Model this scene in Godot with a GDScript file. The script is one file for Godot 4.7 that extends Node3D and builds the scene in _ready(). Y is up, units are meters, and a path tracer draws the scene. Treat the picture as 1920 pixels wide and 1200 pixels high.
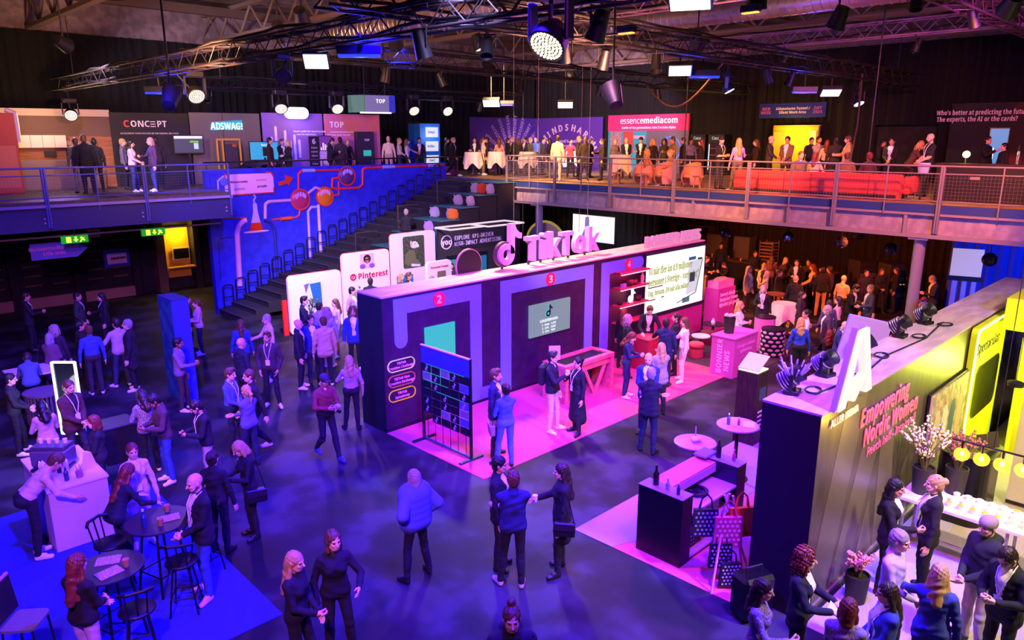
extends Node3D
# A trade-fair hall seen from its gallery: camera, air, then the building, booths, people and small things.


func _ready() -> void:
	var cam := Camera3D.new()
	cam.name = "camera"
	add_child(cam)
	cam.position = Vector3(0, 6.2, 0)
	cam.rotation = Vector3(deg_to_rad(-13.92), deg_to_rad(-44.5), 0)
	cam.fov = 47.0
	cam.near = 0.1
	cam.far = 120.0
	var we := WorldEnvironment.new()
	we.name = "surroundings"
	var env := Environment.new()
	env.background_mode = Environment.BG_COLOR
	env.background_color = Color(0, 0, 0)
	env.tonemap_mode = Environment.TONE_MAPPER_LINEAR
	env.tonemap_exposure = 1.0
	env.sdfgi_enabled = true
	env.ssao_enabled = true
	env.ssil_enabled = true
	we.environment = env
	add_child(we)
	added_lights()
	building()
	galleries()
	stairs_and_mural()
	gallery_signs()
	rig()
	tiktok_booth()
	pinterest_booth()
	bonnier_booth()
	aller_booth()
	purple_booth()
	coffee_corner()
	far_bar()
	gallery_furniture()
	crowd()
# ---------------------------------------------------------------- helpers
# venue axes: x runs along the long booth walls, z is minus the distance b across them; V() takes (x, height, b)
func V(a: float, y: float, b: float) -> Vector3:
	return Vector3(a, y, -b)


var M := {}
var MC := {}
var taken := {}
var carpets := []


func mat(hex: String, rough := 0.7, metal := 0.0, glow := 0.0) -> StandardMaterial3D:
	var key := "%s|%.2f|%.2f|%.2f" % [hex, rough, metal, glow]
	if M.has(key):
		return M[key]
	var s := StandardMaterial3D.new()
	s.albedo_color = Color.html(hex)
	s.roughness = rough
	s.metallic = metal
	if glow > 0.0:
		s.albedo_color = Color.html(hex) * 0.3
		s.albedo_color.a = 1.0
		s.emission_enabled = true
		s.emission = Color.html(hex)
		s.emission_energy_multiplier = glow
	M[key] = s
	return s


func noisy(key: String, h1: String, h2: String, freq: float, rough := 0.8, tile := 1.0, stretch := Vector3.ONE, bump := 0.0, h3 := "") -> StandardMaterial3D:
	if M.has(key):
		return M[key]
	var n := FastNoiseLite.new()
	n.seed = hash(key) % 1000
	n.noise_type = FastNoiseLite.TYPE_SIMPLEX_SMOOTH
	n.frequency = freq
	n.fractal_octaves = 4
	var g := Gradient.new()
	g.set_color(0, Color.html(h1))
	g.set_color(1, Color.html(h2))
	g.set_offset(0, 0.3)
	g.set_offset(1, 0.7)
	if h3 != "":
		g.add_point(0.5, Color.html(h3))
	var t := NoiseTexture2D.new()
	t.width = 256
	t.height = 256
	t.seamless = true
	t.noise = n
	t.color_ramp = g
	var s := StandardMaterial3D.new()
	s.albedo_texture = t
	s.roughness = rough
	s.uv1_triplanar = true
	s.uv1_world_triplanar = true
	s.uv1_scale = stretch / tile
	if bump > 0.0:
		s.heightmap_enabled = true
		s.heightmap_texture = t
		s.heightmap_scale = bump
	M[key] = s
	return s


func glass(hex: String, alpha := 0.15) -> StandardMaterial3D:
	var key := "glass" + hex + str(alpha)
	if not M.has(key):
		var s := StandardMaterial3D.new()
		s.albedo_color = Color(Color.html(hex), alpha)
		s.transparency = BaseMaterial3D.TRANSPARENCY_ALPHA
		s.roughness = 0.05
		M[key] = s
	return M[key]


class MB:
	var v := PackedVector3Array()
	var n := PackedVector3Array()
	var ix := PackedInt32Array()

	func tri(a: Vector3, b: Vector3, c: Vector3, na: Vector3, nb: Vector3, nc: Vector3) -> void:
		var s := v.size()
		v.append(a); v.append(b); v.append(c)
		n.append(na); n.append(nb); n.append(nc)
		ix.append(s)
		if (b - a).cross(c - a).dot(na + nb + nc) > 0.0:
			ix.append(s + 2); ix.append(s + 1)
		else:
			ix.append(s + 1); ix.append(s + 2)

	func quad(a: Vector3, b: Vector3, c: Vector3, d: Vector3, na: Vector3, nb := Vector3.ZERO, nc := Vector3.ZERO, nd := Vector3.ZERO) -> void:
		if nb == Vector3.ZERO:
			nb = na; nc = na; nd = na
		var s := v.size()
		v.append(a); v.append(b); v.append(c); v.append(d)
		n.append(na); n.append(nb); n.append(nc); n.append(nd)
		if (c - a).cross(d - b).dot(na + nb + nc + nd) > 0.0:
			for k in [0, 2, 1, 0, 3, 2]: ix.append(s + k)
		else:
			for k in [0, 1, 2, 0, 2, 3]: ix.append(s + k)

	func box(c: Vector3, size: Vector3, ch := 0.0, bs := Basis.IDENTITY) -> MB:
		var h := size * 0.5
		ch = minf(ch, minf(h.x, minf(h.y, h.z)) * 0.6)
		var ax := [Vector3.RIGHT, Vector3.UP, Vector3.BACK]
		var i := h - Vector3.ONE * ch
		for k in 3:
			var u: Vector3 = ax[(k + 1) % 3]
			var w: Vector3 = ax[(k + 2) % 3]
			var iu: float = i[(k + 1) % 3]
			var iw: float = i[(k + 2) % 3]
			for s: float in [-1.0, 1.0]:
				var o: Vector3 = ax[k] * h[k] * s
				quad(c + bs * (o - u * iu - w * iw), c + bs * (o + u * iu - w * iw), c + bs * (o + u * iu + w * iw), c + bs * (o - u * iu + w * iw), bs * ax[k] * s)
		if ch > 0.0:
			for k in 3:
				var u: Vector3 = ax[(k + 1) % 3]
				var w: Vector3 = ax[(k + 2) % 3]
				for su: float in [-1.0, 1.0]:
					for sw: float in [-1.0, 1.0]:
						var p1: Vector3 = u * su * h[(k + 1) % 3] + w * sw * i[(k + 2) % 3]
						var p2: Vector3 = u * su * i[(k + 1) % 3] + w * sw * h[(k + 2) % 3]
						var e: Vector3 = ax[k] * i[k]
						quad(c + bs * (p1 - e), c + bs * (p1 + e), c + bs * (p2 + e), c + bs * (p2 - e), bs * (u * su + w * sw).normalized())
			for sx: float in [-1.0, 1.0]:
				for sy: float in [-1.0, 1.0]:
					for sz: float in [-1.0, 1.0]:
						var q := Vector3(sx, sy, sz)
						var nn: Vector3 = bs * q.normalized()
						tri(c + bs * (q * Vector3(h.x, i.y, i.z)), c + bs * (q * Vector3(i.x, h.y, i.z)), c + bs * (q * Vector3(i.x, i.y, h.z)), nn, nn, nn)
		return self

	func bar(p: Vector3, q: Vector3, r0: float, r1 := -1.0, seg := 8, caps := true) -> MB:
		if r1 < 0.0: r1 = r0
		var d := (q - p)
		var l := d.length()
		if l < 0.00001: return self
		d /= l
		var u := d.cross(Vector3.UP if absf(d.y) < 0.9 else Vector3.RIGHT).normalized()
		var w := d.cross(u)
		var sl := (r0 - r1) / l
		for k in seg:
			var a0 := TAU * k / seg
			var a1 := TAU * (k + 1) / seg
			var e0 := u * cos(a0) + w * sin(a0)
			var e1 := u * cos(a1) + w * sin(a1)
			var n0 := (e0 + d * sl).normalized()
			var n1 := (e1 + d * sl).normalized()
			quad(p + e0 * r0, p + e1 * r0, q + e1 * r1, q + e0 * r1, n0, n1, n1, n0)
			if caps:
				if r0 > 0.0: tri(p, p + e0 * r0, p + e1 * r0, -d, -d, -d)
				if r1 > 0.0: tri(q, q + e0 * r1, q + e1 * r1, d, d, d)
		return self

	func path(pts: Array, r: float, seg := 6) -> MB:
		for k in pts.size() - 1:
			bar(pts[k], pts[k + 1], r, r, seg, k == 0 or k == pts.size() - 2)
			if k > 0: ball(pts[k], Vector3.ONE * r, seg, maxi(3, seg / 2))
		return self

	func lathe(prof: Array, seg := 24, at := Vector3.ZERO, smooth := false, bs := Basis.IDENTITY) -> MB:
		var cnt := prof.size()
		var ns := []
		for k in cnt - 1:
			var t: Vector2 = prof[k + 1] - prof[k]
			ns.append(Vector2(t.y, -t.x).normalized())
		for k in cnt - 1:
			var pa: Vector2 = prof[k]
			var pb: Vector2 = prof[k + 1]
			var na: Vector2 = ns[k]
			var nb: Vector2 = ns[k]
			if smooth:
				if k > 0: na = (ns[k] + ns[k - 1]).normalized()
				if k < cnt - 2: nb = (ns[k] + ns[k + 1]).normalized()
			for j in seg:
				var a0 := TAU * j / seg
				var a1 := TAU * (j + 1) / seg
				var c0 := Vector3(cos(a0), 0, sin(a0))
				var c1 := Vector3(cos(a1), 0, sin(a1))
				var q := [c0 * pa.x + Vector3.UP * pa.y, c1 * pa.x + Vector3.UP * pa.y, c1 * pb.x + Vector3.UP * pb.y, c0 * pb.x + Vector3.UP * pb.y]
				quad(at + bs * q[0], at + bs * q[1], at + bs * q[2], at + bs * q[3], bs * (c0 * na.x + Vector3.UP * na.y), bs * (c1 * na.x + Vector3.UP * na.y), bs * (c1 * nb.x + Vector3.UP * nb.y), bs * (c0 * nb.x + Vector3.UP * nb.y))
		return self

	func ball(c: Vector3, r: Vector3, seg := 12, rings := 8, bs := Basis.IDENTITY) -> MB:
		for i in rings:
			var t0 := PI * i / rings
			var t1 := PI * (i + 1) / rings
			for j in seg:
				var a0 := TAU * j / seg
				var a1 := TAU * (j + 1) / seg
				var e := [Vector3(sin(t0) * cos(a0), cos(t0), sin(t0) * sin(a0)), Vector3(sin(t0) * cos(a1), cos(t0), sin(t0) * sin(a1)), Vector3(sin(t1) * cos(a1), cos(t1), sin(t1) * sin(a1)), Vector3(sin(t1) * cos(a0), cos(t1), sin(t1) * sin(a0))]
				quad(c + bs * (e[0] * r), c + bs * (e[1] * r), c + bs * (e[2] * r), c + bs * (e[3] * r), bs * (e[0] / r).normalized(), bs * (e[1] / r).normalized(), bs * (e[2] / r).normalized(), bs * (e[3] / r).normalized())
		return self

	# a flat outline in x and y, extruded along z from 0 to depth, placed by xf
	func prism(poly: PackedVector2Array, depth: float, xf := Transform3D.IDENTITY) -> MB:
		var t := Geometry2D.triangulate_polygon(poly)
		var f := (xf.basis * Vector3.BACK).normalized()
		for k in range(0, t.size(), 3):
			var p := [poly[t[k]], poly[t[k + 1]], poly[t[k + 2]]]
			tri(xf * Vector3(p[0].x, p[0].y, depth), xf * Vector3(p[1].x, p[1].y, depth), xf * Vector3(p[2].x, p[2].y, depth), f, f, f)
			tri(xf * Vector3(p[0].x, p[0].y, 0), xf * Vector3(p[1].x, p[1].y, 0), xf * Vector3(p[2].x, p[2].y, 0), -f, -f, -f)
		var area := 0.0
		for k in poly.size():
			area += poly[k].cross(poly[(k + 1) % poly.size()])
		var sg := 1.0 if area > 0.0 else -1.0
		for k in poly.size():
			var a := poly[k]
			var b := poly[(k + 1) % poly.size()]
			var nn := (xf.basis * Vector3((b - a).y, -(b - a).x, 0)).normalized() * sg
			quad(xf * Vector3(a.x, a.y, 0), xf * Vector3(b.x, b.y, 0), xf * Vector3(b.x, b.y, depth), xf * Vector3(a.x, a.y, depth), nn)
		return self

	# a ring between two outlines of the same count (a frame with a hole), extruded
	func ring(o: PackedVector2Array, i: PackedVector2Array, depth: float, xf := Transform3D.IDENTITY) -> MB:
		var f := (xf.basis * Vector3.BACK).normalized()
		for k in o.size():
			var l := (k + 1) % o.size()
			quad(xf * Vector3(o[k].x, o[k].y, depth), xf * Vector3(o[l].x, o[l].y, depth), xf * Vector3(i[l].x, i[l].y, depth), xf * Vector3(i[k].x, i[k].y, depth), f)
			quad(xf * Vector3(o[k].x, o[k].y, 0), xf * Vector3(o[l].x, o[l].y, 0), xf * Vector3(i[l].x, i[l].y, 0), xf * Vector3(i[k].x, i[k].y, 0), -f)
			for w in [[o, 1.0], [i, -1.0]]:
				var a: Vector2 = w[0][k]
				var b: Vector2 = w[0][l]
				if a.distance_to(b) < 0.00001: continue
				var m := (a + b) * 0.5
				var nn := Vector2((b - a).y, -(b - a).x)
				var cen := Vector2.ZERO
				for q in o: cen += q
				cen /= o.size()
				if nn.dot(m - cen) * float(w[1]) < 0.0: nn = -nn
				quad(xf * Vector3(a.x, a.y, 0), xf * Vector3(b.x, b.y, 0), xf * Vector3(b.x, b.y, depth), xf * Vector3(a.x, a.y, depth), (xf.basis * Vector3(nn.x, nn.y, 0)).normalized())
		return self

	func done() -> ArrayMesh:
		var m := ArrayMesh.new()
		if v.size() == 0: return m
		var arr := []
		arr.resize(Mesh.ARRAY_MAX)
		arr[Mesh.ARRAY_VERTEX] = v
		arr[Mesh.ARRAY_NORMAL] = n
		arr[Mesh.ARRAY_INDEX] = ix
		m.add_surface_from_arrays(Mesh.PRIMITIVE_TRIANGLES, arr)
		return m


func rrect(w: float, h: float, r: float, c := Vector2.ZERO, seg := 5) -> PackedVector2Array:
	var p := PackedVector2Array()
	for k in 4:
		var cc: Vector2 = c + Vector2([1, -1, -1, 1][k] * (w / 2 - r), [1, 1, -1, -1][k] * (h / 2 - r))
		for j in seg + 1:
			var a: float = PI / 2 * k + PI / 2 * j / seg
			p.append(cc + Vector2(cos(a), sin(a)) * r)
	return p


func circ(r: float, seg := 24, c := Vector2.ZERO) -> PackedVector2Array:
	var p := PackedVector2Array()
	for k in seg:
		p.append(c + Vector2(cos(TAU * k / seg), sin(TAU * k / seg)) * r)
	return p


func numbered(called: String) -> String:
	taken[called] = taken.get(called, -1) + 1
	return called if taken[called] == 0 else "%s_%03d" % [called, taken[called]]


func tag(o: Node3D, label: String, category: String, group := "") -> Node3D:
	o.set_meta("label", label)
	o.set_meta("category", category)
	if group != "":
		o.set_meta("group", group)
	return o


func thing(called: String, label: String, category: String, at := Vector3.ZERO, turn := 0.0, group := "") -> Node3D:
	var o := Node3D.new()
	o.name = numbered(called)
	add_child(o)
	o.position = at
	if at.y == 0.0 and category == "person":
		for c in carpets:
			if Geometry2D.is_point_in_polygon(Vector2(at.x, -at.z), c):
				o.position.y = 0.012
	o.rotation.y = turn
	return tag(o, label, category, group)


func part(parent: Node, called: String, m: Mesh, material: Material, xf := Transform3D.IDENTITY) -> MeshInstance3D:
	var o := MeshInstance3D.new()
	o.name = called
	o.mesh = m
	o.transform = xf
	o.set_surface_override_material(0, material)
	parent.add_child(o, true)
	return o


func single(called: String, m: Mesh, material: Material, label: String, category: String, xf := Transform3D.IDENTITY, group := "") -> MeshInstance3D:
	var o := part(self, numbered(called), m, material, xf)
	tag(o, label, category, group)
	return o


func struct(called: String, m: Mesh, material: Material, xf := Transform3D.IDENTITY) -> MeshInstance3D:
	var o := part(self, numbered(called), m, material, xf)
	o.set_meta("kind", "structure")
	return o


func boxm(size: Vector3, ch := 0.004) -> ArrayMesh:
	var key := "box%.4v|%.4f" % [size, ch]
	if not MC.has(key):
		MC[key] = MB.new().box(Vector3.ZERO, size, ch).done()
	return MC[key]


func bp(parent: Node, called: String, c: Vector3, size: Vector3, material: Material, ch := 0.004, bs := Basis.IDENTITY) -> MeshInstance3D:
	return part(parent, called, boxm(size, ch), material, Transform3D(bs, c))


func stuff(o: Node) -> void:
	o.set_meta("kind", "stuff")


var fonts := {}


func text_mesh(s: String, h: float, depth := 0.01, face := "Droid Sans", bold := true, align := 1) -> TextMesh:
	var key := "%s|%.3f|%.3f|%s|%s|%d" % [s, h, depth, face, bold, align]
	if MC.has(key):
		return MC[key]
	var fk := face + str(bold)
	if not fonts.has(fk):
		var f := SystemFont.new()
		f.font_names = PackedStringArray([face])
		f.font_weight = 700 if bold else 400
		fonts[fk] = f
	var t := TextMesh.new()
	t.text = s
	t.font = fonts[fk]
	t.font_size = 32
	t.pixel_size = h / 23.0
	t.depth = depth
	t.curve_step = 3.0
	t.horizontal_alignment = [HORIZONTAL_ALIGNMENT_LEFT, HORIZONTAL_ALIGNMENT_CENTER, HORIZONTAL_ALIGNMENT_RIGHT][align]
	MC[key] = t
	return t


func words(parent: Node, called: String, s: String, h: float, at: Vector3, material: Material, turn := 0.0, depth := 0.012, bold := true, align := 1, face := "Droid Sans", squeeze := 1.0) -> MeshInstance3D:
	return part(parent, called, text_mesh(s, h, depth, face, bold, align), material, Transform3D(Basis(Vector3.UP, turn) * Basis.from_scale(Vector3(squeeze, 1, 1)), at))


func aim(from: Vector3, to: Vector3) -> Basis:
	var d := (to - from).normalized()
	return Basis.looking_at(d, Vector3.UP if absf(d.y) < 0.98 else Vector3.RIGHT)


func spot(parent: Node, at: Vector3, to: Vector3, hex: String, energy: float, angle: float, size := 0.12, soft := 0.5) -> void:
	var l := SpotLight3D.new()
	l.name = "beam"
	parent.add_child(l, true)
	l.global_transform = Transform3D(aim(at, to), at)
	l.light_color = Color.html(hex)
	l.light_energy = energy
	l.spot_angle = angle
	l.spot_angle_attenuation = soft
	l.spot_range = 60.0
	l.spot_attenuation = 2.0
	l.light_size = size
	l.shadow_enabled = true


func omni(parent: Node, at: Vector3, hex: String, energy: float, size := 0.1) -> void:
	var l := OmniLight3D.new()
	l.name = "glow"
	parent.add_child(l, true)
	l.global_position = at
	l.light_color = Color.html(hex)
	l.light_energy = energy
	l.omni_range = 40.0
	l.omni_attenuation = 2.0
	l.light_size = size
	l.shadow_enabled = true


func v3(x: float, y: float, z: float) -> Vector3:
	return Vector3(x, y, z)


func v2(x: float, y: float) -> Vector2:
	return Vector2(x, y)


func mb() -> MB:
	return MB.new()


func at3(p: Vector3) -> Transform3D:
	return Transform3D(Basis.IDENTITY, p)


# ---------------------------------------------------------------- people: distance fields meshed as surface nets
class Field:
	const TOP_REGION := 1
	var o: Vector3
	var c: float
	var nx: int
	var ny: int
	var nz: int
	var f := PackedFloat32Array()
	var best := PackedFloat32Array()
	var reg := PackedByteArray()

	func _init(lo: Vector3, hi: Vector3, cell: float) -> void:
		o = lo
		c = cell
		nx = int(ceil((hi.x - lo.x) / cell)) + 1
		ny = int(ceil((hi.y - lo.y) / cell)) + 1
		nz = int(ceil((hi.z - lo.z) / cell)) + 1
		f.resize(nx * ny * nz)
		f.fill(1.0)
		best = f.duplicate()
		reg.resize(nx * ny * nz)

	func cap(a: Vector3, b: Vector3, ra: float, rb: float, k: float, r: int, fold := 0.0) -> void:
		var pad := maxf(ra, rb) + k + 2.5 * c
		var lo := (a.min(b) - Vector3.ONE * pad - o) / c
		var hi := (a.max(b) + Vector3.ONE * pad - o) / c
		var ba := b - a
		var bb := maxf(ba.length_squared(), 0.0000001)
		var dr := rb - ra
		for y in range(maxi(0, int(lo.y)), mini(ny, int(hi.y) + 2)):
			for z in range(maxi(0, int(lo.z)), mini(nz, int(hi.z) + 2)):
				var at := (y * nz + z) * nx
				for x in range(maxi(0, int(lo.x)), mini(nx, int(hi.x) + 2)):
					var p := Vector3(o.x + x * c, o.y + y * c, o.z + z * c)
					var pa := p - a
					var h := clampf(pa.dot(ba) / bb, 0.0, 1.0)
					var d := (pa - ba * h).length() - ra - dr * h
					if fold > 0.0:
						d += fold * sin(p.y * 41.0 + p.x * 23.0 + sin(p.z * 31.0 + p.y * 17.0) * 1.7)
					var i := at + x
					if d < best[i]:
						best[i] = d
						reg[i] = r
					var g := f[i]
					var e := k - absf(g - d)
					f[i] = minf(g, d) - (e * e / k * 0.25 if e > 0.0 else 0.0)

	func ell(m: Vector3, rad: Vector3, k: float, r: int, noise := 0.0) -> void:
		var pad := rad + Vector3.ONE * (k + 2.5 * c + noise)
		var lo := (m - pad - o) / c
		var hi := (m + pad - o) / c
		var mr := minf(rad.x, minf(rad.y, rad.z))
		for y in range(maxi(0, int(lo.y)), mini(ny, int(hi.y) + 2)):
			for z in range(maxi(0, int(lo.z)), mini(nz, int(hi.z) + 2)):
				var at := (y * nz + z) * nx
				for x in range(maxi(0, int(lo.x)), mini(nx, int(hi.x) + 2)):
					var p := Vector3(o.x + x * c, o.y + y * c, o.z + z * c)
					var q := (p - m) / rad
					var ql := q.length()
					var d := (ql - 1.0) * mr if ql < 1.0 else (ql - 1.0) / ql * (p - m).length()
					if noise > 0.0:
						d += noise * (sin(p.x * 83.0 + sin(p.y * 47.0) * 2.0) * sin(p.y * 71.0 + p.z * 53.0) + 0.8 * sin(atan2(p.x, -p.z) * 22.0 + p.y * 30.0))
					var i := at + x
					if d < best[i]:
						best[i] = d
						reg[i] = r
					var g := f[i]
					var e := k - absf(g - d)
					f[i] = minf(g, d) - (e * e / k * 0.25 if e > 0.0 else 0.0)

	func carve(m: Vector3, rad: float) -> void:
		var pad := rad + 2.5 * c
		var lo := (m - Vector3.ONE * pad - o) / c
		var hi := (m + Vector3.ONE * pad - o) / c
		for y in range(maxi(0, int(lo.y)), mini(ny, int(hi.y) + 2)):
			for z in range(maxi(0, int(lo.z)), mini(nz, int(hi.z) + 2)):
				for x in range(maxi(0, int(lo.x)), mini(nx, int(hi.x) + 2)):
					var i := (y * nz + z) * nx + x
					f[i] = maxf(f[i], rad - (Vector3(o.x + x * c, o.y + y * c, o.z + z * c) - m).length())

	# returns {"v","n","q"}: q holds for each region a list of quads' corner numbers; dressed 1 or 2 shows the shirt at a closed or open collar
	func net(dressed := 0, inv := Transform3D.IDENTITY) -> Dictionary:
		var vi := PackedInt32Array()
		vi.resize(nx * ny * nz)
		vi.fill(-1)
		var v := PackedVector3Array()
		var nn := PackedVector3Array()
		var sy := nz * nx
		var off := [0, 1, nx, nx + 1, sy, sy + 1, sy + nx, sy + nx + 1]
		var lim := c * 2.0
		var quads := {}
		for y in ny - 1:
			for z in nz - 1:
				var at := y * sy + z * nx
				for x in nx - 1:
					var i := at + x
					if absf(f[i]) > lim:
						continue
					var s0 := f[i]
					var s1 := f[i + 1]
					var s2 := f[i + nx]
					var s3 := f[i + nx + 1]
					var s4 := f[i + sy]
					var s5 := f[i + sy + 1]
					var s6 := f[i + sy + nx]
					var s7 := f[i + sy + nx + 1]
					var ins := int(s0 < 0) + int(s1 < 0) + int(s2 < 0) + int(s3 < 0) + int(s4 < 0) + int(s5 < 0) + int(s6 < 0) + int(s7 < 0)
					if ins == 0 or ins == 8:
						continue
					var gx := (s1 + s3 + s5 + s7 - s0 - s2 - s4 - s6) * 0.25
					var gz := (s2 + s3 + s6 + s7 - s0 - s1 - s4 - s5) * 0.25
					var gy := (s4 + s5 + s6 + s7 - s0 - s1 - s2 - s3) * 0.25
					var g := Vector3(gx, gy, gz)
					var mean := (s0 + s1 + s2 + s3 + s4 + s5 + s6 + s7) * 0.125
					var gl := maxf(g.length_squared(), 0.000001)
					var step := (g * (-mean / gl)).clamp(Vector3.ONE * -0.5, Vector3.ONE * 0.5)
					vi[i] = v.size()
					v.append(o + (Vector3(x, y, z) + Vector3.ONE * 0.5 + step) * c)
					nn.append(g.normalized())
		for y in range(1, ny - 1):
			for z in range(1, nz - 1):
				var at := y * sy + z * nx
				for x in range(1, nx - 1):
					var i := at + x
					var a := f[i]
					if absf(a) > lim:
						continue
					for k in 3:
						var j: int = i + [1, nx, sy][k]
						var b := f[j]
						if (a < 0) == (b < 0):
							continue
						var u: int = [nx, sy, 1][k]
						var w: int = [sy, 1, nx][k]
						var q := [vi[i], vi[i - u], vi[i - u - w], vi[i - w]]
						if q[0] < 0 or q[1] < 0 or q[2] < 0 or q[3] < 0:
							continue
						var r: int = reg[i] if a < 0 else reg[j]
						if dressed > 0 and r == TOP_REGION:
							var at3 := inv * v[q[0]]
							if at3.z > 0.04 and at3.y > 1.0 and at3.y < 1.5:
								var half := (0.018 + maxf(0.0, at3.y - 1.08) * 0.17) if dressed == 2 else maxf(0.0, at3.y - 1.425) * 0.75
								if absf(at3.x) < half and absf(at3.x) < 0.09:
									r = 2
						if not quads.has(r):
							quads[r] = PackedInt32Array()
						var ql: PackedInt32Array = quads[r]
						if a > 0:
							ql.append_array(PackedInt32Array([q[0], q[2], q[1], q[0], q[3], q[2]]))
						else:
							ql.append_array(PackedInt32Array([q[0], q[1], q[2], q[0], q[2], q[3]]))
						quads[r] = ql
		return {"v": v, "n": nn, "q": quads}


# per-region vertex lists that several nets are added to
class Figure:
	var v := {}
	var n := {}
	var ix := {}

	func add(net: Dictionary, xf := Transform3D.IDENTITY, mirror := false) -> void:
		var bs := xf.basis
		for r in net.q:
			if not v.has(r):
				v[r] = PackedVector3Array()
				n[r] = PackedVector3Array()
				ix[r] = PackedInt32Array()
			var vv: PackedVector3Array = v[r]
			var vn: PackedVector3Array = n[r]
			var vx: PackedInt32Array = ix[r]
			var map := {}
			var src: PackedInt32Array = net.q[r]
			var sv: PackedVector3Array = net.v
			var sn: PackedVector3Array = net.n
			for t in range(0, src.size(), 3):
				for e: int in ([0, 2, 1] if mirror else [0, 1, 2]):
					var i := src[t + e]
					if not map.has(i):
						map[i] = vv.size()
						vv.append(xf * sv[i])
						vn.append((bs * sn[i]).normalized())
					vx.append(map[i])
			v[r] = vv
			n[r] = vn
			ix[r] = vx

	func done(regions: int) -> ArrayMesh:
		var m := ArrayMesh.new()
		for r in regions:
			if not v.has(r):
				continue
			var arr := []
			arr.resize(Mesh.ARRAY_MAX)
			arr[Mesh.ARRAY_VERTEX] = v[r]
			arr[Mesh.ARRAY_NORMAL] = n[r]
			arr[Mesh.ARRAY_INDEX] = ix[r]
			m.add_surface_from_arrays(Mesh.PRIMITIVE_TRIANGLES, arr)
			m.surface_set_name(m.get_surface_count() - 1, str(r))
		return m


enum {SKIN, TOP, INNER, PANTS, SHOES, EYES, JAW}
var nets := {}


func head_net(cell: float) -> Dictionary:
	var key := "head%.4f" % cell
	if nets.has(key):
		return nets[key]
	var F := Field.new(Vector3(-0.11, -0.2, -0.13), Vector3(0.11, 0.15, 0.15), cell)
	F.ell(Vector3(0, 0.028, -0.012), Vector3(0.075, 0.092, 0.096), 0.02, SKIN)
	F.ell(Vector3(0, -0.045, 0.024), Vector3(0.057, 0.072, 0.064), 0.03, SKIN)
	F.ell(Vector3(0, -0.088, 0.046), Vector3(0.034, 0.027, 0.034), 0.02, JAW)
	for s: float in [-1.0, 1.0]:
		F.cap(Vector3(0.052 * s, -0.045, -0.005), Vector3(0.03 * s, -0.088, 0.045), 0.019, 0.017, 0.02, JAW)
		F.ell(Vector3(0.033 * s, -0.03, 0.062), Vector3(0.022, 0.02, 0.018), 0.02, SKIN)
		F.ell(Vector3(0.077 * s, -0.008, -0.012), Vector3(0.011, 0.031, 0.02), 0.008, SKIN)
	F.cap(Vector3(0, -0.07, -0.02), Vector3(0, -0.2, -0.04), 0.052, 0.058, 0.03, SKIN)
	for s: float in [-1.0, 1.0]:
		F.carve(Vector3(0.032 * s, 0.002, 0.103), 0.019)
		F.cap(Vector3(0.012 * s, 0.022, 0.087), Vector3(0.046 * s, 0.022, 0.073), 0.007, 0.006, 0.012, SKIN)
		F.ell(Vector3(0.031 * s, 0.001, 0.072), Vector3(0.0125, 0.0065, 0.015), 0.003, EYES)
	F.cap(Vector3(0, 0.004, 0.088), Vector3(0, -0.032, 0.108), 0.009, 0.013, 0.012, SKIN)
	F.cap(Vector3(-0.019, -0.061, 0.081), Vector3(0.019, -0.061, 0.081), 0.008, 0.008, 0.006, JAW)
	nets[key] = F.net()
	return nets[key]


# wrist at the origin, fingers along -y, palm towards +z, thumb towards +x
func hand_net(shape: String, cell: float) -> Dictionary:
	var key := shape + "%.4f" % cell
	if nets.has(key):
		return nets[key]
	var F := Field.new(Vector3(-0.06, -0.21, -0.04), Vector3(0.09, 0.05, 0.11), cell)
	var curl: float = {"relaxed": 0.35, "grip": 1.15, "flat": 0.12}[shape]
	F.cap(Vector3(0, 0.03, 0), Vector3(0, -0.02, 0), 0.026, 0.025, 0.01, SKIN)
	for k in 4:
		var x := -0.03 + 0.02 * k
		var kn := Vector3(x, -0.09 + 0.004 * absf(k - 2), 0)
		F.cap(Vector3(x * 0.55, -0.015, 0), kn, 0.017, 0.013, 0.008, SKIN)
		var l: float = [0.055, 0.072, 0.08, 0.072][k]
		var p := kn
		var a := curl * 0.6
		for j in 3:
			var q: Vector3 = p + Vector3(0, -cos(a), sin(a)) * l * [0.45, 0.32, 0.25][j]
			F.cap(p, q, 0.0098 - 0.0008 * j, 0.009 - 0.0008 * j, 0.003, SKIN)
			p = q
			a += curl * 0.8
	var t0 := Vector3(0.018, -0.02, 0.006)
	var t1 := Vector3(0.045, -0.055, 0.02 + 0.012 * curl)
	var t2 := Vector3(0.05 - 0.012 * curl, -0.088, 0.03 + 0.03 * curl)
	F.cap(t0, t1, 0.015, 0.012, 0.008, SKIN)
	F.cap(t1, t2, 0.0115, 0.009, 0.003, SKIN)
	nets[key] = F.net()
	return nets[key]


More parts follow.
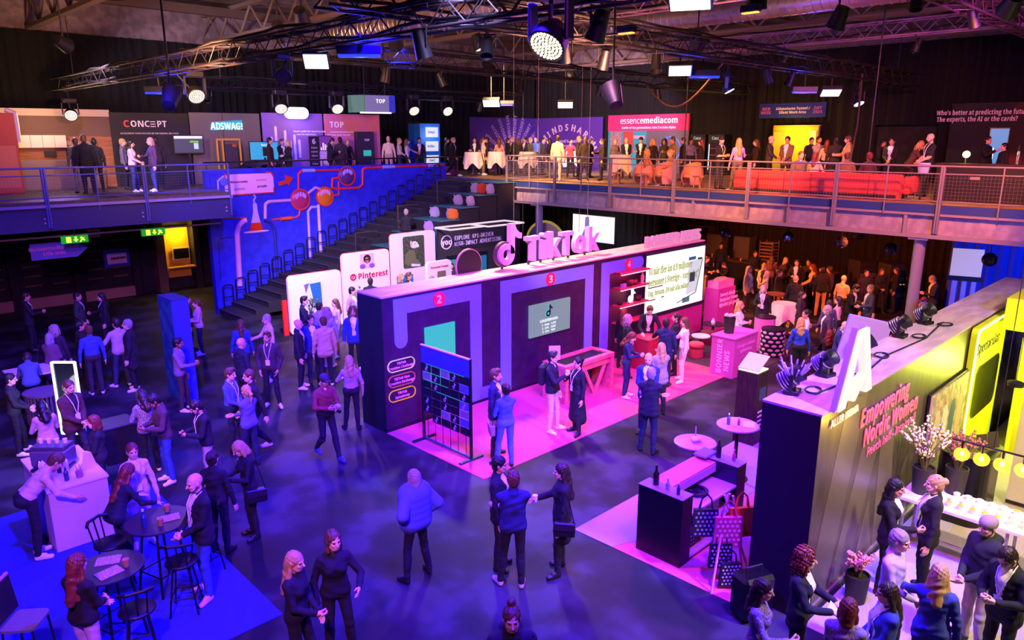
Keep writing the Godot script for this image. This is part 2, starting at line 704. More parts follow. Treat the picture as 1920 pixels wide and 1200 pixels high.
const POSES := {
	"stand": {"l": [0.27, 0.84, 0.05], "r": [-0.27, 0.84, 0.05]},
	"relax": {"l": [0.26, 0.85, 0.09], "r": [-0.28, 0.86, 0.0], "legs": "contra", "hy": 12.0},
	"cup": {"l": [0.27, 0.85, 0.04], "r": [-0.13, 1.14, 0.33], "rh": "grip", "legs": "contra", "hp": 5.0},
	"cuphigh": {"l": [0.25, 0.86, 0.05], "r": [-0.1, 1.3, 0.3], "rh": "grip", "legs": "contra"},
	"phone": {"l": [0.09, 1.13, 0.3], "r": [-0.07, 1.14, 0.32], "lh": "grip", "rh": "grip", "hp": 28.0, "bend": 4.0},
	"clasp": {"l": [0.04, 0.98, 0.24], "r": [-0.05, 1.0, 0.25], "rh": "grip", "legs": "contra", "hp": 6.0},
	"cross": {"l": [-0.14, 1.14, 0.2], "r": [0.15, 1.12, 0.22], "lh": "relaxed", "legs": "contra"},
	"pocket": {"l": [0.2, 0.9, 0.08], "r": [-0.2, 0.9, 0.08], "legs": "contra", "hy": -10.0},
	"talk": {"l": [0.22, 1.12, 0.32], "r": [-0.24, 0.88, 0.08], "hy": 15.0, "legs": "contra"},
	"gesture": {"l": [0.3, 1.2, 0.34], "r": [-0.26, 1.1, 0.3], "legs": "contra"},
	"walk": {"l": [0.27, 0.86, -0.13], "r": [-0.26, 0.88, 0.2], "legs": "walk", "bend": 4.0},
	"camera": {"l": [0.06, 1.12, 0.34], "r": [-0.12, 1.14, 0.28], "lh": "grip", "rh": "grip", "hp": 10.0, "legs": "walk"},
	"lean": {"l": [0.22, 1.02, 0.42], "r": [-0.22, 1.0, 0.42], "bend": 26.0, "hp": 12.0, "lh": "flat", "rh": "flat"},
	"stoop": {"l": [0.16, 0.9, 0.55], "r": [-0.14, 0.86, 0.52], "bend": 46.0, "hp": 18.0},
	"reach": {"l": [0.42, 1.08, 0.5], "r": [-0.25, 0.86, 0.06], "legs": "contra", "lh": "flat", "hy": 10.0},
	"chin": {"l": [0.08, 1.1, 0.22], "r": [-0.06, 1.44, 0.18], "rh": "relaxed", "legs": "contra"},
	"folded": {"l": [0.03, 1.1, 0.24], "r": [-0.04, 1.12, 0.26], "rh": "grip", "lh": "grip"},
	"sit": {"l": [0.14, 0.66, 0.3], "r": [-0.14, 0.68, 0.3], "legs": "sit"},
	"sitwrite": {"l": [0.16, 0.86, 0.36], "r": [-0.14, 0.88, 0.36], "legs": "sit", "hp": 22.0, "bend": 10.0},
	"paper": {"l": [0.1, 1.14, 0.34], "r": [-0.1, 1.12, 0.34], "lh": "flat", "rh": "flat", "hp": 2.0, "hy": 12.0},
	"hips": {"l": [0.2, 1.02, 0.03], "r": [-0.2, 1.02, 0.03], "legs": "wide"},
}
var bodies := {}


# {"mesh", "head": Transform3D, "torso": Transform3D, "l": Transform3D, "r": Transform3D}
func body(pose: String, outfit: String, fem: bool, lod: int) -> Dictionary:
	var key := "%s|%s|%s|%d" % [pose, outfit, fem, lod]
	if bodies.has(key):
		return bodies[key]
	var d: Dictionary = POSES[pose]
	var cell: float = [0.0125, 0.019, 0.026][lod]
	var F := Field.new(Vector3(-0.55, -0.03, -0.5), Vector3(0.62, 1.62, 0.95), cell)
	var sit: bool = d.get("legs", "") == "sit"
	var drop := -0.42 if sit else 0.0
	var T := Transform3D(Basis(Vector3.RIGHT, deg_to_rad(d.get("bend", 0.0))), Vector3.ZERO)
	var piv := Vector3(0, 0.95, 0)
	T.origin = piv - T.basis * piv + Vector3(0, drop, 0) + (Vector3(0, 0, -0.1) if d.get("bend", 0.0) > 20.0 else Vector3.ZERO)
	var w := 0.9 if fem else 1.0
	var th: float = {"blazer": 0.012, "sweater": 0.008, "shirt": 0.003, "coat": 0.02, "puffer": 0.055, "dress": 0.004, "skirt": 0.006, "tee": 0.003, "hoodie": 0.016}.get(outfit, 0.008)
	var fold := 0.0035 if outfit != "puffer" else 0.0
	var K := 0.05
	# torso
	for s: float in [-1.0, 1.0]:
		F.cap(T * Vector3(0.0, 1.31, 0.0), T * Vector3(0.088 * w * s, 1.33, -0.005), 0.11 + th, 0.09 + th, K, TOP, fold)
		F.cap(T * Vector3(0.0, 1.43, -0.02), T * Vector3(0.155 * w * s, 1.39, -0.015), 0.056 + th, 0.047 + th, K, TOP, fold)
		if fem:
			F.ell(T * Vector3(0.07 * s, 1.27, 0.085), Vector3(0.06, 0.062, 0.055), 0.05, TOP)
	F.cap(T * Vector3(-0.05 * w, 1.2, 0.0), T * Vector3(0.05 * w, 1.2, 0.0), (0.098 if fem else 0.112) + th, (0.098 if fem else 0.112) + th, K, TOP, fold)
	F.cap(T * Vector3(-0.055, 1.07, 0.0), T * Vector3(0.055, 1.07, 0.0), (0.096 if fem else 0.108) + th, (0.096 if fem else 0.108) + th, K, TOP, fold)
	var hem: int = TOP if outfit in ["blazer", "coat", "puffer", "hoodie", "dress", "sweater"] else PANTS
	F.cap(T * Vector3(-0.07, 0.955, -0.005), T * Vector3(0.07, 0.955, -0.005), 0.112 + th * 0.8, 0.112 + th * 0.8, K, hem, fold * 0.7)
	if outfit == "puffer":
		for k in 5:
			F.cap(T * Vector3(-0.07, 0.97 + 0.1 * k, 0.0), T * Vector3(0.07, 0.97 + 0.1 * k, 0.0), 0.19, 0.19, 0.012, TOP)
	if outfit == "blazer":
		F.cap(T * Vector3(-0.085, 0.85, -0.005), T * Vector3(0.085, 0.85, -0.005), 0.115, 0.115, 0.03, TOP, fold)
	if outfit == "coat" and not sit:
		for s: float in [-1.0, 1.0]:
			F.cap(T * Vector3(0.06 * s, 0.92, 0), T * Vector3(0.085 * s, 0.62, -0.01), 0.128, 0.13, 0.04, TOP, 0.006)
	if outfit in ["dress", "skirt"]:
		var ley := 0.36
		if not sit:
			for s: float in [-1.0, 1.0]:
				F.cap(T * Vector3(0.05 * s, 0.93, 0), Vector3(0.1 * s, ley, -0.02), 0.118, 0.145, 0.05, TOP if outfit == "dress" else PANTS, 0.004)
	# legs
	var legs: String = d.get("legs", "stand")
	for s: float in [-1.0, 1.0]:
		var hip := Vector3(0.088 * s, 0.92, -0.005)
		var knee := Vector3(0.1 * s, 0.5, 0.015)
		var ank := Vector3(0.11 * s, 0.085, -0.025)
		var toe := 0.25 * s
		if legs == "contra" and s > 0:
			knee = Vector3(0.13, 0.5, 0.07); ank = Vector3(0.17, 0.085, 0.06)
			toe = 0.5
		elif legs == "wide":
			knee.x *= 1.5; ank.x *= 1.8
		elif legs == "walk":
			knee = Vector3(0.09 * s, 0.51, 0.14 if s > 0 else 0.0); ank = Vector3(0.09 * s, 0.085 if s > 0 else 0.16, 0.24 if s > 0 else -0.26)
			toe = 0.1 * s
		elif sit:
			hip = Vector3(0.09 * s, 0.53, -0.02); knee = Vector3(0.12 * s, 0.53, 0.4); ank = Vector3(0.12 * s, 0.085, 0.38)
		F.cap(hip, knee, 0.084 * (1.03 if fem else 1.0), 0.06, 0.03, PANTS, 0.002)
		var bare := outfit == "dress" and fem
		F.cap(knee, ank + Vector3.UP * 0.03, 0.06, 0.047, 0.02, PANTS, 0.003)
		F.cap(knee + Vector3(0, -0.1, -0.014), knee.lerp(ank, 0.6) + Vector3(0, 0, -0.01), 0.056, 0.046, 0.03, PANTS)
		F.cap(ank + Vector3.UP * 0.02, ank, 0.045, 0.04, 0.015, SHOES if bare else PANTS)
		var heel := ank + Vector3(0, -0.048, -0.02)
		var ball := ank + Vector3(0.16 * sin(toe), -0.053, 0.16 * cos(toe))
		F.cap(heel, ball, 0.037, 0.037, 0.02, SHOES)
		F.cap(ank + Vector3(0, -0.02, 0), ank.lerp(ball, 0.5) + Vector3.UP * 0.01, 0.038, 0.034, 0.02, SHOES)
	# arms
	var out := {}
	var short := outfit == "tee"
	for s: float in [-1.0, 1.0]:
		var t: Array = d["l"] if s > 0 else d["r"]
		var sh := T * Vector3(0.178 * w * s, 1.385, -0.015)
		var wr := Vector3(t[0], t[1], t[2])
		if d.get("bend", 0.0) > 20.0:
			wr = wr + Vector3(0, 0, 0)
		var l1 := 0.285
		var l2 := 0.255
		var dv := wr - sh
		var dl := clampf(dv.length(), 0.12, l1 + l2 - 0.004)
		dv = dv.normalized()
		wr = sh + dv * dl
		var ca := (l1 * l1 + dl * dl - l2 * l2) / (2.0 * l1 * dl)
		var hint := Vector3(0.75 * s, -0.5, -0.75)
		hint = (hint - dv * hint.dot(dv)).normalized()
		var el := sh + dv * l1 * ca + hint * l1 * sqrt(maxf(0.0, 1.0 - ca * ca))
		var sl := th * 0.9
		F.cap(sh, el, 0.05 * w + sl, 0.043 * w + sl, 0.025, TOP, fold)
		F.cap(el, wr, 0.043 * w + sl, (0.032 if not short else 0.03) + sl * 0.8, 0.012, SKIN if short else TOP, 0.0 if short else fold)
		var fd := (wr - el).normalized()
		var up := -fd
		var pal := Vector3(-s, 0, 0.25)
		if d.get("lh" if s > 0 else "rh", "relaxed") == "flat":
			pal = Vector3(0, -1, 0.2)
		elif d.get("lh" if s > 0 else "rh", "relaxed") == "grip":
			pal = Vector3(-s * 0.8, 0.25, 0.2)
		pal = (pal - up * pal.dot(up)).normalized()
		out["l" if s > 0 else "r"] = Transform3D(Basis(up.cross(pal), up, pal), wr + fd * 0.02)
	# collar
	F.cap(T * Vector3(0, 1.45, -0.03), T * Vector3(0, 1.485, -0.03), 0.068 + th, 0.058 + th * 0.5, 0.02, TOP)
	if outfit == "hoodie":
		F.cap(T * Vector3(-0.06, 1.46, -0.09), T * Vector3(0.06, 1.46, -0.09), 0.06, 0.06, 0.03, TOP)
	var inv := T.affine_inverse()
	var open := outfit in ["blazer", "coat"]
	var S := Figure.new()
	S.add(F.net(2 if open else (0 if outfit in ["puffer", "hoodie"] else 1), inv))
	var hb := T.basis * Basis(Vector3.UP, deg_to_rad(d.get("hy", 0.0))) * Basis(Vector3.RIGHT, deg_to_rad(d.get("hp", 0.0) - d.get("bend", 0.0) * 0.5))
	var H := Transform3D(hb, T * Vector3(0, 1.49, -0.03) + hb * Vector3(0, 0.135, 0.045))
	S.add(head_net([0.0062, 0.0085, 0.012][lod]), H)
	for s: float in [-1.0, 1.0]:
		var hx: Transform3D = out["l" if s > 0 else "r"]
		var shape: String = d.get("lh" if s > 0 else "rh", "relaxed")
		# the stored hand has its thumb on +x with the palm to +z: right as built, mirrored for the other side
		var thumb := Vector3(0, 0.3, 1.0)
		var mir := hx.basis.x.dot(thumb) < 0.0
		S.add(hand_net(shape, [0.0058, 0.008, 0.0095][lod]), hx * Transform3D(Basis.from_scale(Vector3(-1 if mir else 1, 1, 1)), Vector3.ZERO), mir)
	out["mesh"] = S.done(7)
	out["head"] = H
	out["torso"] = T
	bodies[key] = out
	return out


func hair_mesh(style: String, lod: int) -> ArrayMesh:
	var key := "hair%s%d" % [style, lod]
	if MC.has(key):
		return MC[key]
	var cell: float = [0.0085, 0.012, 0.0155][lod]
	var F := Field.new(Vector3(-0.19, -0.52, -0.24), Vector3(0.19, 0.25, 0.16), cell)
	var wob := 0.0042
	if style in ["cap", "beanie"]:
		F.ell(Vector3(0, 0.045, -0.012), Vector3(0.092, 0.092, 0.112), 0.01, 0)
		if style == "cap":
			F.ell(Vector3(0, 0.035, 0.12), Vector3(0.065, 0.012, 0.06), 0.01, 0)
	elif style == "curly":
		F.ell(Vector3(0, 0.035, -0.03), Vector3(0.108, 0.112, 0.112), 0.02, 0, 0.012)
		for s: float in [-1.0, 1.0]:
			F.ell(Vector3(0.085 * s, -0.08, -0.03), Vector3(0.055, 0.13, 0.065), 0.03, 0, 0.014)
		F.ell(Vector3(0, -0.1, -0.09), Vector3(0.1, 0.15, 0.065), 0.03, 0, 0.014)
	else:
		F.ell(Vector3(0, 0.034, -0.022), Vector3(0.087, 0.1, 0.104), 0.01, 0, wob)
		F.ell(Vector3(0, -0.02, -0.055), Vector3(0.078, 0.09, 0.065), 0.02, 0, wob)
		if style == "quiff":
			F.ell(Vector3(0.01, 0.105, 0.03), Vector3(0.065, 0.035, 0.055), 0.02, 0, wob)
		if style in ["long", "longer"]:
			var e := -0.3 if style == "long" else -0.42
			F.cap(Vector3(0, -0.02, -0.06), Vector3(0, e, -0.115), 0.078, 0.062, 0.03, 0, wob * 1.4)
			for s: float in [-1.0, 1.0]:
				F.cap(Vector3(0.072 * s, 0.01, -0.02), Vector3(0.088 * s, -0.16, -0.035), 0.026, 0.03, 0.02, 0, wob)
				F.cap(Vector3(0.088 * s, -0.16, -0.035), Vector3(0.075 * s, e + 0.03, -0.09), 0.03, 0.03, 0.03, 0, wob)
		if style == "bob":
			F.cap(Vector3(0, -0.02, -0.05), Vector3(0, -0.13, -0.06), 0.078, 0.075, 0.03, 0, wob)
			for s: float in [-1.0, 1.0]:
				F.cap(Vector3(0.074 * s, 0.02, -0.01), Vector3(0.082 * s, -0.13, 0.0), 0.024, 0.03, 0.02, 0, wob)
		if style == "bun":
			F.ell(Vector3(0, 0.05, -0.125), Vector3(0.05, 0.047, 0.045), 0.015, 0, wob)
		if style == "topbun":
			F.ell(Vector3(0, 0.15, -0.045), Vector3(0.042, 0.04, 0.042), 0.015, 0, wob)
		if style == "pony":
			F.cap(Vector3(0, 0.03, -0.11), Vector3(0, -0.04, -0.165), 0.028, 0.035, 0.015, 0, wob)
			F.cap(Vector3(0, -0.04, -0.165), Vector3(0, -0.22, -0.15), 0.035, 0.016, 0.015, 0, wob)
	var S := Figure.new()
	S.add(F.net())
	MC[key] = S.done(1)
	return MC[key]


func lanyard_mesh(fem: bool) -> ArrayMesh:
	var key := "lanyard" + str(fem)
	if not MC.has(key):
		var b := MB.new()
		var z := 0.165 if fem else 0.142
		for s: float in [-1.0, 1.0]:
			b.path([Vector3(0.062 * s, 1.5, -0.03), Vector3(0.075 * s, 1.44, 0.07), Vector3(0.055 * s, 1.33, z - 0.008), Vector3(0.008 * s, 1.13, z)], 0.0085, 4)
		b.box(Vector3(0, 1.07, z + 0.003), Vector3(0.095, 0.125, 0.006), 0.002)
		MC[key] = b.done()
	return MC[key]


const SKINS := {"a": "e3b59a", "b": "d29a7c", "c": "9a6748", "d": "6b4530"}


# at: where the feet stand; look: "pose outfit sex top inner trousers shoes skin hair haircolour flags"
func person(at: Vector3, turn: float, tall: float, lod: int, look: String, label: String) -> Node3D:
	var s := look.split(" ")
	var fem := s[2] == "f"
	var b := body(s[0], s[1], fem, lod)
	var o := thing("person", label, "person", at, turn)
	o.scale = Vector3.ONE * (tall / 1.75)
	var flags: String = s[10] if s.size() > 10 else ""
	var sk: String = SKINS[s[7]]
	var skin := mat(sk, 0.55)
	var cols := [skin, mat(s[3], 0.85), mat(s[4], 0.8), mat(s[5], 0.85), mat(s[6], 0.5), mat("3a2a26", 0.25), mat(Color.html(sk).lerp(Color.html(s[9]) if "beard" in flags else Color.html("a05048"), 0.62 if "beard" in flags else 0.22).to_html(false), 0.6)]
	if "print" in flags:
		cols[1] = noisy("print_" + s[3], s[3], s[4], 0.06, 0.85, 0.35, Vector3.ONE, 0.0)
		cols[1].uv1_world_triplanar = false
	var mi := MeshInstance3D.new()
	mi.name = "body"
	mi.mesh = b.mesh
	for k in mi.mesh.get_surface_count():
		mi.set_surface_override_material(k, cols[int(mi.mesh.surface_get_name(k))])
	o.add_child(mi)
	if s[8] != "bald":
		var cloth := s[8] in ["cap", "beanie"]
		part(o, s[8] if cloth else "hair", hair_mesh(s[8], lod), mat(s[9], 0.75 if cloth else 0.5), b.head)
	if "lanyard" in flags:
		part(o, "lanyard", lanyard_mesh(fem), mat("dfe3ee", 0.6), b.torso)
	if "glasses" in flags and lod == 0:
		var g := MB.new()
		for q: float in [-1.0, 1.0]:
			g.ring(circ(0.021, 12, Vector2(0.033 * q, 0)), circ(0.018, 12, Vector2(0.033 * q, 0)), 0.003, Transform3D(Basis.IDENTITY, Vector3(0, 0.0, 0.098)))
			g.bar(Vector3(0.054 * q, 0.004, 0.098), Vector3(0.08 * q, 0.0, 0.0), 0.002, -1, 4)
		g.bar(Vector3(-0.013, 0.004, 0.1), Vector3(0.013, 0.004, 0.1), 0.002, -1, 4)
		part(o, "spectacles", g.done(), mat("181818", 0.4), b.head)
	var rh: Transform3D = o.transform * b.r
	var lh: Transform3D = o.transform * b.l
	if "cup" in flags:
		cup(rh * Vector3(0, -0.075, 0.045), "f0ece8" if "white" in flags else "b98a5a")
	if "mobile" in flags:
		phone(rh * Vector3(0, -0.1, 0.04), o.rotation.y)
	if "camera" in flags:
		var c := thing("video_camera", "small video camera carried by the man in red-brown jacket", "camera", rh * Vector3(0.06, -0.08, 0.06), turn)
		bp(c, "body", Vector3.ZERO, Vector3(0.09, 0.1, 0.16), mat("121216", 0.4), 0.01)
		part(c, "lens", MB.new().bar(Vector3(0, 0, 0.07), Vector3(0, 0, 0.2), 0.035, -1, 14).done(), mat("0c0c0e", 0.3))
		part(c, "light", MB.new().box(Vector3(0.02, 0.09, 0.1), Vector3(0.08, 0.05, 0.1), 0.005).done(), mat("d8d0e0", 0.4))
	if "microphone" in flags:
		var c := thing("microphone", "hand microphone held by the woman in long black dress", "microphone", rh * Vector3(0, -0.07, 0.045), turn)
		part(c, "handle", MB.new().bar(Vector3(0, -0.1, 0), Vector3(0, 0.08, 0), 0.013, 0.018).done(), mat("141414", 0.4))
		part(c, "head", MB.new().ball(Vector3(0, 0.11, 0), Vector3.ONE * 0.028, 12, 8).done(), mat("6a6068", 0.5, 0.5))
	if "bag" in flags:
		var side := -1.0 if "near" in flags else 1.0
		var c := thing("handbag", "handbag on the shoulder of " + " ".join(cup_of.split(" ").slice(0, 10)), "bag", o.transform * Vector3(0.3 * side, 0.86, -0.02), turn + 1.4, "handbags")
		bp(c, "bag", Vector3.ZERO, Vector3(0.3, 0.22, 0.1), mat("18141a" if not "pink" in flags else "8a6a78", 0.4), 0.02)
		bp(c, "flap", Vector3(0, 0.05, 0.053), Vector3(0.29, 0.11, 0.012), mat("241e28" if not "pink" in flags else "a88090", 0.4), 0.004)
		part(c, "strap", MB.new().path([Vector3(-0.13, 0.1, 0), Vector3(-0.06, 0.42, 0), Vector3(0.0, 0.56, 0.0), Vector3(0.06, 0.42, 0), Vector3(0.13, 0.1, 0)], 0.009, 5).done(), mat("18141a", 0.5))
	if "pack" in flags:
		part(o, "backpack", MB.new().box(Vector3(0, 1.24, -0.2), Vector3(0.3, 0.44, 0.16), 0.05).done(), mat("16161c", 0.6), b.torso)
	if "paper" in flags:
		single("paper_sheet", boxm(Vector3(0.22, 0.006, 0.3), 0.001), mat("e0d4e8", 0.6), "white papers held by the woman with auburn curls", "paper", Transform3D(Basis(Vector3.UP, turn) * Basis(Vector3.RIGHT, 0.4), (rh * Vector3(0, -0.1, 0.03) + lh * Vector3(0, -0.1, 0.03)) / 2))
	return o


var cup_of := ""


func cup(at: Vector3, hex: String) -> void:
	if not MC.has("cup"):
		MC["cup"] = MB.new().lathe([Vector2(0, -0.045), Vector2(0.027, -0.045), Vector2(0.037, 0.045), Vector2(0.04, 0.047), Vector2(0.04, 0.056), Vector2(0.03, 0.06), Vector2(0, 0.06)], 14).done()
	single("paper_cup", MC["cup"], mat(hex, 0.7), "%s paper cup held by %s" % ["white" if hex == "f0ece8" else "brown", " ".join(cup_of.split(" ").slice(0, 11))], "cup", Transform3D(Basis.IDENTITY, at), "paper cups in hands")


func phone(at: Vector3, turn: float) -> void:
	single("mobile_phone", boxm(Vector3(0.075, 0.008, 0.15), 0.003), mat("14161c", 0.2), "black mobile phone held by %s" % " ".join(cup_of.split(" ").slice(0, 11)), "phone", Transform3D(Basis(Vector3.UP, turn) * Basis(Vector3.RIGHT, 0.6), at), "phones in hands")
# ---------------------------------------------------------------- the hall
func plane_box(a0: float, a1: float, y0: float, y1: float, b0: float, b1: float, ch := 0.0) -> ArrayMesh:
	return mb().box(V((a0 + a1) / 2, (y0 + y1) / 2, (b0 + b1) / 2), v3(a1 - a0, y1 - y0, b1 - b0), ch).done()


func building() -> void:
	var fl := noisy("hall_floor", "15151b", "34333d", 0.014, 0.62, 6.0, Vector3.ONE, 0.0, "1f1e26")
	fl.metallic_specular = 0.35
	struct("floor", plane_box(-9, 34, -0.3, 0, -9, 34), fl)
	var dark := noisy("dark_plaster", "17161a", "232126", 0.02, 0.9, 3.0)
	struct("wall_left", plane_box(-9, 34, 0, 11.4, 31.8, 32.1), dark)
	struct("wall_right", plane_box(33.2, 33.5, 0, 11.4, -9, 31.8), dark)
	struct("wall_near", plane_box(-9.3, -9, 0, 11.4, -9, 34), dark)
	struct("wall_front", plane_box(-9, 34, 0, 11.4, -9.3, -9), dark)
	var conc := noisy("ceiling_concrete", "6a5a50", "8d7b6c", 0.02, 0.85, 4.0)
	struct("ceiling", plane_box(-9.3, 33.5, 11.2, 11.5, -9.3, 32.1), conc)
	# roof beams with lattice webs
	for k in 6:
		var a := 1.0 + 6.2 * k
		var t := mb()
		t.box(V(a, 10.95, 11.4), v3(0.28, 0.14, 40), 0.01)
		t.box(V(a, 9.95, 11.4), v3(0.24, 0.14, 40), 0.01)
		var bb := -6.0
		while bb < 31.0:
			t.bar(V(a, 10.0, bb), V(a, 10.9, bb + 0.9), 0.055, -1, 4, false)
			t.bar(V(a, 10.9, bb + 0.9), V(a, 10.0, bb + 1.8), 0.055, -1, 4, false)
			bb += 1.8
		struct("trim_%d" % (3 + k), t.done(), mat("7d6a5c", 0.7))
	for k in 5:
		struct("trim_%d" % (9 + k), plane_box(-9, 33, 10.6, 10.9, 3.0 + 6.4 * k, 3.25 + 6.4 * k), mat("5c4a40", 0.8))
	# pale concrete band above the drapes
	var band := noisy("band", "77686c", "94838a", 0.02, 0.85, 3.0)
	struct("trim_1", plane_box(33.0, 33.2, 9.75, 11.2, -9, 31.8), band)
	struct("trim_2", plane_box(-9, 33.0, 9.75, 11.2, 31.6, 31.8), band)
	# air ducts
	for d in [[13.5, 9.4, 6.0, 21.5, 0.42, "spiral air duct under the roof above the long truss"], [19.0, 9.5, 2.0, 15.0, 0.3, "thin spiral air duct by the roof above the big moving light"]]:
		var t := mb()
		var prof := []
		var yy := 0.0
		while yy < d[3] - d[2]:
			prof.append(v2(d[4], yy)); prof.append(v2(d[4] + 0.018, yy + 0.02)); prof.append(v2(d[4], yy + 0.04))
			yy += 0.22
		t.lathe(prof, 18, V(d[0], d[1], d[2]), false, Basis(Vector3.RIGHT, -PI / 2))
		single("air_duct", t.done(), mat("a89c98", 0.35, 0.8), d[5], "duct")
	# black drapes
	var n := 0
	for g in [["b", 31.3, 8.0, 15.4, 4.45, "the sign panels"], ["b", 31.3, 15.4, 22.8, 4.45, "the pink sign panel"], ["b", 31.3, 22.8, 32.6, 4.45, "the blue cabinet"], ["b", 31.3, -8.8, 8.0, 7.1, "the brown snack room"], ["a", 32.7, 22.0, 31.2, 4.45, "the swirling word wall"], ["a", 32.7, 15.0, 22.0, 4.45, "the magenta sign"], ["a", 32.7, 9.5, 11.9, 6.7, "the yellow doorway, above it"], ["a", 32.7, 11.9, 15.0, 4.45, "the drinks fridges"], ["a", 32.7, 2.5, 9.5, 4.45, "the gallery bar"], ["a", 32.7, -8.8, 2.5, 4.45, "the dark poster wall"]]:
		var t := mb()
		var p0: float = g[2]
		var p1: float = g[3]
		var cnt := int((p1 - p0) / 0.1)
		for k in cnt:
			var s0 := p0 + (p1 - p0) * k / cnt
			var s1 := p0 + (p1 - p0) * (k + 1) / cnt
			var d0 := 0.07 * sin(s0 * 16.0 + 2.0 * sin(s0 * 3.1))
			var d1 := 0.07 * sin(s1 * 16.0 + 2.0 * sin(s1 * 3.1))
			var q0 := V(s0, 0, g[1] + d0) if g[0] == "b" else V(g[1] + d0, 0, s0)
			var q1 := V(s1, 0, g[1] + d1) if g[0] == "b" else V(g[1] + d1, 0, s1)
			var nn := (q1 - q0).cross(Vector3.UP).normalized()
			if nn.dot(V(1, 0, 1)) > 0: nn = -nn
			t.quad(q0 + Vector3.UP * g[4], q1 + Vector3.UP * g[4], q1 + Vector3.UP * 9.85, q0 + Vector3.UP * 9.85, nn)
		single("stage_drape", t.done(), mat("09090d", 0.95), "tall black stage drape hanging behind " + g[5], "drape", Transform3D.IDENTITY, "black drapes round the gallery")
	# lower wall below the gallery: piers, grilles and a pale plinth
	for k in 9:
		var a := -6.0 + 2.1 * k
		if a > 9.5: break
		var lt := thing("louvre_door", "dark louvred panel under the gallery, %s from the yellow doorway" % ["eighth", "seventh", "sixth", "fifth", "fourth", "third", "second", "nearest"][k], "panel", V(a, 0.0, 31.7))
		bp(lt, "panel", v3(0, 1.85, 0.02), v3(1.75, 2.9, 0.1), mat("100f10", 0.8))
		for j in 2:
			for i in 6:
				bp(lt, "slat", v3(-0.45 + 0.9 * j, 0.85 + 0.36 * i, 0.1), v3(0.55, 0.04, 0.07), mat("6e5a34", 0.45), 0.004, Basis(Vector3.RIGHT, 0.5))
		bp(lt, "plinth", v3(0, 0.2, 0.1), v3(1.8, 0.4, 0.2), mat("8a6a60", 0.8))
		bp(lt, "lintel", v3(0, 3.4, 0.06), v3(1.78, 0.16, 0.14), mat("5a4626", 0.7))
		bp(lt, "pier", v3(1.05, 1.7, 0.1), v3(0.3, 3.4, 0.2), mat("16141a", 0.85))
	# yellow office door at the end of that wall
	var dr := thing("office_doorway", "open doorway with yellow light and a desk inside, beside the blue mural", "doorway", V(11.4, 0, 31.7))
	bp(dr, "side_room_wall", v3(0, 1.55, 0.03), v3(1.1, 2.1, 0.05), mat("c79a1c", 0.8))
	bp(dr, "jamb", v3(-0.75, 1.5, 0.25), v3(0.35, 3.0, 0.5), mat("5a4438", 0.8))
	bp(dr, "jamb", v3(0.72, 1.5, 0.25), v3(0.25, 3.0, 0.5), mat("141216", 0.8))
	bp(dr, "computer", v3(0.15, 1.5, 0.2), v3(0.6, 0.42, 0.06), mat("0a0a0c", 0.3))
	bp(dr, "monitor_frame", v3(0.15, 1.5, 0.17), v3(0.72, 0.54, 0.04), mat("d8b860", 0.6))
	bp(dr, "desk", v3(0.05, 0.95, 0.3), v3(1.1, 0.05, 0.4), mat("c79a3c", 0.6))
	omni(dr, V(11.45, 2.35, 31.2), "ffc840", 2.2, 0.1)
	# carpets
	carpet("pink_carpet", PackedVector2Array([v2(8.47, 9.37), v2(17.6, 9.37), v2(17.6, 12.46), v2(8.47, 12.46)]), noisy("carpet_pink", "b8405c", "cf5070", 0.2, 0.95, 0.7), "bright pink carpet in front of the dark numbered wall")
	carpet("blue_carpet", PackedVector2Array([v2(-4, 8.3), v2(3.85, 8.3), v2(3.95, 14.0), v2(-4, 14.0)]), noisy("carpet_blue", "20287c", "2a3494", 0.2, 0.95, 0.7), "royal blue carpet under the two black bar tables")
	carpet("lilac_carpet", PackedVector2Array([v2(8.3, 7.0), v2(8.32, 6.25), v2(9.2, 5.9), v2(14.5, 5.2), v2(14.5, 7.0)]), noisy("carpet_lilac", "9a7a96", "b090aa", 0.2, 0.95, 0.7), "lilac carpet strip beside the black gift counter")
	carpet("coral_carpet", PackedVector2Array([v2(8.32, 6.24), v2(8.36, 3.9), v2(8.6, 3.9), v2(8.6, 4.2), v2(14.5, 4.2), v2(14.5, 5.19), v2(9.2, 5.89)]), noisy("carpet_coral", "c84a54", "dd6068", 0.2, 0.95, 0.7), "coral carpet under the black gift counter")
	carpet("bonnier_carpet", PackedVector2Array([v2(17.61, 9.0), v2(22.0, 9.0), v2(22.0, 12.38), v2(17.61, 12.38)]), noisy("carpet_umber", "30262a", "40343a", 0.2, 0.95, 0.7), "dark brown carpet around the magenta counter")
	carpet("pale_carpet", PackedVector2Array([v2(8.6, -4), v2(22, -4), v2(22, 3.3), v2(8.6, 3.3)]), noisy("carpet_pale", "9c948c", "b4aca2", 0.15, 0.95, 0.9), "pale grey floor covering of the booth with flowers")


func carpet(called: String, poly: PackedVector2Array, m: Material, label: String) -> void:
	carpets.append(poly)
	single(called, mb().prism(poly, 0.012, Transform3D(Basis(Vector3.RIGHT, -PI / 2), Vector3.ZERO)).done(), m, label, "carpet")


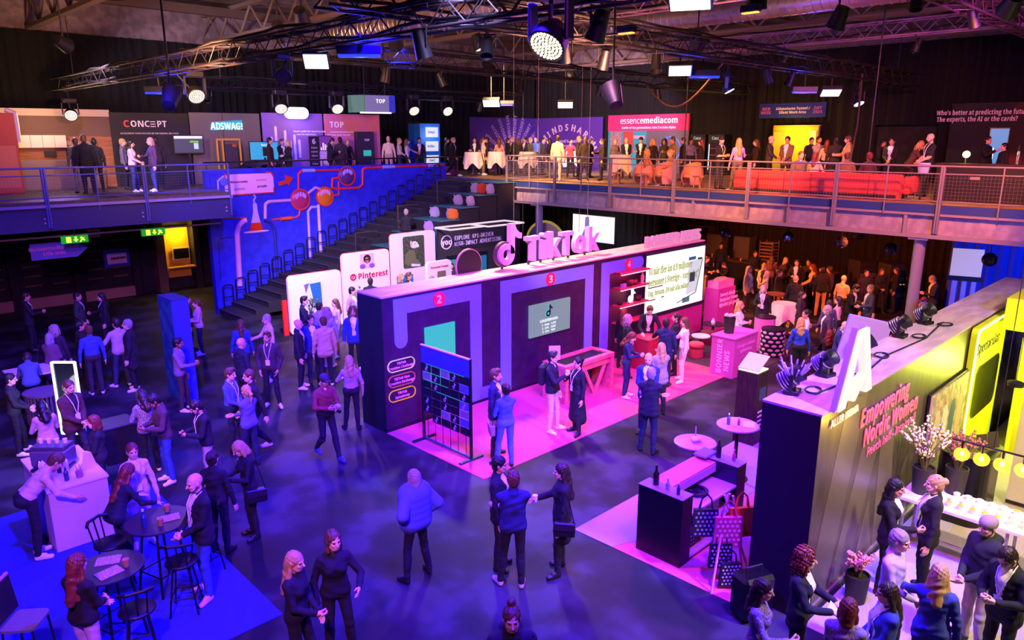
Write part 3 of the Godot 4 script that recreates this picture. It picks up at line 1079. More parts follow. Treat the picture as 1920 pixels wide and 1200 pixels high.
# ---------------------------------------------------------------- galleries with railings
func galleries() -> void:
	var deck := noisy("gallery_deck", "4a4038", "5c5046", 0.03, 0.7, 2.0)
	struct("gallery_deck", plane_box(-9, 10.64, 4.3, 4.45, 24.1, 31.6), deck)
	struct("gallery_deck", plane_box(10.64, 22.0, 4.3, 4.45, 26.16, 31.6), deck)
	struct("gallery_deck", plane_box(22.0, 33.2, 4.3, 4.45, -9, 31.6), noisy("gallery_boards", "8a6e4c", "a88a62", 0.03, 0.6, 1.4, v3(1, 1, 0.2)))
	var steel := mat("3a3f58", 0.6)
	for r in [[-9.0, 10.64, 3.62, 4.3, 24.1, 24.3]]:
		var g := struct("gallery_girder", plane_box(r[0], r[1], r[2], r[3], r[4], r[5]), mat("2c3060", 0.6))
		for k in 8:
			for i in 2:
				for j in 2:
					part(g, "bolt", mb().bar(V(-7.9 + 2.62 * k + 0.16 * i, 3.85 + 0.12 * j, 24.1), V(-7.9 + 2.62 * k + 0.16 * i, 3.85 + 0.12 * j, 24.07), 0.025).done(), mat("c8c0c8", 0.4, 0.5))
		part(g, "edge_angle", plane_box(-9, 10.64, 4.28, 4.36, 23.98, 24.12), mat("8a8aa8", 0.5))
	var pg := struct("gallery_girder", plane_box(22.0, 22.1, 3.66, 4.2, -9, 26.1), noisy("girder_paint", "8d86a0", "a39cb4", 0.02, 0.55, 2.0))
	part(pg, "lower_flange", plane_box(21.82, 22.3, 3.56, 3.66, -9, 26.1), mat("8f889c", 0.55))
	part(pg, "upper_flange", plane_box(21.88, 22.2, 4.16, 4.22, -9, 26.1), mat("8f889c", 0.55))
	part(pg, "blue_edge", plane_box(21.94, 22.04, 4.22, 4.45, -9, 26.1), mat("24408e", 0.6))
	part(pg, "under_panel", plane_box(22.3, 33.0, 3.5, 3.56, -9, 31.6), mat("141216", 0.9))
	for k in 9:
		part(pg, "web_stiffener", plane_box(21.9, 22.0, 3.66, 4.16, -3.2 + 3.35 * k, -3.12 + 3.35 * k), mat("8f889c", 0.55))
	for c in [[22.1, 6.5], [22.1, 20.9]]:
		var p := struct("column", mb().bar(V(c[0], 0, c[1]), V(c[0], 3.56, c[1]), 0.15, -1, 20).done(), mat("8c86a0", 0.5))
		part(p, "cap_plate", plane_box(c[0] - 0.25, c[0] + 0.25, 3.5, 3.56, c[1] - 0.25, c[1] + 0.25), mat("8c86a0", 0.5))
	# railing bays: left gallery along a, right gallery along b
	for k in 6:
		railing(V(-5.3 + 2.65 * k, 4.45, 24.02), V(-2.65 + 2.65 * k, 4.45, 24.02), "5058a0", 0.92, "steel railing bay of the far gallery, %s counted from the blue mural" % ["sixth", "fifth", "fourth", "third", "second", "first"][k], "railing bays on the far gallery")
	for k in 8:
		railing(V(21.86, 4.45, 22.6 - 2.75 * k), V(21.86, 4.45, 22.6 - 2.75 * (k + 1)), "8e8896", 1.02, "grey railing bay with wire mesh on the lit gallery, %s counted from the bleachers" % ["first", "second", "third", "fourth", "fifth", "sixth", "seventh", "eighth"][k], "railing bays on the lit gallery")
	railing(V(21.9, 4.45, 22.62), V(24.6, 4.45, 22.62), "8e8896", 1.02, "grey railing bay running back from the top of the bleachers", "railing bays on the lit gallery")


func railing(p: Vector3, q: Vector3, hex: String, h: float, label: String, group: String) -> void:
	var d := q - p
	var L := d.length()
	var o := thing("railing", label, "railing", p, atan2(-d.z, d.x), group)
	var m := mat(hex, 0.45, 0.3)
	var side := -1.0 if absf(d.x) > absf(d.z) else 1.0
	var post := boxm(v3(0.05, h + 0.75, 0.09), 0.006)
	for x: float in [0.03, L - 0.03]:
		part(o, "post", post, m, at3(v3(x, h / 2 - 0.375, 0)))
	part(o, "slim_post", boxm(v3(0.035, h + 0.3, 0.035), 0.004), m, at3(v3(L / 2, h / 2 - 0.15, 0)))
	for y: float in [h, h - 0.2, 0.1]:
		part(o, "rail", mb().bar(v3(0, y, 0), v3(L, y, 0), 0.026 if y == h else 0.018, -1, 8).done(), m)
	var key := "wire%.2f%.2f" % [L, h]
	if not MC.has(key):
		var t := mb()
		var y0 := 0.1
		var y1 := h - 0.2
		var nx := int(L / 0.085)
		for k in nx:
			t.bar(v3(L * k / nx, y0, 0), v3(L * k / nx, y1, 0), 0.0028, -1, 3, false)
		for k in 9:
			t.bar(v3(0, y0 + (y1 - y0) * k / 8.0, 0), v3(L, y0 + (y1 - y0) * k / 8.0, 0), 0.0028, -1, 3, false)
		MC[key] = t.done()
	stuff(part(o, "wire_mesh", MC[key], m))


# ---------------------------------------------------------------- mural, stairs, bleachers
func stairs_and_mural() -> void:
	var w := thing("mural_wall", "tall royal blue wall painted with pipes, bubbles and a flask", "wall", Vector3.ZERO)
	var blue := noisy("mural_blue", "1c22b4", "262cc8", 0.02, 0.6, 2.5)
	part(w, "panel", plane_box(10.66, 21.4, 0, 5.12, 26.0, 26.16), blue)
	part(w, "end_post", plane_box(10.6, 10.72, 0, 5.12, 25.94, 26.2), mat("1c22b4", 0.6))
	var pipes := [
		["pipe", [[11.96, 3.27], [11.8, 3.22], [11.66, 3.08], [11.58, 2.85], [11.54, 1.8], [11.5, 0.9]], 0.1, "c890d0"], ["dark_pipe", [[12.64, 3.22], [12.88, 3.13], [13.02, 2.85], [13.02, 1.81], [13.0, 1.0]], 0.06, "1a2480"],
		["pale_pipe", [[13.77, 3.89], [12.88, 3.89], [12.75, 3.8], [12.7, 3.28]], 0.06, "c8a0d8"], ["red_pipe", [[14.14, 3.51], [14.08, 3.31], [13.95, 3.23], [12.96, 3.22]], 0.035, "d83a20"],
		["red_pipe", [[14.13, 4.28], [14.17, 4.85], [14.3, 4.97], [15.93, 4.96]], 0.045, "d83030"], ["red_pipe", [[15.91, 4.65], [15.63, 4.63], [15.58, 4.29], [15.76, 4.22], [16.83, 4.22], [17.0, 4.33], [17.05, 4.93], [17.15, 5.0], [21.28, 5.02]], 0.05, "e03028"],
		["red_pipe", [[15.6, 3.97], [15.87, 3.99], [15.9, 4.51]], 0.035, "d83a20"], ["pale_pipe", [[14.5, 4.1], [14.86, 4.32], [15.05, 4.25]], 0.055, "c8a0d8"], ["pale_pipe", [[14.88, 3.57], [14.62, 3.58], [14.47, 3.42], [14.43, 1.3]], 0.05, "b89ae0"],
		["pale_pipe", [[14.93, 3.66], [14.91, 1.4]], 0.065, "c0a0e0"], ["red_tube", [[12.0, 3.36], [11.06, 3.4], [11.02, 3.62], [11.03, 4.18]], 0.03, "b03038"], ["pale_tube", [[11.03, 4.18], [11.05, 4.71], [11.26, 4.88]], 0.03, "b0a0d8"], ["thin_tube", [[10.81, 1.2], [10.86, 2.59], [10.95, 2.7], [11.44, 2.71]], 0.02, "141a60"]]
	for p in pipes:
		var arr := []
		for q in p[1]: arr.append(V(q[0], q[1], 26.0))
		part(w, p[0], mb().path(arr, p[2], 8).done(), mat(p[3], 0.5))
	var fl := at3(V(0, 0, 26.0))
	part(w, "notice_panel", mb().prism(rrect(1.85, 0.72, 0.08, v2(12.2, 4.57)), 0.03, fl).done(), mat("dca8d8", 0.6))
	part(w, "panel_edge", mb().path([V(11.5, 4.2, 25.98), V(13.1, 4.22, 25.98), V(13.12, 4.42, 25.98)], 0.03, 6).done(), mat("c03040", 0.5))
	part(w, "panel_edge", mb().path([V(11.26, 4.8, 25.98), V(11.32, 4.93, 25.98), V(11.5, 4.94, 25.98)], 0.03, 6).done(), mat("c03040", 0.5))
	part(w, "panel_edge", mb().path([V(12.85, 4.96, 25.98), V(13.05, 4.96, 25.98), V(13.14, 4.8, 25.98)], 0.03, 6).done(), mat("c03040", 0.5))
	part(w, "round_emblem", mb().prism(circ(0.15, 20, v2(11.26, 4.69)), 0.045, fl).done(), mat("5a60c8", 0.5))
	words(w, "lettering", "Mannerstedts", 0.07, V(11.8, 4.66, 25.96), mat("241838"), 0, 0.006)
	words(w, "lettering", "ADREADS", 0.07, V(11.8, 4.4, 25.96), mat("3a2858"), 0, 0.006, false)
	words(w, "lettering", "prospector", 0.06, V(12.65, 4.7, 25.96), mat("b04060"), 0, 0.006, false)
	words(w, "lettering", "groupM", 0.07, V(12.65, 4.47, 25.96), mat("241838"), 0, 0.006)
	part(w, "arrow", mb().prism(PackedVector2Array([v2(13.32, 4.58), v2(13.62, 4.67), v2(13.6, 4.85), v2(13.93, 4.73), v2(13.71, 4.44), v2(13.68, 4.53), v2(13.35, 4.44)]), 0.03, fl).done(), mat("c83818", 0.5))
	for b in [[14.17, 3.9, 0.38, "b03060", "c09ae0", "bubble"], [15.23, 3.96, 0.36, "d87820", "e0a0c0", "bubble"], [16.28, 4.71, 0.36, "5a3070", "b0a0e0", "bubble"]]:
		var bu := part(w, b[5], mb().lathe([v2(0, 0.1), v2(b[2] * 0.5, 0.085), v2(b[2] * 0.85, 0.045), v2(b[2], 0)], 28, V(b[0], b[1], 26.0), true, Basis(Vector3.RIGHT, PI / 2)).done(), mat(b[3], 0.3))
		part(bu, "rim", mb().ring(circ(b[2] + 0.03, 28, v2(b[0], b[1])), circ(b[2] - 0.02, 28, v2(b[0], b[1])), 0.04, fl).done(), mat("d84028", 0.4))
		for k in 5:
			var an := 0.5 + 0.55 * k
			part(bu, "swirl", mb().ball(V(b[0] + 0.2 * cos(an), b[1] + 0.06 + 0.14 * sin(an), 25.91), v3(0.055, 0.1, 0.02), 8, 6).done(), mat(b[4], 0.4))
	part(w, "flask", mb().prism(PackedVector2Array([v2(12.1, 3.0), v2(12.52, 3.0), v2(12.42, 3.55), v2(12.4, 3.86), v2(12.26, 3.86), v2(12.25, 3.55)]), 0.03, fl).done(), mat("b8a8e8", 0.4))
	part(w, "flask_liquid", mb().prism(PackedVector2Array([v2(12.06, 2.88), v2(12.55, 2.88), v2(12.5, 3.16), v2(12.14, 3.16)]), 0.045, fl).done(), mat("c83010", 0.35))
	part(w, "steam", mb().path([V(12.33, 3.86, 25.98), V(12.3, 3.98, 25.98), V(12.38, 4.08, 25.98), V(12.32, 4.18, 25.98)], 0.035, 6).done(), mat("9a98e0", 0.6))
	part(w, "plate", mb().ball(V(12.32, 2.83, 25.99), v3(0.5, 0.045, 0.03), 20, 8).done(), mat("d8a8d8", 0.5))
	part(w, "pipe_sleeve", mb().bar(V(14.35, 4.975, 25.98), V(14.85, 4.97, 25.98), 0.07).done(), mat("9ab0e0", 0.4))
	part(w, "pipe_sleeve", mb().bar(V(13.3, 3.22, 25.98), V(13.75, 3.225, 25.98), 0.07).done(), mat("d85a18", 0.4))
	part(w, "pipe_sleeve", mb().bar(V(18.0, 5.01, 25.98), V(18.6, 5.01, 25.98), 0.07).done(), mat("9ab0e0", 0.4))
	part(w, "pipe_sleeve", mb().bar(V(20.4, 5.015, 25.98), V(20.9, 5.015, 25.98), 0.07).done(), mat("9ab0e0", 0.4))
	part(w, "handrail", mb().path([V(10.7, 5.35, 26.25), V(22.6, 5.35, 26.25)], 0.03, 8).done(), mat("3a3238", 0.4, 0.5))
	for k in 6:
		part(w, "handrail_post", mb().bar(V(10.8 + 2.3 * k, 4.46, 26.25), V(10.8 + 2.3 * k, 5.35, 26.25), 0.022).done(), mat("3a3238", 0.4, 0.5))
	# stairs
	var st := thing("staircase", "black staircase climbing along the blue mural to the gallery", "staircase", Vector3.ZERO)
	var black := noisy("stair_black", "1a1a22", "26262e", 0.05, 0.75, 1.0)
	for k in 22:
		part(st, "step", plane_box(10.62 + 0.49 * k, 22.0 if k > 20 else 10.62 + 0.49 * (k + 1) + 0.02, maxf(0.0, 0.2 * k - 0.2), 0.2 * (k + 1), 24.0, 25.98, 0.006), black)
		part(st, "nosing", plane_box(10.6 + 0.49 * k, 10.64 + 0.49 * k, 0.2 * (k + 1) - 0.03, 0.2 * (k + 1) + 0.004, 24.0, 25.98), mat("3c3844", 0.5))
	for k in 21:
		var a := 10.78 + 0.49 * k
		var y := 0.2 * (k + 1)
		part(st, "hoop_rail", mb().path([V(a, y, 25.8), V(a, y + 0.78, 25.8), V(a + 0.06, y + 0.84, 25.8), V(a + 0.3, y + 0.84, 25.8), V(a + 0.36, y + 0.78, 25.8), V(a + 0.36, y, 25.8)], 0.022, 6).bar(V(a, y + 0.4, 25.8), V(a + 0.36, y + 0.4, 25.8), 0.018, -1, 6).bar(V(a, y + 0.06, 25.8), V(a + 0.36, y + 0.06, 25.8), 0.018, -1, 6).done(), mat("14121a", 0.4, 0.3))
	var bl := thing("bleachers", "dark seating tiers with teal tops beside the black staircase", "bleachers", Vector3.ZERO)
	for k in 9:
		var y := 0.88 + 0.44 * k
		var a0 := 12.6 + 0.98 * k + 0.4
		part(bl, "tier", plane_box(a0, 22.2 if k == 8 else a0 + 1.02, 0.0, y - 0.03, 22.1, 23.98, 0.006), mat("241c24", 0.75))
		part(bl, "tier_top", plane_box(a0 - 0.03, 22.2 if k == 8 else a0 + 0.98, y - 0.03, y, 22.08, 23.98, 0.006), mat("2c6a70", 0.6))
	for k in 3:
		part(bl, "guard_rail", mb().path([V(15.2 + 2.0 * k, 1.8 + 0.9 * k, 23.9), V(15.2 + 2.0 * k, 2.7 + 0.9 * k, 23.9), V(16.2 + 2.0 * k, 2.7 + 0.9 * k, 23.9)], 0.022, 6).done(), mat("5a4a48", 0.4, 0.4))
	var cu := [[20.7, 3.95, 22.8, "d8521c", 0.2, "orange cushion on the second highest bleacher tier"], [20.7, 3.95, 23.25, "b0a4a8", -0.3, "grey cushion leaning beside the orange one high on the bleachers"], [20.75, 3.95, 22.3, "c8bcb8", 0.5, "pale tilted cushion at the end of the second highest tier"], [19.75, 3.51, 23.2, "b8a8a8", 0.1, "beige cushion on the third bleacher tier near the stairs"], [19.75, 3.51, 22.4, "bcaeae", 0.6, "beige cushion on the third bleacher tier near the lit end"], [18.75, 3.07, 23.5, "a8a0b8", 0.2, "lilac grey cushion on the fourth bleacher tier"], [18.8, 3.07, 22.55, "a89ac8", -0.2, "lilac cushion behind the round orange one"], [18.7, 3.07, 22.3, "e07a20", 0.3, "round orange cushion on the fourth bleacher tier"], [17.3, 2.63, 23.6, "d84818", 0.3, "orange cushion beside the person seated on the bleachers"], [17.8, 2.63, 22.7, "9a78d0", 0.0, "violet cushion on the fifth bleacher tier"]]
	for c in cu:
		var t := mb()
		t.ball(v3(0, 0.2, 0), v3(0.24, 0.22, 0.09), 16, 10)
		for s: float in [-1.0, 1.0]:
			t.bar(v3(0.1 * s, 0.3, 0), v3(0.21 * s, 0.4, 0), 0.06, 0.015, 8)
			t.bar(v3(0.1 * s, 0.1, 0), v3(0.21 * s, 0.01, 0), 0.06, 0.015, 8)
		single("cushion", t.done(), mat(c[3], 0.9), c[5], "cushion", Transform3D(Basis(Vector3.UP, -0.8 + c[4]) * Basis(Vector3.RIGHT, -0.25), V(c[0], c[1] + 0.02, c[2])), "cushions on the bleachers")
# ---------------------------------------------------------------- signs along the galleries
func gallery_signs() -> void:
	var R := -deg_to_rad(9.8)
	var O := V(8.86, 4.45, 29.8)
	var X := Basis(Vector3.UP, R)
	var th := thing("sign_panel", "black sign panel reading CONCEPT with a red first letter", "sign", O + X * v3(0.06, 0, 0), R)
	bp(th, "board", v3(1.33, 1.32, 0), v3(2.66, 2.64, 0.08), mat("211d1c", 0.7))
	words(th, "logo_letter", "C", 0.24, v3(0.52, 2.24, 0.05), mat("e8402c", 0.5))
	words(th, "lettering", "ONC", 0.22, v3(0.65, 2.24, 0.05), mat("f2ece4", 0.5), 0, 0.012, true, 0)
	var nx := 0.69 + text_mesh("ONC", 0.22, 0.012, "Droid Sans", true, 0).get_aabb().size.x
	for k in 3:
		bp(th, "letter_bar", v3(nx + 0.09, 2.15 + 0.085 * k, 0.05), v3(0.17, 0.03, 0.012), mat("f2ece4", 0.5), 0.001)
	words(th, "lettering", "PT", 0.22, v3(nx + 0.21, 2.24, 0.05), mat("f2ece4", 0.5), 0, 0.012, true, 0)
	words(th, "small_lettering", "ACCELERATE YOUR SUCCESS IN THE DIGITAL AD SPACE", 0.055, v3(1.28, 1.9, 0.05), mat("d8cfc0", 0.5))
	th = thing("sign_panel", "dark olive sign panel with glowing cyan slanted lettering", "sign", O + X * v3(2.76, 0, 0), R)
	bp(th, "board", v3(0.6, 1.34, 0), v3(1.2, 2.68, 0.08), mat("6e6656", 0.7))
	bp(th, "board", v3(1.93, 1.34, 0), v3(1.42, 2.68, 0.08), mat("6e6656", 0.7))
	var ad := words(th, "neon_sign", "ADSWAG!", 0.26, v3(1.35, 2.18, 0.08), mat("bff4ff", 0.4, 0, 2.2), 0, 0.03, true, 1, "Droid Sans", 0.75)
	part(th, "neon_sign_glow", mb().prism(PackedVector2Array([v2(0.78, 2.02), v2(1.9, 2.1), v2(1.95, 2.42), v2(0.88, 2.34)]), 0.03, at3(v3(0, 0, 0.045))).done(), mat("1a9ad0", 0.4, 0, 1.2))
	th = thing("sign_panel", "violet sign panel with tall white sound bars", "sign", O + X * v3(5.48, 0, 0), R)
	bp(th, "board", v3(1.27, 1.36, 0), v3(2.52, 2.72, 0.08), mat("8a62c0", 0.6))
	var hs := [0.6, 1.0, 0.55, 0.85, 0.45, 0.7, 0.5]
	for k in 7:
		part(th, "sound_bar", mb().prism(rrect(0.1, hs[k] * 1.5, 0.05, v2(0.34 + 0.19 * k, 1.15 + hs[k] * 0.3)), 0.02, at3(v3(0, 0, 0.04))).done(), mat("e8dcff", 0.5))
	words(th, "lettering", "Smart audio for smart brands", 0.07, v3(1.95, 2.0, 0.05), mat("ffffff", 0.5))
	words(th, "lettering", "acast for advertisers", 0.06, v3(1.8, 1.88, 0.05), mat("ffffff", 0.5))
	var cloud := thing("bubble_sign", "white rounded speech-bubble light sign above the violet panel", "sign", O + X * v3(6.85, 2.72, 0.2), R)
	part(cloud, "light_box", mb().prism(rrect(0.98, 0.46, 0.22), 0.12).done(), mat("fff0ff", 0.5, 0, 1.5))
	for k in 3:
		words(cloud, "lettering", ["TUNE IN", "TURN UP", "STAND OUT"][k], 0.06, v3(0.12, 0.1 - 0.1 * k, 0.125), mat("6a5070"), 0, 0.006)
	omni(cloud, O + X * v3(6.85, 2.72, 0.7), "f4d8ff", 1.2, 0.3)
	th = thing("sign_panel", "pink sign panel with white TOP lettering and a thin white line", "sign", O + X * v3(8.08, 0, 0), R)
	bp(th, "board", v3(1.27, 1.36, 0), v3(2.52, 2.72, 0.08), mat("d87a98", 0.6))
	words(th, "lettering", "TOP", 0.24, v3(0.55, 2.28, 0.05), mat("ffffff", 0.4))
	bp(th, "white_line", v3(1.2, 1.98, 0.05), v3(1.9, 0.035, 0.012), mat("ffffff", 0.4), 0.001)
	words(th, "lettering", "elevate your brand", 0.08, v3(0.62, 1.86, 0.05), mat("ffe8f0", 0.4))
	var kio := thing("screen_kiosk", "dark standing kiosk with small screen beside the pink panel", "kiosk", O + X * v3(9.72, 0, 0.35), R)
	bp(kio, "case", v3(0.0, 1.0, 0), v3(0.8, 2.0, 0.3), mat("2c2430", 0.5), 0.01)
	words(kio, "lettering", "TOP", 0.09, v3(0.05, 1.65, 0.16), mat("f0f0f0"))
	bp(kio, "screen", v3(0.05, 1.1, 0.155), v3(0.36, 0.24, 0.012), mat("30c8c8", 0.3, 0, 0.7), 0.002)
	# screens and columns standing in front of the row
	var tv := thing("display_screen", "white and green website on a wide screen by the black sign", "screen", O + X * v3(2.55, 0, 0.5), R)
	bp(tv, "stand", v3(0, 0.6, 0), v3(0.08, 1.2, 0.08), mat("181818"))
	bp(tv, "case", v3(0, 1.5, 0), v3(1.06, 0.68, 0.05), mat("101010", 0.4))
	bp(tv, "screen", v3(0, 1.5, 0.03), v3(1.0, 0.6, 0.01), mat("4a5866", 0.4, 0, 0.5), 0.001)
	bp(tv, "screen_header", v3(0, 1.76, 0.037), v3(1.0, 0.09, 0.006), mat("f0e8ff", 0.4, 0, 1.2), 0.001)
	bp(tv, "screen_button", v3(0.2, 1.6, 0.037), v3(0.3, 0.07, 0.006), mat("8ac820", 0.4, 0, 0.9), 0.001)
	bp(tv, "screen_badge", v3(0.26, 1.44, 0.037), v3(0.16, 0.22, 0.006), mat("d0e0f0", 0.4, 0, 0.9), 0.001)
	tv = thing("display_screen", "bright blue screen with a phone picture, turned towards the stairs", "screen", O + X * v3(5.15, 0, 1.2), R)
	bp(tv, "stand", v3(0, 0.5, 0), v3(0.08, 1.0, 0.08), mat("181818"))
	bp(tv, "case", v3(0, 1.25, 0), v3(1.14, 0.72, 0.05), mat("101010", 0.4))
	bp(tv, "screen", v3(0, 1.25, 0.03), v3(1.08, 0.66, 0.01), mat("30a8e8", 0.4, 0, 0.9), 0.001)
	bp(tv, "screen_phone", v3(0.02, 1.22, 0.037), v3(0.18, 0.34, 0.006), mat("40303a", 0.4, 0, 0.3), 0.001)
	words(tv, "screen_text", "Beem", 0.07, v3(0.02, 1.47, 0.037), mat("ffffff", 0.4, 0, 1.0), 0, 0.004)
	var fr := thing("gaming_cage", "yellow metal gaming cage beside the blue screen", "frame", O + X * v3(3.9, 0, 0.9), R)
	for x: float in [-0.42, -0.22, 0.42]:
		bp(fr, "upright", v3(x, 0.85, 0), v3(0.06, 1.7, 0.06), mat("e0a810", 0.5))
	bp(fr, "cross_bar", v3(0, 1.68, 0), v3(0.9, 0.07, 0.06), mat("e0a810", 0.5))
	bp(fr, "game_console", v3(0.08, 1.05, -0.05), v3(0.5, 0.9, 0.2), mat("2a2626", 0.5), 0.02)
	bp(fr, "red_light", v3(0.2, 1.45, 0.07), v3(0.16, 0.1, 0.02), mat("e04020", 0.5, 0, 0.5), 0.004)
	var tyre := thing("tyre_stack", "black racing tyres lying below the blue screen", "tyres", O + X * v3(4.75, 0.42, 1.5), R)
	for k in 3:
		part(tyre, "tyre", mb().lathe([v2(0.2, -0.1), v2(0.38, -0.12), v2(0.42, 0), v2(0.38, 0.12), v2(0.2, 0.1), v2(0.2, -0.1)], 22, v3(-0.3 + 0.55 * k, 0.02 if k != 1 else 0.1, 0.2 * (k % 2)), false, Basis(Vector3.RIGHT, 1.2) * Basis(Vector3.BACK, 0.3 * k)).done(), mat("0e0e10", 0.6))
	var pst := thing("poster_stand", "tall black poster stand with pale lettering by the violet panel", "stand", O + X * v3(7.3, 0, 0.8), R)
	bp(pst, "board", v3(0, 0.9, 0), v3(0.42, 1.8, 0.04), mat("181420", 0.6))
	words(pst, "number", "6", 0.2, v3(0, 1.6, 0.03), mat("e8d8f0"))
	for k in 5:
		words(pst, "lettering", ["listen", "watch", "share", "repeat", "enjoy"][k], 0.07, v3(0, 1.35 - 0.16 * k, 0.03), mat("d8b8c0"), 0, 0.006)
	tv = thing("display_screen", "purple and pink graph on a screen beside the black poster stand", "screen", O + X * v3(7.85, 0, 0.6), R)
	bp(tv, "case", v3(0, 1.5, 0), v3(0.56, 0.66, 0.05), mat("181020", 0.4))
	bp(tv, "stand", v3(0, 0.6, 0), v3(0.5, 1.2, 0.2), mat("e0c8f0", 0.6))
	bp(tv, "screen", v3(0, 1.5, 0.03), v3(0.5, 0.6, 0.01), mat("7a30b0", 0.4, 0, 0.8), 0.001)
	for k in 5:
		bp(tv, "screen_column", v3(-0.18 + 0.09 * k, 1.3 + 0.03 * (k * 7 % 4), 0.037), v3(0.06, 0.12 + 0.06 * (k * 7 % 4), 0.005), mat("ffd8f0", 0.4, 0, 0.9), 0.001)
	# snack room beyond, left end
	var sn := thing("snack_room", "brown timber snack bar room at the end of the far gallery", "room", V(3.0, 4.45, 30.6), -0.1)
	bp(sn, "back_wall", v3(2.8, 0.9, 0), v3(6.4, 1.9, 0.1), noisy("snack_wood", "8a5428", "a46a38", 0.02, 0.6, 1.0, v3(0.2, 3, 1)))
	bp(sn, "upper_wall", v3(2.8, 2.15, 0.02), v3(6.4, 0.7, 0.1), mat("6a5040", 0.7))
	bp(sn, "ceiling_edge", v3(2.8, 2.6, 0.05), v3(6.4, 0.24, 0.2), mat("c8b098", 0.7))
	for k in 5:
		bp(sn, "cupboard", v3(2.9 + 0.36 * k, 1.62, 0.15), v3(0.35, 0.42, 0.25), mat("e8dcc8", 0.5))
	bp(sn, "lit_shelf_light", v3(4.1, 0.78, 0.12), v3(0.9, 0.35, 0.1), mat("e8a820", 0.5, 0, 0.8))
	bp(sn, "menu_board", v3(4.0, 1.2, 0.12), v3(0.36, 0.2, 0.04), mat("141210", 0.6))
	bp(sn, "counter", v3(4.2, 0.5, 0.6), v3(2.6, 1.0, 0.5), mat("8a7468", 0.6), 0.01)
	var tvs := thing("wall_television", "dark television with a crowd picture in the brown snack room", "television", V(7.95, 5.8, 30.0), -0.15)
	bp(tvs, "case", Vector3.ZERO, v3(1.0, 0.62, 0.06), mat("0c0c0e", 0.3))
	bp(tvs, "screen", v3(0, 0, 0.033), v3(0.94, 0.56, 0.008), noisy("tv_picture", "12100e", "a06a50", 0.03, 0.3, 0.5), 0.001)
	omni(sn, V(6.6, 6.7, 28.6), "ffcf9a", 3.0, 0.3)
	var red := thing("photo_booth", "orange red booth with white pipe corner at the edge of view", "booth", V(5.2, 4.45, 28.6), -0.1)
	bp(red, "body", v3(0, 1.25, 0), v3(1.0, 2.5, 0.8), mat("c8502c", 0.6), 0.02)
	bp(red, "panel", v3(0.05, 0.85, 0.41), v3(0.75, 1.3, 0.02), mat("d87850", 0.6))
	part(red, "pipe", mb().path([v3(0.55, 1.6, 0.3), v3(0.55, 2.5, 0.3), v3(0.3, 2.6, 0.3)], 0.07, 8).done(), mat("e8d8d0", 0.5))
	# hanging double screen
	var hs2 := thing("hanging_screen", "pair of hanging screens with TOP lettering above the pink panel", "screen", V(16.3, 7.1, 24.0), -0.25)
	bp(hs2, "screen", v3(0.28, 0.32, 0), v3(1.1, 0.62, 0.08), mat("9a8ac8", 0.5, 0, 0.5))
	bp(hs2, "screen", v3(-0.55, 0.32, -0.2), v3(0.7, 0.62, 0.08), mat("70a890", 0.5, 0, 0.4), 0.004, Basis(Vector3.UP, -0.9))
	bp(hs2, "screen_edge", v3(0.75, 0.32, 0.05), v3(0.24, 0.6, 0.02), mat("3038e0", 0.5, 0, 0.6))
	words(hs2, "screen_text", "TOP", 0.14, v3(0.3, 0.42, 0.05), mat("ffffff", 0.4, 0, 1.0))
	for x: float in [-0.3, 0.5]:
		part(hs2, "drop_pole", mb().bar(v3(x, 0.6, 0), v3(x, 4.1, 0), 0.02).done(), mat("141414"))
	bp(hs2, "lower_light", v3(0.1, 0.0, 0.05), v3(1.2, 0.05, 0.1), mat("fff0ff", 0.4, 0, 1.6))
	var cab := thing("blue_cabinet", "tall bright blue cabinet with white framed pictures by the drape", "cabinet", V(22.5, 4.45, 28.9))
	bp(cab, "body", v3(0, 1.2, 0), v3(1.2, 2.4, 0.9), mat("2272d0", 0.5), 0.01)
	for k in 3:
		bp(cab, "picture", v3(0.1, 2.0 - 0.65 * k, 0.46), v3(0.75, 0.46, 0.02), mat("f4f0ff", 0.5, 0, 0.8))
		words(cab, "lettering", ["Simply", "brilliant", "reach"][k], 0.11, v3(0.1, 2.0 - 0.65 * k, 0.475), mat("2030a0"), 0.05, 0.006)
	omni(cab, V(22.6, 6.3, 27.9), "b8d8ff", 0.8, 0.3)
	# word wall in the corner: two purple panels
	var wl := thing("word_wall", "purple wall panel with words swirling outwards from the corner", "sign", V(27.3, 4.45, 31.05))
	bp(wl, "board", v3(2.55, 1.42, 0), v3(5.1, 2.84, 0.08), mat("4a2a92", 0.6))
	for k in 11:
		var an := 0.12 + 0.27 * k
		var c := v2(3.2, 0.5)
		for j in 2:
			var rr := 0.75 + 1.05 * j
			var p := c + v2(cos(an), sin(an)) * rr
			if p.x < 0.45 or p.x > 4.75 or p.y > 2.6: continue
			part(wl, "lettering", text_mesh(["MINDSHARE", "HYSOMET"][j], 0.15 + 0.07 * j, 0.01), mat("a890d8", 0.5), Transform3D(Basis(Vector3.BACK, an if an < PI / 2 else an + PI), v3(p.x, p.y, 0.045)))
	var wr := thing("arch_word_wall", "purple wall panel with MINDSHARE letters set in an arch", "sign", V(32.4, 4.45, 28.5), -PI / 2)
	bp(wr, "board", v3(0, 1.42, 0), v3(5.1, 2.84, 0.08), mat("54309c", 0.6))
	var arch := "REMINDSHAREMI"
	for k in arch.length():
		var an := PI * (0.93 - 0.86 * k / (arch.length() - 1.0))
		part(wr, "letter", text_mesh(arch[k], 0.36, 0.012), mat("d8b8d8", 0.5), Transform3D(Basis(Vector3.BACK, an - PI / 2), v3(cos(an) * 2.2, 0.55 + sin(an) * 1.75, 0.045)))
	words(wr, "small_lettering", "Good Growth", 0.17, v3(0.1, 1.55, 0.045), mat("c8b0f0"))
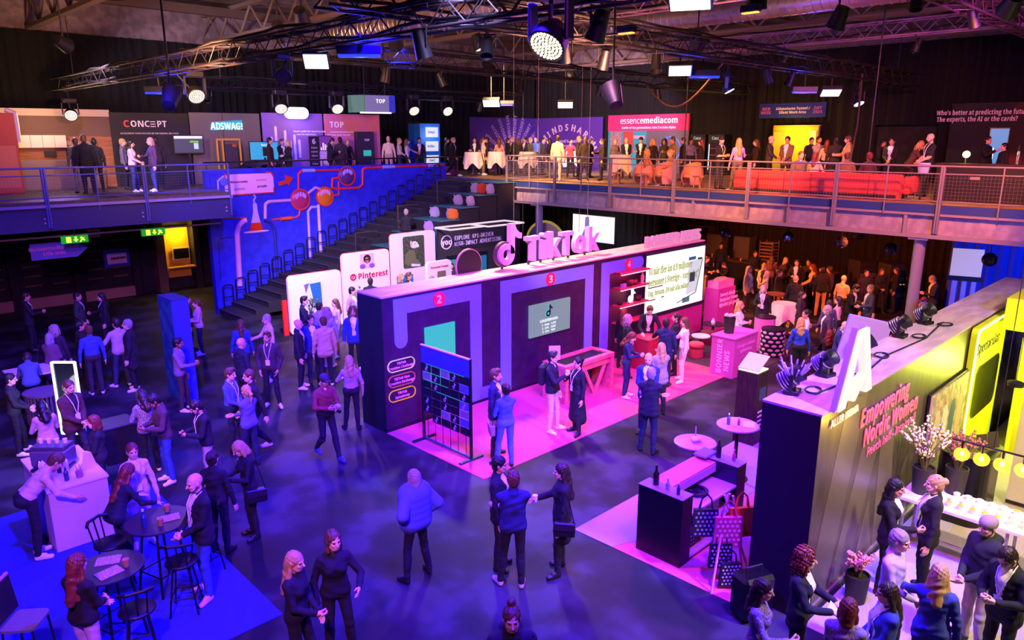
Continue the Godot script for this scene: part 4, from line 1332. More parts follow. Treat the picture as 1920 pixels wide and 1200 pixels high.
	words(wr, "small_lettering", "for brands", 0.1, v3(0.1, 1.3, 0.045), mat("c8b0f0"))
	var em := thing("agency_sign", "magenta header reading essencemediacom above a teal and grey wall", "sign", V(32.4, 4.45, 23.05), -PI / 2)
	bp(em, "header", v3(0, 2.5, 0), v3(5.0, 0.8, 0.12), mat("c0286a", 0.6))
	var ew := text_mesh("essence", 0.3, 0.012, "Droid Sans", false, 0).get_aabb().size.x
	var mw := text_mesh("mediacom", 0.3, 0.012, "Droid Sans", true, 0).get_aabb().size.x
	words(em, "lettering", "essence", 0.3, v3(0.05 - (ew + mw) / 2, 2.6, 0.07), mat("fff0f4"), 0, 0.012, false, 0)
	words(em, "lettering", "mediacom", 0.3, v3(0.05 - (ew + mw) / 2 + ew + 0.03, 2.6, 0.07), mat("fff0f4"), 0, 0.012, true, 0)
	words(em, "small_lettering", "Battle of the generations: Gen Z vs Gen Alpha", 0.11, v3(0.1, 2.25, 0.07), mat("ffe0ea"))
	bp(em, "teal_wall", v3(-1.25, 1.05, -0.02), v3(2.5, 2.1, 0.08), mat("2a8a98", 0.7))
	bp(em, "grey_wall", v3(1.25, 1.05, -0.02), v3(2.5, 2.1, 0.08), mat("5c545c", 0.7))
	bp(em, "poster", v3(-1.95, 1.5, 0.04), v3(0.75, 1.1, 0.02), noisy("poster_one", "301820", "d8b0b8", 0.05, 0.6, 0.6))
	bp(em, "poster", v3(-1.15, 1.5, 0.04), v3(0.65, 1.1, 0.02), mat("a03a30", 0.6))
	bp(em, "pink_band", v3(-0.5, 1.78, 0.03), v3(0.8, 0.14, 0.012), mat("d890a8", 0.6))
	part(em, "ring_light", mb().ring(circ(0.62, 28, v2(1.5, 1.2)), circ(0.56, 28, v2(1.5, 1.2)), 0.03, at3(v3(0, 0, 0.03))).done(), mat("5a80ff", 0.4, 0, 1.2))
	var bn := thing("hanging_banner", "dark blue hanging banner with two crests above the yellow doorway", "banner", V(32.0, 7.05, 15.2), -PI / 2)
	bp(bn, "cloth", v3(0, 0.3, 0), v3(3.0, 0.62, 0.04), mat("1c2c8a", 0.7))
	words(bn, "lettering", "Sökmotorns Tunnel /", 0.11, v3(0.05, 0.38, 0.025), mat("e0d8f0"), 0, 0.008)
	words(bn, "lettering", "Silent Work Area", 0.11, v3(0.05, 0.22, 0.025), mat("e0d8f0"), 0, 0.008)
	for x: float in [-1.18, 1.15]:
		words(bn, "crest", "WEB" if x < 0 else "DAY", 0.13, v3(x, 0.38, 0.025), mat("b870b0"), 0, 0.008)
		words(bn, "crest", "WEEK" if x < 0 else "2024", 0.13, v3(x, 0.22, 0.025), mat("b870b0"), 0, 0.008)
	for x: float in [-1.3, 1.3]:
		part(bn, "wire", mb().bar(v3(x, 0.6, 0), v3(x, 4.15, 0), 0.01, -1, 5).done(), mat("202020"))
	var dw := thing("yellow_doorway", "brightly lit yellow doorway in the gallery's dark drape", "doorway", V(32.5, 4.45, 15.1), -PI / 2)
	bp(dw, "room_wall", v3(0, 1.1, -0.05), v3(2.0, 2.2, 0.06), mat("d8c030", 0.7))
	bp(dw, "frame", v3(-1.03, 1.12, 0.02), v3(0.08, 2.25, 0.2), mat("b89a20", 0.6))
	bp(dw, "frame", v3(1.03, 1.12, 0.02), v3(0.08, 2.25, 0.2), mat("401018", 0.6))
	bp(dw, "frame", v3(0, 2.24, 0.02), v3(2.1, 0.08, 0.2), mat("d8b820", 0.6))
	bp(dw, "door_leaf", v3(-0.78, 1.0, 0.08), v3(0.5, 2.0, 0.05), mat("a89a18", 0.6), 0.004, Basis(Vector3.UP, 0.5))
	bp(dw, "inner_window", v3(0.72, 1.65, 0.0), v3(0.3, 0.8, 0.04), mat("e8e0c8", 0.5))
	omni(dw, V(31.7, 6.3, 15.1), "ffe040", 2.6, 0.3)
	for k in 2:
		var fg := thing("drinks_fridge", "black glass-front drinks fridge, %s" % ["nearest the magenta sign wall", "second from the magenta sign wall"][k], "fridge", V(32.2, 4.45, 19.8 - 1.0 * k), -PI / 2, "drinks fridges on the gallery")
		bp(fg, "body", v3(0, 0.95, -0.1), v3(0.85, 1.9, 0.6), mat("141416", 0.4), 0.01)
		bp(fg, "light_header", v3(0, 1.72, 0.21), v3(0.7, 0.26, 0.03), mat("2a2a2a", 0.4, 0, 0.3))
		words(fg, "lettering", "Coca", 0.13, v3(0, 1.72, 0.23), mat("f0f0f0", 0.4, 0, 0.8), 0, 0.006, false, 1, "Droid Serif")
		bp(fg, "light_tube", v3(-0.33, 0.85, 0.21), v3(0.04, 1.2, 0.02), mat("d0e0ff", 0.4, 0, 1.5))
		bp(fg, "door_glass", v3(0.02, 0.85, 0.2), v3(0.62, 1.3, 0.02), mat("30282a", 0.1))
		for j in 4:
			bp(fg, "shelf", v3(0.02, 0.35 + 0.3 * j, 0.215), v3(0.6, 0.02, 0.02), mat("8a8088", 0.5))
	var dp := thing("poster_wall", "dark starry poster wall asking who is better at predicting", "sign", V(32.3, 4.45, 5.6), -PI / 2)
	bp(dp, "board", v3(0, 1.5, 0), v3(6.8, 3.0, 0.08), noisy("space_poster", "0c0a0c", "1c2a18", 0.006, 0.7, 4.0))
	bp(dp, "red_panel", v3(0.6, 1.8, 0.03), v3(4.0, 2.35, 0.05), noisy("space_red", "1a0808", "7a2c14", 0.005, 0.7, 3.0))
	words(dp, "lettering", "Who's better at predicting the future?", 0.17, v3(-2.35, 2.66, 0.07), mat("f0e0e8"), 0, 0.01, true, 1, "Droid Sans", 0.72)
	words(dp, "lettering", "The experts, the AI or the cards?", 0.17, v3(-2.55, 2.42, 0.07), mat("f0e0e8"), 0, 0.01, true, 1, "Droid Sans", 0.72)
	var sc := thing("tall_screen", "tall narrow sky blue screen near the gallery bar", "screen", V(31.7, 4.45, 7.2), -PI / 2 + 0.25)
	bp(sc, "case", v3(0, 1.35, 0), v3(0.62, 1.5, 0.08), mat("101418", 0.4))
	bp(sc, "screen", v3(0, 1.35, 0.045), v3(0.56, 1.42, 0.01), mat("2a9ae0", 0.4, 0, 0.8), 0.001)
	bp(sc, "screen_bar", v3(-0.12, 1.2, 0.052), v3(0.04, 0.4, 0.006), mat("f0f8ff", 0.4, 0, 1.2), 0.001)
	bp(sc, "stand", v3(0, 0.3, 0), v3(0.3, 0.6, 0.3), mat("101010"))
	# exit signs and the arrow sign below the far gallery
	var ex := [[-0.9, "leftmost of the three"], [2.55, "middle one of the three"], [6.1, "one nearest the blue mural of the three"]]
	for e in [[3.4, 3.25, 24.8, ex[0][1]], [6.05, 3.25, 24.8, ex[1][1]], [8.3, 3.27, 24.8, ex[2][1]]]:
		var t := thing("exit_sign", "green glowing exit sign below the gallery, " + e[3], "sign", V(e[0], e[1], e[2]), 0.0, "exit signs")
		bp(t, "light_box", Vector3.ZERO, v3(0.72, 0.22, 0.07), mat("10a030", 0.4, 0, 0.9), 0.004)
		bp(t, "door_light", v3(-0.17, 0, 0.04), v3(0.13, 0.17, 0.008), mat("e8ff40", 0.4, 0, 1.5), 0.001)
		part(t, "arrow_light", mb().prism(PackedVector2Array([v2(-0.03, 0.08), v2(0.03, 0.08), v2(0.03, 0), v2(0.07, 0), v2(0, -0.08), v2(-0.07, 0), v2(-0.03, 0)]), 0.008, at3(v3(0.02, 0, 0.036))).done(), mat("e8ff40", 0.4, 0, 1.5))
		part(t, "runner_light", mb().path([v3(0.17, 0.07, 0.04), v3(0.19, 0.0, 0.04), v3(0.26, -0.04, 0.04)], 0.022, 6).bar(v3(0.19, 0.0, 0.04), v3(0.13, -0.08, 0.04), 0.02, -1, 6).bar(v3(0.14, 0.03, 0.04), v3(0.25, 0.03, 0.04), 0.015, -1, 6).done(), mat("e8ff40", 0.4, 0, 1.5))
		part(t, "hanger", mb().bar(v3(0, 0.11, 0), v3(0, 1.05, 0), 0.015).done(), mat("303030"))
	single("ceiling_conduit", mb().bar(V(-4, 3.34, 25.0), V(10.6, 3.36, 25.0), 0.03).done(), mat("8a7a6a", 0.6), "thin grey pipe under the far gallery behind the exit signs", "pipe")
	var ar := thing("arrow_sign", "lilac arrow-shaped direction sign below the far gallery", "sign", V(5.85, 2.82, 26.0))
	part(ar, "board", mb().prism(PackedVector2Array([v2(-0.75, -0.25), v2(0.5, -0.25), v2(0.82, 0.0), v2(0.5, 0.25), v2(-0.75, 0.25)]), 0.04).done(), mat("6a58e0", 0.5))
	words(ar, "lettering", "Mannerstedts arena", 0.1, v3(-0.12, 0.08, 0.045), mat("e878d8"), 0, 0.006)
	words(ar, "lettering", "Lilla scen", 0.1, v3(-0.12, -0.08, 0.045), mat("e878d8"), 0, 0.006)
	part(ar, "hanger", mb().bar(v3(0, 0.25, 0.02), v3(0, 1.48, 0.02), 0.012).done(), mat("303030"))
	var bs := thing("blue_notice", "blue notice with white card on the dark lower wall", "notice", V(9.1, 1.55, 31.64))
	bp(bs, "board", Vector3.ZERO, v3(0.95, 0.72, 0.03), mat("2438b0", 0.6))
	bp(bs, "card", v3(0, 0, 0.02), v3(0.72, 0.42, 0.01), mat("d8c8d8", 0.6))
	words(bs, "lettering", "Hall B", 0.12, v3(0, 0, 0.028), mat("302848"), 0, 0.004)
	single("white_notice", boxm(v3(0.42, 0.32, 0.02)), mat("c8b8a0", 0.7), "small cream notice on the lower wall above the blue one", "notice", at3(V(8.4, 2.6, 31.62)))


# ---------------------------------------------------------------- trusses and stage lamps
var trusses := []


# a drop pole from a lamp to the nearest truss chord, or to the roof
func hang(o: Node3D, at: Vector3) -> void:
	var best := v3(at.x, 11.2, at.z)
	var bd := 1.3
	for t in trusses:
		var p: Vector3 = Geometry3D.get_closest_point_to_segment(v3(at.x, t[0].y, at.z), t[0], t[1])
		var d := v2(p.x - at.x, p.z - at.z).length()
		if d < bd and t[0].y > at.y:
			bd = d
			best = p
	part(o, "drop_pole", mb().bar(Vector3.ZERO, best - at, 0.022, -1, 6).done(), mat("121214", 0.5))


func truss(p: Vector3, q: Vector3, hex: String, label: String, w := 0.42) -> void:
	var d := q - p
	var L := d.length()
	for sx: float in [-1.0, 1.0]:
		var off := d.cross(Vector3.UP).normalized() * sx * w / 2 - Vector3.UP * w / 2
		trusses.append([p + off, q + off])
	var o := thing("lighting_truss", label, "truss", p, 0.0, "lighting trusses")
	o.basis = Basis.looking_at(d.normalized(), Vector3.UP)
	var m := mat(hex, 0.4, 0.5)
	var h := w / 2
	for c in [v2(-h, -h), v2(h, -h), v2(h, h), v2(-h, h)]:
		part(o, "chord", mb().bar(v3(c.x, c.y, 0), v3(c.x, c.y, -L), 0.027, -1, 7).done(), m)
	var t := mb()
	var z := 0.0
	var k := 0
	while z < L - 0.4:
		var s := 1.0 if k % 2 == 0 else -1.0
		for f in 4:
			var a: Vector2 = [v2(-h, h), v2(h, h), v2(h, -h), v2(-h, -h)][f]
			var b: Vector2 = [v2(h, h), v2(h, -h), v2(-h, -h), v2(-h, h)][f]
			if s < 0:
				var c := a
				a = b
				b = c
			t.bar(v3(a.x, a.y, -z), v3(b.x, b.y, -z - 0.42), 0.013, -1, 4, false)
		z += 0.42
		k += 1
	stuff(part(o, "lacing", t.done(), m))
	var rng := RandomNumberGenerator.new()
	rng.seed = int(L * 100)
	for j in 3:
		var pts := []
		var zz := 0.3
		while zz < L:
			pts.append(v3(h * 0.9 * (j - 1) + rng.randf_range(-0.05, 0.05), h * (1.0 if j != 1 else -0.6) + rng.randf_range(-0.02, 0.1), -zz))
			zz += rng.randf_range(0.5, 1.0)
		part(o, "cable", mb().path(pts, 0.03, 5).done(), mat("0c0b0c", 0.7))
	for j in 2:
		var zz := 2.0 + (L - 4.0) * j
		part(o, "hoist_chain", mb().bar(v3(0, h, -zz), v3(0, 9.86 - p.y, -zz), 0.012, -1, 5).done(), mat("2a2422", 0.5))


# a round moving-head wash light: base clamp, yoke, drum and a face of lit cells, aimed at a point
func moving_head(at: Vector3, to: Vector3, r: float, hex: String, glow: float, label: String, energy := 0.0, angle := 20.0, beam := "") -> void:
	var o := thing("moving_light", label, "stage light", at, 0.0, "moving stage lights")
	var dk := mat("121214", 0.5)
	bp(o, "base", v3(0, r * 2.2, 0), v3(r * 2.0, r * 0.7, r * 1.3), dk, 0.02)
	hang(o, at)
	var B := aim(at, to)
	var side := B.x
	side.y = 0
	side = side.normalized()
	var fw := side.cross(Vector3.UP)
	var Y := Basis(side, Vector3.UP, -fw)
	for s: float in [-1.0, 1.0]:
		bp(o, "yoke_arm", Y * v3(s * r * 1.16, r * 0.85, 0), v3(r * 0.24, r * 2.0, r * 0.7), dk, 0.015, Y)
	var hd := part(o, "drum", mb().lathe([v2(0, -0.8 * r), v2(r * 0.62, -0.8 * r), v2(r * 0.96, -0.2 * r), v2(r * 1.04, 0.55 * r), v2(r * 0.98, 0.62 * r), v2(r * 0.95, 0.52 * r), v2(0, 0.52 * r)], 26, Vector3.ZERO, false, Basis(Vector3.RIGHT, -PI / 2)).done(), dk, Transform3D(B, Vector3.ZERO))
	var t := mb()
	var rings := [[0, 1], [0.25, 6], [0.5, 12], [0.75, 18]] if r < 0.16 else [[0, 1], [0.2, 6], [0.4, 12], [0.6, 18], [0.8, 26]]
	for g in rings:
		for k in g[1]:
			var a: float = TAU * k / g[1]
			var c: Vector3 = v3(cos(a), sin(a), 0) * g[0] * r * 1.02
			t.lathe([v2(r * 0.088, 0), v2(r * 0.07, 0.012), v2(0, 0.018)], 8, c + v3(0, 0, -0.535 * r), false, Basis(Vector3.RIGHT, -PI / 2))
	stuff(part(hd, "lamp_cells", t.done(), mat(hex, 0.4, 0, glow)))
	if energy > 0.0:
		spot(o, at + (to - at).normalized() * r * 0.75, to, beam if beam != "" else hex, energy, angle, r)


func led_panel(at: Vector3, to: Vector3, w: float, h: float, hex: String, glow: float, label: String, energy := 0.0, angle := 50.0, beam := "") -> void:
	var o := thing("led_panel_light", label, "stage light", at, 0.0, "led panel lights")
	var B := aim(at, to)
	bp(o, "housing", B * v3(0, 0, 0.07), v3(w + 0.05, h + 0.05, 0.12), mat("16161a", 0.5), 0.01, B)
	bp(o, "lamp_face", B * v3(0, 0, -0.005), v3(w, h, 0.02), mat(hex, 0.4, 0, glow), 0.002, B)
	hang(o, at)
	if energy > 0.0:
		spot(o, at + (to - at).normalized() * 0.1, to, beam if beam != "" else hex, energy, angle, maxf(w, h) * 0.5)


func par_can(at: Vector3, to: Vector3, label: String, r := 0.13) -> void:
	var o := thing("spotlight_can", label, "stage light", at, 0.0, "dark spotlights on the trusses")
	var B := aim(at, to)
	part(o, "can", mb().lathe([v2(0, -0.22), v2(r * 0.7, -0.2), v2(r, 0.18), v2(r * 0.9, 0.18), v2(r * 0.85, 0.08), v2(0, 0.08)], 14, Vector3.ZERO, false, B * Basis(Vector3.RIGHT, -PI / 2)).done(), mat("0e0e10", 0.5))
	part(o, "yoke", mb().path([B * v3(-r * 1.2, 0, 0), B * v3(-r * 1.2, 0, 0) + Vector3.UP * 0.22, B * v3(r * 1.2, 0, 0) + Vector3.UP * 0.22, B * v3(r * 1.2, 0, 0)], 0.014, 5).done(), mat("0e0e10", 0.5))
	hang(o, at)


func rig() -> void:
	var dk := "2a2426"
	truss(V(7.2, 7.9, 3.0), V(7.2, 7.9, 29.0), dk, "long dark lighting truss running from overhead to the far gallery", 0.36)
	truss(V(6.0, 8.25, 10.0), V(31.0, 8.25, 10.0), dk, "long dark lighting truss running over the lit gallery")
	truss(V(9.0, 8.25, 17.0), V(31.5, 8.25, 17.0), dk, "dark lighting truss in the middle of the hall")
	truss(V(9.0, 7.9, 24.9), V(25.0, 7.9, 24.9), "1c181a", "dark lighting truss above the mural and the bleachers", 0.36)
	truss(V(15.3, 9.3, -4.0), V(15.3, 9.3, 14.0), "b08a8c", "pale lighting truss crossing high under the roof")
	truss(V(24.5, 9.35, -4.0), V(24.5, 9.35, 17.0), "a07c88", "pale lighting truss under the roof over the gallery")
	truss(V(14.0, 9.2, 5.5), V(31.0, 9.2, 5.5), "6a4440", "rusty brown lighting truss by the roof over the gallery")
	moving_head(V(5.15, 7.06, 4.75), V(2.6, 4.2, 4.4), 0.17, "fff2c8", 1.7, "largest round moving light, hanging close overhead", 6.0, 26.0, "ffe4bc")
	moving_head(V(7.4, 6.96, 28.62), V(5.6, 3.6, 22.0), 0.2, "fff4e8", 1.7, "round white moving light at the far end of the long truss", 25.0, 20.0, "a070ff")
	moving_head(V(7.8, 7.26, 19.2), V(7.2, 1.5, 12.0), 0.21, "fff4e0", 1.7, "round white moving light above the left gallery's corner", 40.0, 24.0, "b060ff")
	moving_head(V(12.9, 7.24, 24.6), V(11.4, 2.5, 19.5), 0.22, "fff0e0", 1.7, "round white moving light before the violet sound-bar panel", 45.0, 22.0, "e090ff")
	moving_head(V(15.15, 7.29, 24.6), V(13.4, 2.8, 19.5), 0.22, "fff0e0", 1.7, "round white moving light beside the hanging screens", 45.0, 22.0, "e0a0ff")
	moving_head(V(18.64, 7.3, 24.6), V(17.2, 3.0, 19.5), 0.22, "fff0e0", 1.7, "round white moving light above the blue cabinet", 30.0, 24.0, "ffd0d8")
	moving_head(V(20.38, 7.32, 24.6), V(18.6, 3.0, 18.5), 0.22, "fff0e0", 1.7, "round white moving light next to the purple word wall", 30.0, 24.0, "ffd0c0")
	moving_head(V(17.79, 7.43, 10.2), V(18.4, 3.6, 8.2), 0.15, "f0f8ff", 1.7, "small tilted moving light with a bluish white face", 24.0, 26.0, "ff70d0")
	moving_head(V(26.28, 7.38, 10.2), V(25.6, 4.4, 8.6), 0.18, "e8f0ff", 1.7, "moving light shining down on the far gallery bar", 14.0, 24.0, "ffb070")
	moving_head(V(6.85, 7.3, 12.9), V(6.0, 6.0, 10.0), 0.14, "2a2420", 0.1, "unlit pale moving light hanging from the long truss")
	led_panel(V(7.4, 7.55, 12.65), V(5.6, 4.8, 10.4), 0.42, 0.3, "fff0ff", 3.0, "glaring white panel light on the long truss", 16.0, 60.0, "9040ff")
	led_panel(V(19.55, 7.44, 21.0), V(18.6, 5.6, 20.2), 0.6, 0.38, "ffeef4", 3.0, "white panel light above the word wall's swirling half", 12.0, 65.0, "ffa0c0")
	led_panel(V(23.72, 7.5, 21.0), V(22.8, 5.6, 20.2), 0.6, 0.38, "fff0d8", 3.0, "white panel light above the arched letters", 22.0, 65.0, "ffb060")
	led_panel(V(15.55, 7.72, 10.2), V(14.4, 5.4, 9.4), 0.5, 0.35, "fff0ff", 3.0, "purple white panel light over the pink carpet", 22.0, 60.0, "ff50a0")
	led_panel(V(24.06, 7.56, 10.2), V(23.2, 5.4, 9.6), 0.55, 0.38, "fff0ff", 3.0, "purple white panel light above the red sofa", 16.0, 65.0, "ffa060")
	led_panel(V(7.74, 7.75, 5.0), V(6.6, 5.2, 4.4), 0.45, 0.45, "fff4e0", 3.0, "bright warm panel light at the upper edge of view", 16.0, 60.0, "c050ff")
	for b in [[7.4, 7.32, 20.44, "the far gallery's sign panels"], [7.4, 7.55, 11.22, "the white panel light on the long truss"], [20.4, 7.42, 21.2, "the swirling word wall"], [16.3, 7.62, 10.0, "the pink carpet"], [22.18, 7.51, 10.2, "the yellow doorway"]]:
		var o := thing("blue_bar_light", "glowing blue bar light above " + b[3], "stage light", V(b[0], b[1], b[2]), deg_to_rad(-44.5), "blue bar lights")
		bp(o, "housing", v3(0, 0.09, 0), v3(0.75, 0.14, 0.16), mat("101014", 0.5), 0.01)
		bp(o, "lamp_strip", v3(0, -0.01, 0.02), v3(0.7, 0.045, 0.12), mat("2430ff", 0.4, 0, 2.5), 0.004)
		hang(o, V(b[0], b[1], b[2]))
		omni(o, V(b[0], b[1] - 0.12, b[2]), "2430ff", 4.0, 0.2)
	for b in [[11.2, 8.0, 8.5, "the gap between the two long trusses"], [12.8, 8.35, 7.0, "the pale roof truss"], [13.6, 8.6, 4.3, "the roof at the far upper corner"]]:
		led_panel(V(b[0], b[1], b[2]), V(b[0], 0, b[2]), 0.3, 0.09, "ffb84a", 2.2, "small amber lamp near " + b[3])
	led_panel(V(14.6, 8.62, 4.1), V(10.0, 0, 3.0), 0.22, 0.22, "b0b0ff", 2.5, "small bluish square lamp near the roof corner", 20.0, 40.0, "7070ff")
	var spots := [[7.6, 7.55, 6.2], [7.0, 7.5, 9.0], [9.4, 7.75, 10.2], [11.0, 7.75, 9.8], [12.6, 7.75, 10.1], [14.0, 7.75, 9.8], [19.5, 7.8, 10.0], [21.0, 7.8, 10.1], [12.0, 7.8, 17.0], [14.0, 7.8, 17.1], [17.0, 7.8, 16.9], [21.0, 7.8, 17.0], [24.5, 7.8, 17.0], [10.5, 7.5, 24.9], [16.8, 7.5, 24.8], [22.4, 7.5, 24.8], [16.5, 8.8, 5.5], [20.0, 8.8, 5.4], [24.5, 8.8, 8.0], [24.5, 8.8, 12.0]]
	var words_for := ["overhead, first on the long truss", "overhead, second on the long truss", "first on the gallery truss", "second on the gallery truss", "third on the gallery truss", "fourth on the gallery truss", "fifth on the gallery truss", "sixth on the gallery truss", "first on the middle truss", "second on the middle truss", "third on the middle truss", "fourth on the middle truss", "fifth on the middle truss", "first on the mural truss", "second on the mural truss", "third on the mural truss", "first on the brown truss", "second on the brown truss", "first on the pale gallery truss", "second on the pale gallery truss"]
	for k in spots.size():
		par_can(V(spots[k][0], spots[k][1], spots[k][2]), V(spots[k][0] + 3.0 * sin(k * 2.3), 0, spots[k][2] + 3.0 * cos(k * 1.7)), "black unlit spotlight, " + words_for[k])
	# slack cable between lamps, ropes and chain
	var pts := []
	for k in 13:
		var f := k / 12.0
		pts.append(V(17.5 + 6.0 * f, 8.04 - 0.9 * sin(PI * f), 10.21 + 6.58 * f))
	single("slack_cable", mb().path(pts, 0.03, 5).done(), mat("6a4a30", 0.7), "slack brown cable sagging in front of the magenta sign", "cable")
	single("hanging_rope", mb().path([V(25.6, 8.2, 9.9), V(25.4, 6.6, 9.8), V(24.4, 4.5, 9.6)], 0.035, 5).done(), mat("3a2c28", 0.8), "dark cable bundle hanging from the truss end to the gallery", "cable")
	single("hanging_rope", mb().path([V(24.0, 9.3, 3.9), V(23.6, 6.4, 4.1), V(23.4, 4.5, 4.2)], 0.02, 5).done(), mat("7a6a60", 0.8), "thin rope hanging beside the dark poster wall", "cable")
	for k in 5:
		var pa: Array = [[15.6, 15.8], [16.0, 15.2], [17.1, 16.9], [16.4, 13.6], [18.4, 15.6]][k]
		single("hoist_wire", mb().bar(V(pa[0], 3.2, pa[1]), V(pa[0], 11.2, pa[1]), 0.008, -1, 4).done(), mat("8a7a74", 0.5), "thin hoist wire hanging over the bleachers, %s of five" % ["first", "second", "third", "fourth", "fifth"][k], "wire", Transform3D.IDENTITY, "thin hoist wires")


# lamps added for their light overhead, behind and beside the view: each a can with a lit lens and its beam
func wash(at: Vector3, to: Vector3, hex: String, energy: float, angle: float, label: String, size := 0.15) -> void:
	var o := thing("added_wash_light", label, "stage light", at, 0.0, "added wash lights overhead")
	var B := aim(at, to)
	part(o, "can", mb().lathe([v2(0, -0.3), v2(0.13, -0.28), v2(0.2, 0.16), v2(0.18, 0.16), v2(0.17, 0.08), v2(0, 0.08)], 16, Vector3.ZERO, false, B * Basis(Vector3.RIGHT, -PI / 2)).done(), mat("0e0e10", 0.5))
	part(o, "lamp_lens", mb().lathe([v2(0.165, 0.09), v2(0.1, 0.105), v2(0, 0.11)], 16, Vector3.ZERO, false, B * Basis(Vector3.RIGHT, -PI / 2)).done(), mat(hex, 0.4, 0, 1.5))
	hang(o, at)
	spot(o, at + (to - at).normalized() * 0.2, to, hex, energy, angle, size)


func added_lights() -> void:  # every lamp here is added to colour and fill the hall
	# deep blue over the floor, stairs and far corner
	wash(V(1.0, 8.6, 9.0), V(3.2, 0, 10.5), "1c10ff", 70.0, 46.0, "added blue wash light over the coffee corner")
	wash(V(5.0, 8.6, 5.0), V(5.8, 0, 9.0), "1804ff", 360.0, 50.0, "added blue wash light over the open floor")
	wash(V(8.0, 8.6, 3.0), V(8.0, 0, 7.0), "2004ff", 240.0, 46.0, "added blue wash light over the floor between the carpets")
	wash(V(4.5, 8.6, 14.0), V(5.5, 0, 16.5), "1810ff", 230.0, 50.0, "added blue wash light over the crowd by the blue pillar")
	wash(V(9.0, 8.6, 17.0), V(14.0, 2.4, 25.5), "2c28ff", 130.0, 36.0, "added blue wash light aimed at the mural")
	wash(V(12.0, 8.6, 16.5), V(18.5, 3.4, 25.0), "2830ff", 110.0, 32.0, "added blue wash light aimed at the stairs")
	wash(V(3.0, 8.6, 18.0), V(6.5, 3.6, 25.0), "2418ff", 45.0, 34.0, "added blue wash light aimed at the far gallery")
	wash(V(7.6, 8.6, 10.6), V(7.0, 0, 11.2), "1804ff", 210.0, 44.0, "added blue wash light over the middle of the floor")
	wash(V(13.0, 8.6, 7.0), V(13.2, 0, 8.0), "2408ff", 110.0, 36.0, "added blue wash light over the aisle by the lilac tables")
	# magenta over the pink carpet and the neighbours
	wash(V(10.0, 8.6, 6.0), V(12.0, 0, 10.6), "ff3494", 70.0, 32.0, "added magenta wash light over the pink carpet")
	wash(V(16.5, 8.6, 7.0), V(18.0, 0.5, 10.6), "ff30c0", 110.0, 34.0, "added magenta wash light over the magenta counter")
	wash(V(7.0, 8.6, 2.0), V(10.5, 0.5, 5.6), "e050ff", 75.0, 30.0, "added lilac wash light over the gift counter")
	wash(V(6.5, 8.8, 7.5), V(13.5, 1.8, 13.0), "b4acff", 95.0, 30.0, "added violet wash light on the numbered wall")
	# front light for faces
	wash(V(-1.0, 9.0, 2.0), V(4.0, 1.0, 11.5), "e878ff", 130.0, 34.0, "added violet front light behind the camera", 0.3)
	wash(V(3.0, 9.0, -1.0), V(8.5, 1.0, 9.0), "c040ff", 26.0, 36.0, "added violet front light beside the camera", 0.3)
	wash(V(1.0, 9.0, 8.0), V(5.5, 1.2, 17.5), "e080ff", 120.0, 26.0, "added violet front light over the near floor", 0.3)
	# white and warm light on the boards and wall tops
	wash(V(8.5, 8.6, 15.0), V(13.6, 1.6, 21.0), "ffe0f0", 210.0, 25.0, "added white wash light on the rounded boards", 0.3)
	wash(V(14.0, 8.6, 15.5), V(14.5, 3.0, 13.0), "ffdcc8", 110.0, 50.0, "added soft white light over the dark wall's top", 0.3)
	wash(V(9.5, 8.6, 7.5), V(14.5, 3.45, 13.1), "ffa0e8", 130.0, 13.0, "added pink light aimed at the big letters", 0.2)
	# warm light for the flower booth
	wash(V(9.0, 7.8, -1.5), V(11.5, 0.8, 2.5), "ffe4b8", 95.0, 40.0, "added warm white light over the flower booth", 0.25)
	wash(V(13.0, 7.8, -1.0), V(15.0, 1.5, 2.5), "ffe0a8", 50.0, 38.0, "added warm white light over the yellow booth", 0.25)
	# gallery: amber
	wash(V(18.5, 8.6, 20.0), V(26.5, 5.0, 23.0), "ffb878", 170.0, 36.0, "added amber light over the standing tables on the gallery", 0.25)
	wash(V(17.5, 8.6, 11.0), V(24.5, 4.8, 14.0), "ff9040", 150.0, 34.0, "added amber light over the wicker chairs on the gallery", 0.25)
	wash(V(17.0, 8.6, 4.0), V(24.0, 4.8, 8.0), "ff8038", 140.0, 34.0, "added amber light over the red sofa on the gallery", 0.25)
	wash(V(23.5, 8.6, 20.5), V(32.0, 6.0, 25.5), "ffd0ff", 130.0, 32.0, "added pale light on the word wall and magenta sign", 0.25)
	wash(V(6.0, 8.6, 23.0), V(13.5, 5.8, 29.0), "ffd8f8", 60.0, 40.0, "added pale light on the row of sign panels", 0.25)
	# violet light on the steel girder
	wash(V(14.0, 6.0, -2.0), V(22.0, 4.0, 9.0), "9060ff", 75.0, 32.0, "added violet light raking the gallery girder", 0.25)
	# under the gallery: dim orange
	wash(V(23.4, 3.4, 15.0), V(26.5, 0.8, 13.0), "ff7a30", 44.0, 65.0, "added dim orange lamp under the gallery by the bar", 0.2)
	wash(V(23.4, 3.4, 8.6), V(26.0, 0.8, 10.0), "ff6a2c", 34.0, 65.0, "added dim orange lamp under the gallery near the column", 0.2)
	wash(V(24.0, 3.4, 4.0), V(26.5, 1.0, 4.5), "3060ff", 20.0, 65.0, "added blue lamp under the gallery by the blue drape", 0.2)
	# up-lights added to brighten the roof
	wash(V(6.0, 7.0, 16.0), V(9.0, 11.2, 20.0), "ffb080", 110.0, 75.0, "added warm light turned up at the roof", 0.3)
	wash(V(11.5, 7.0, 9.0), V(13.0, 11.2, 12.0), "ffa888", 64.0, 75.0, "added warm light turned up between the trusses", 0.3)
	wash(V(19.0, 8.3, 3.0), V(23.0, 11.2, 6.0), "a040c0", 60.0, 75.0, "added violet light turned up at the roof", 0.3)
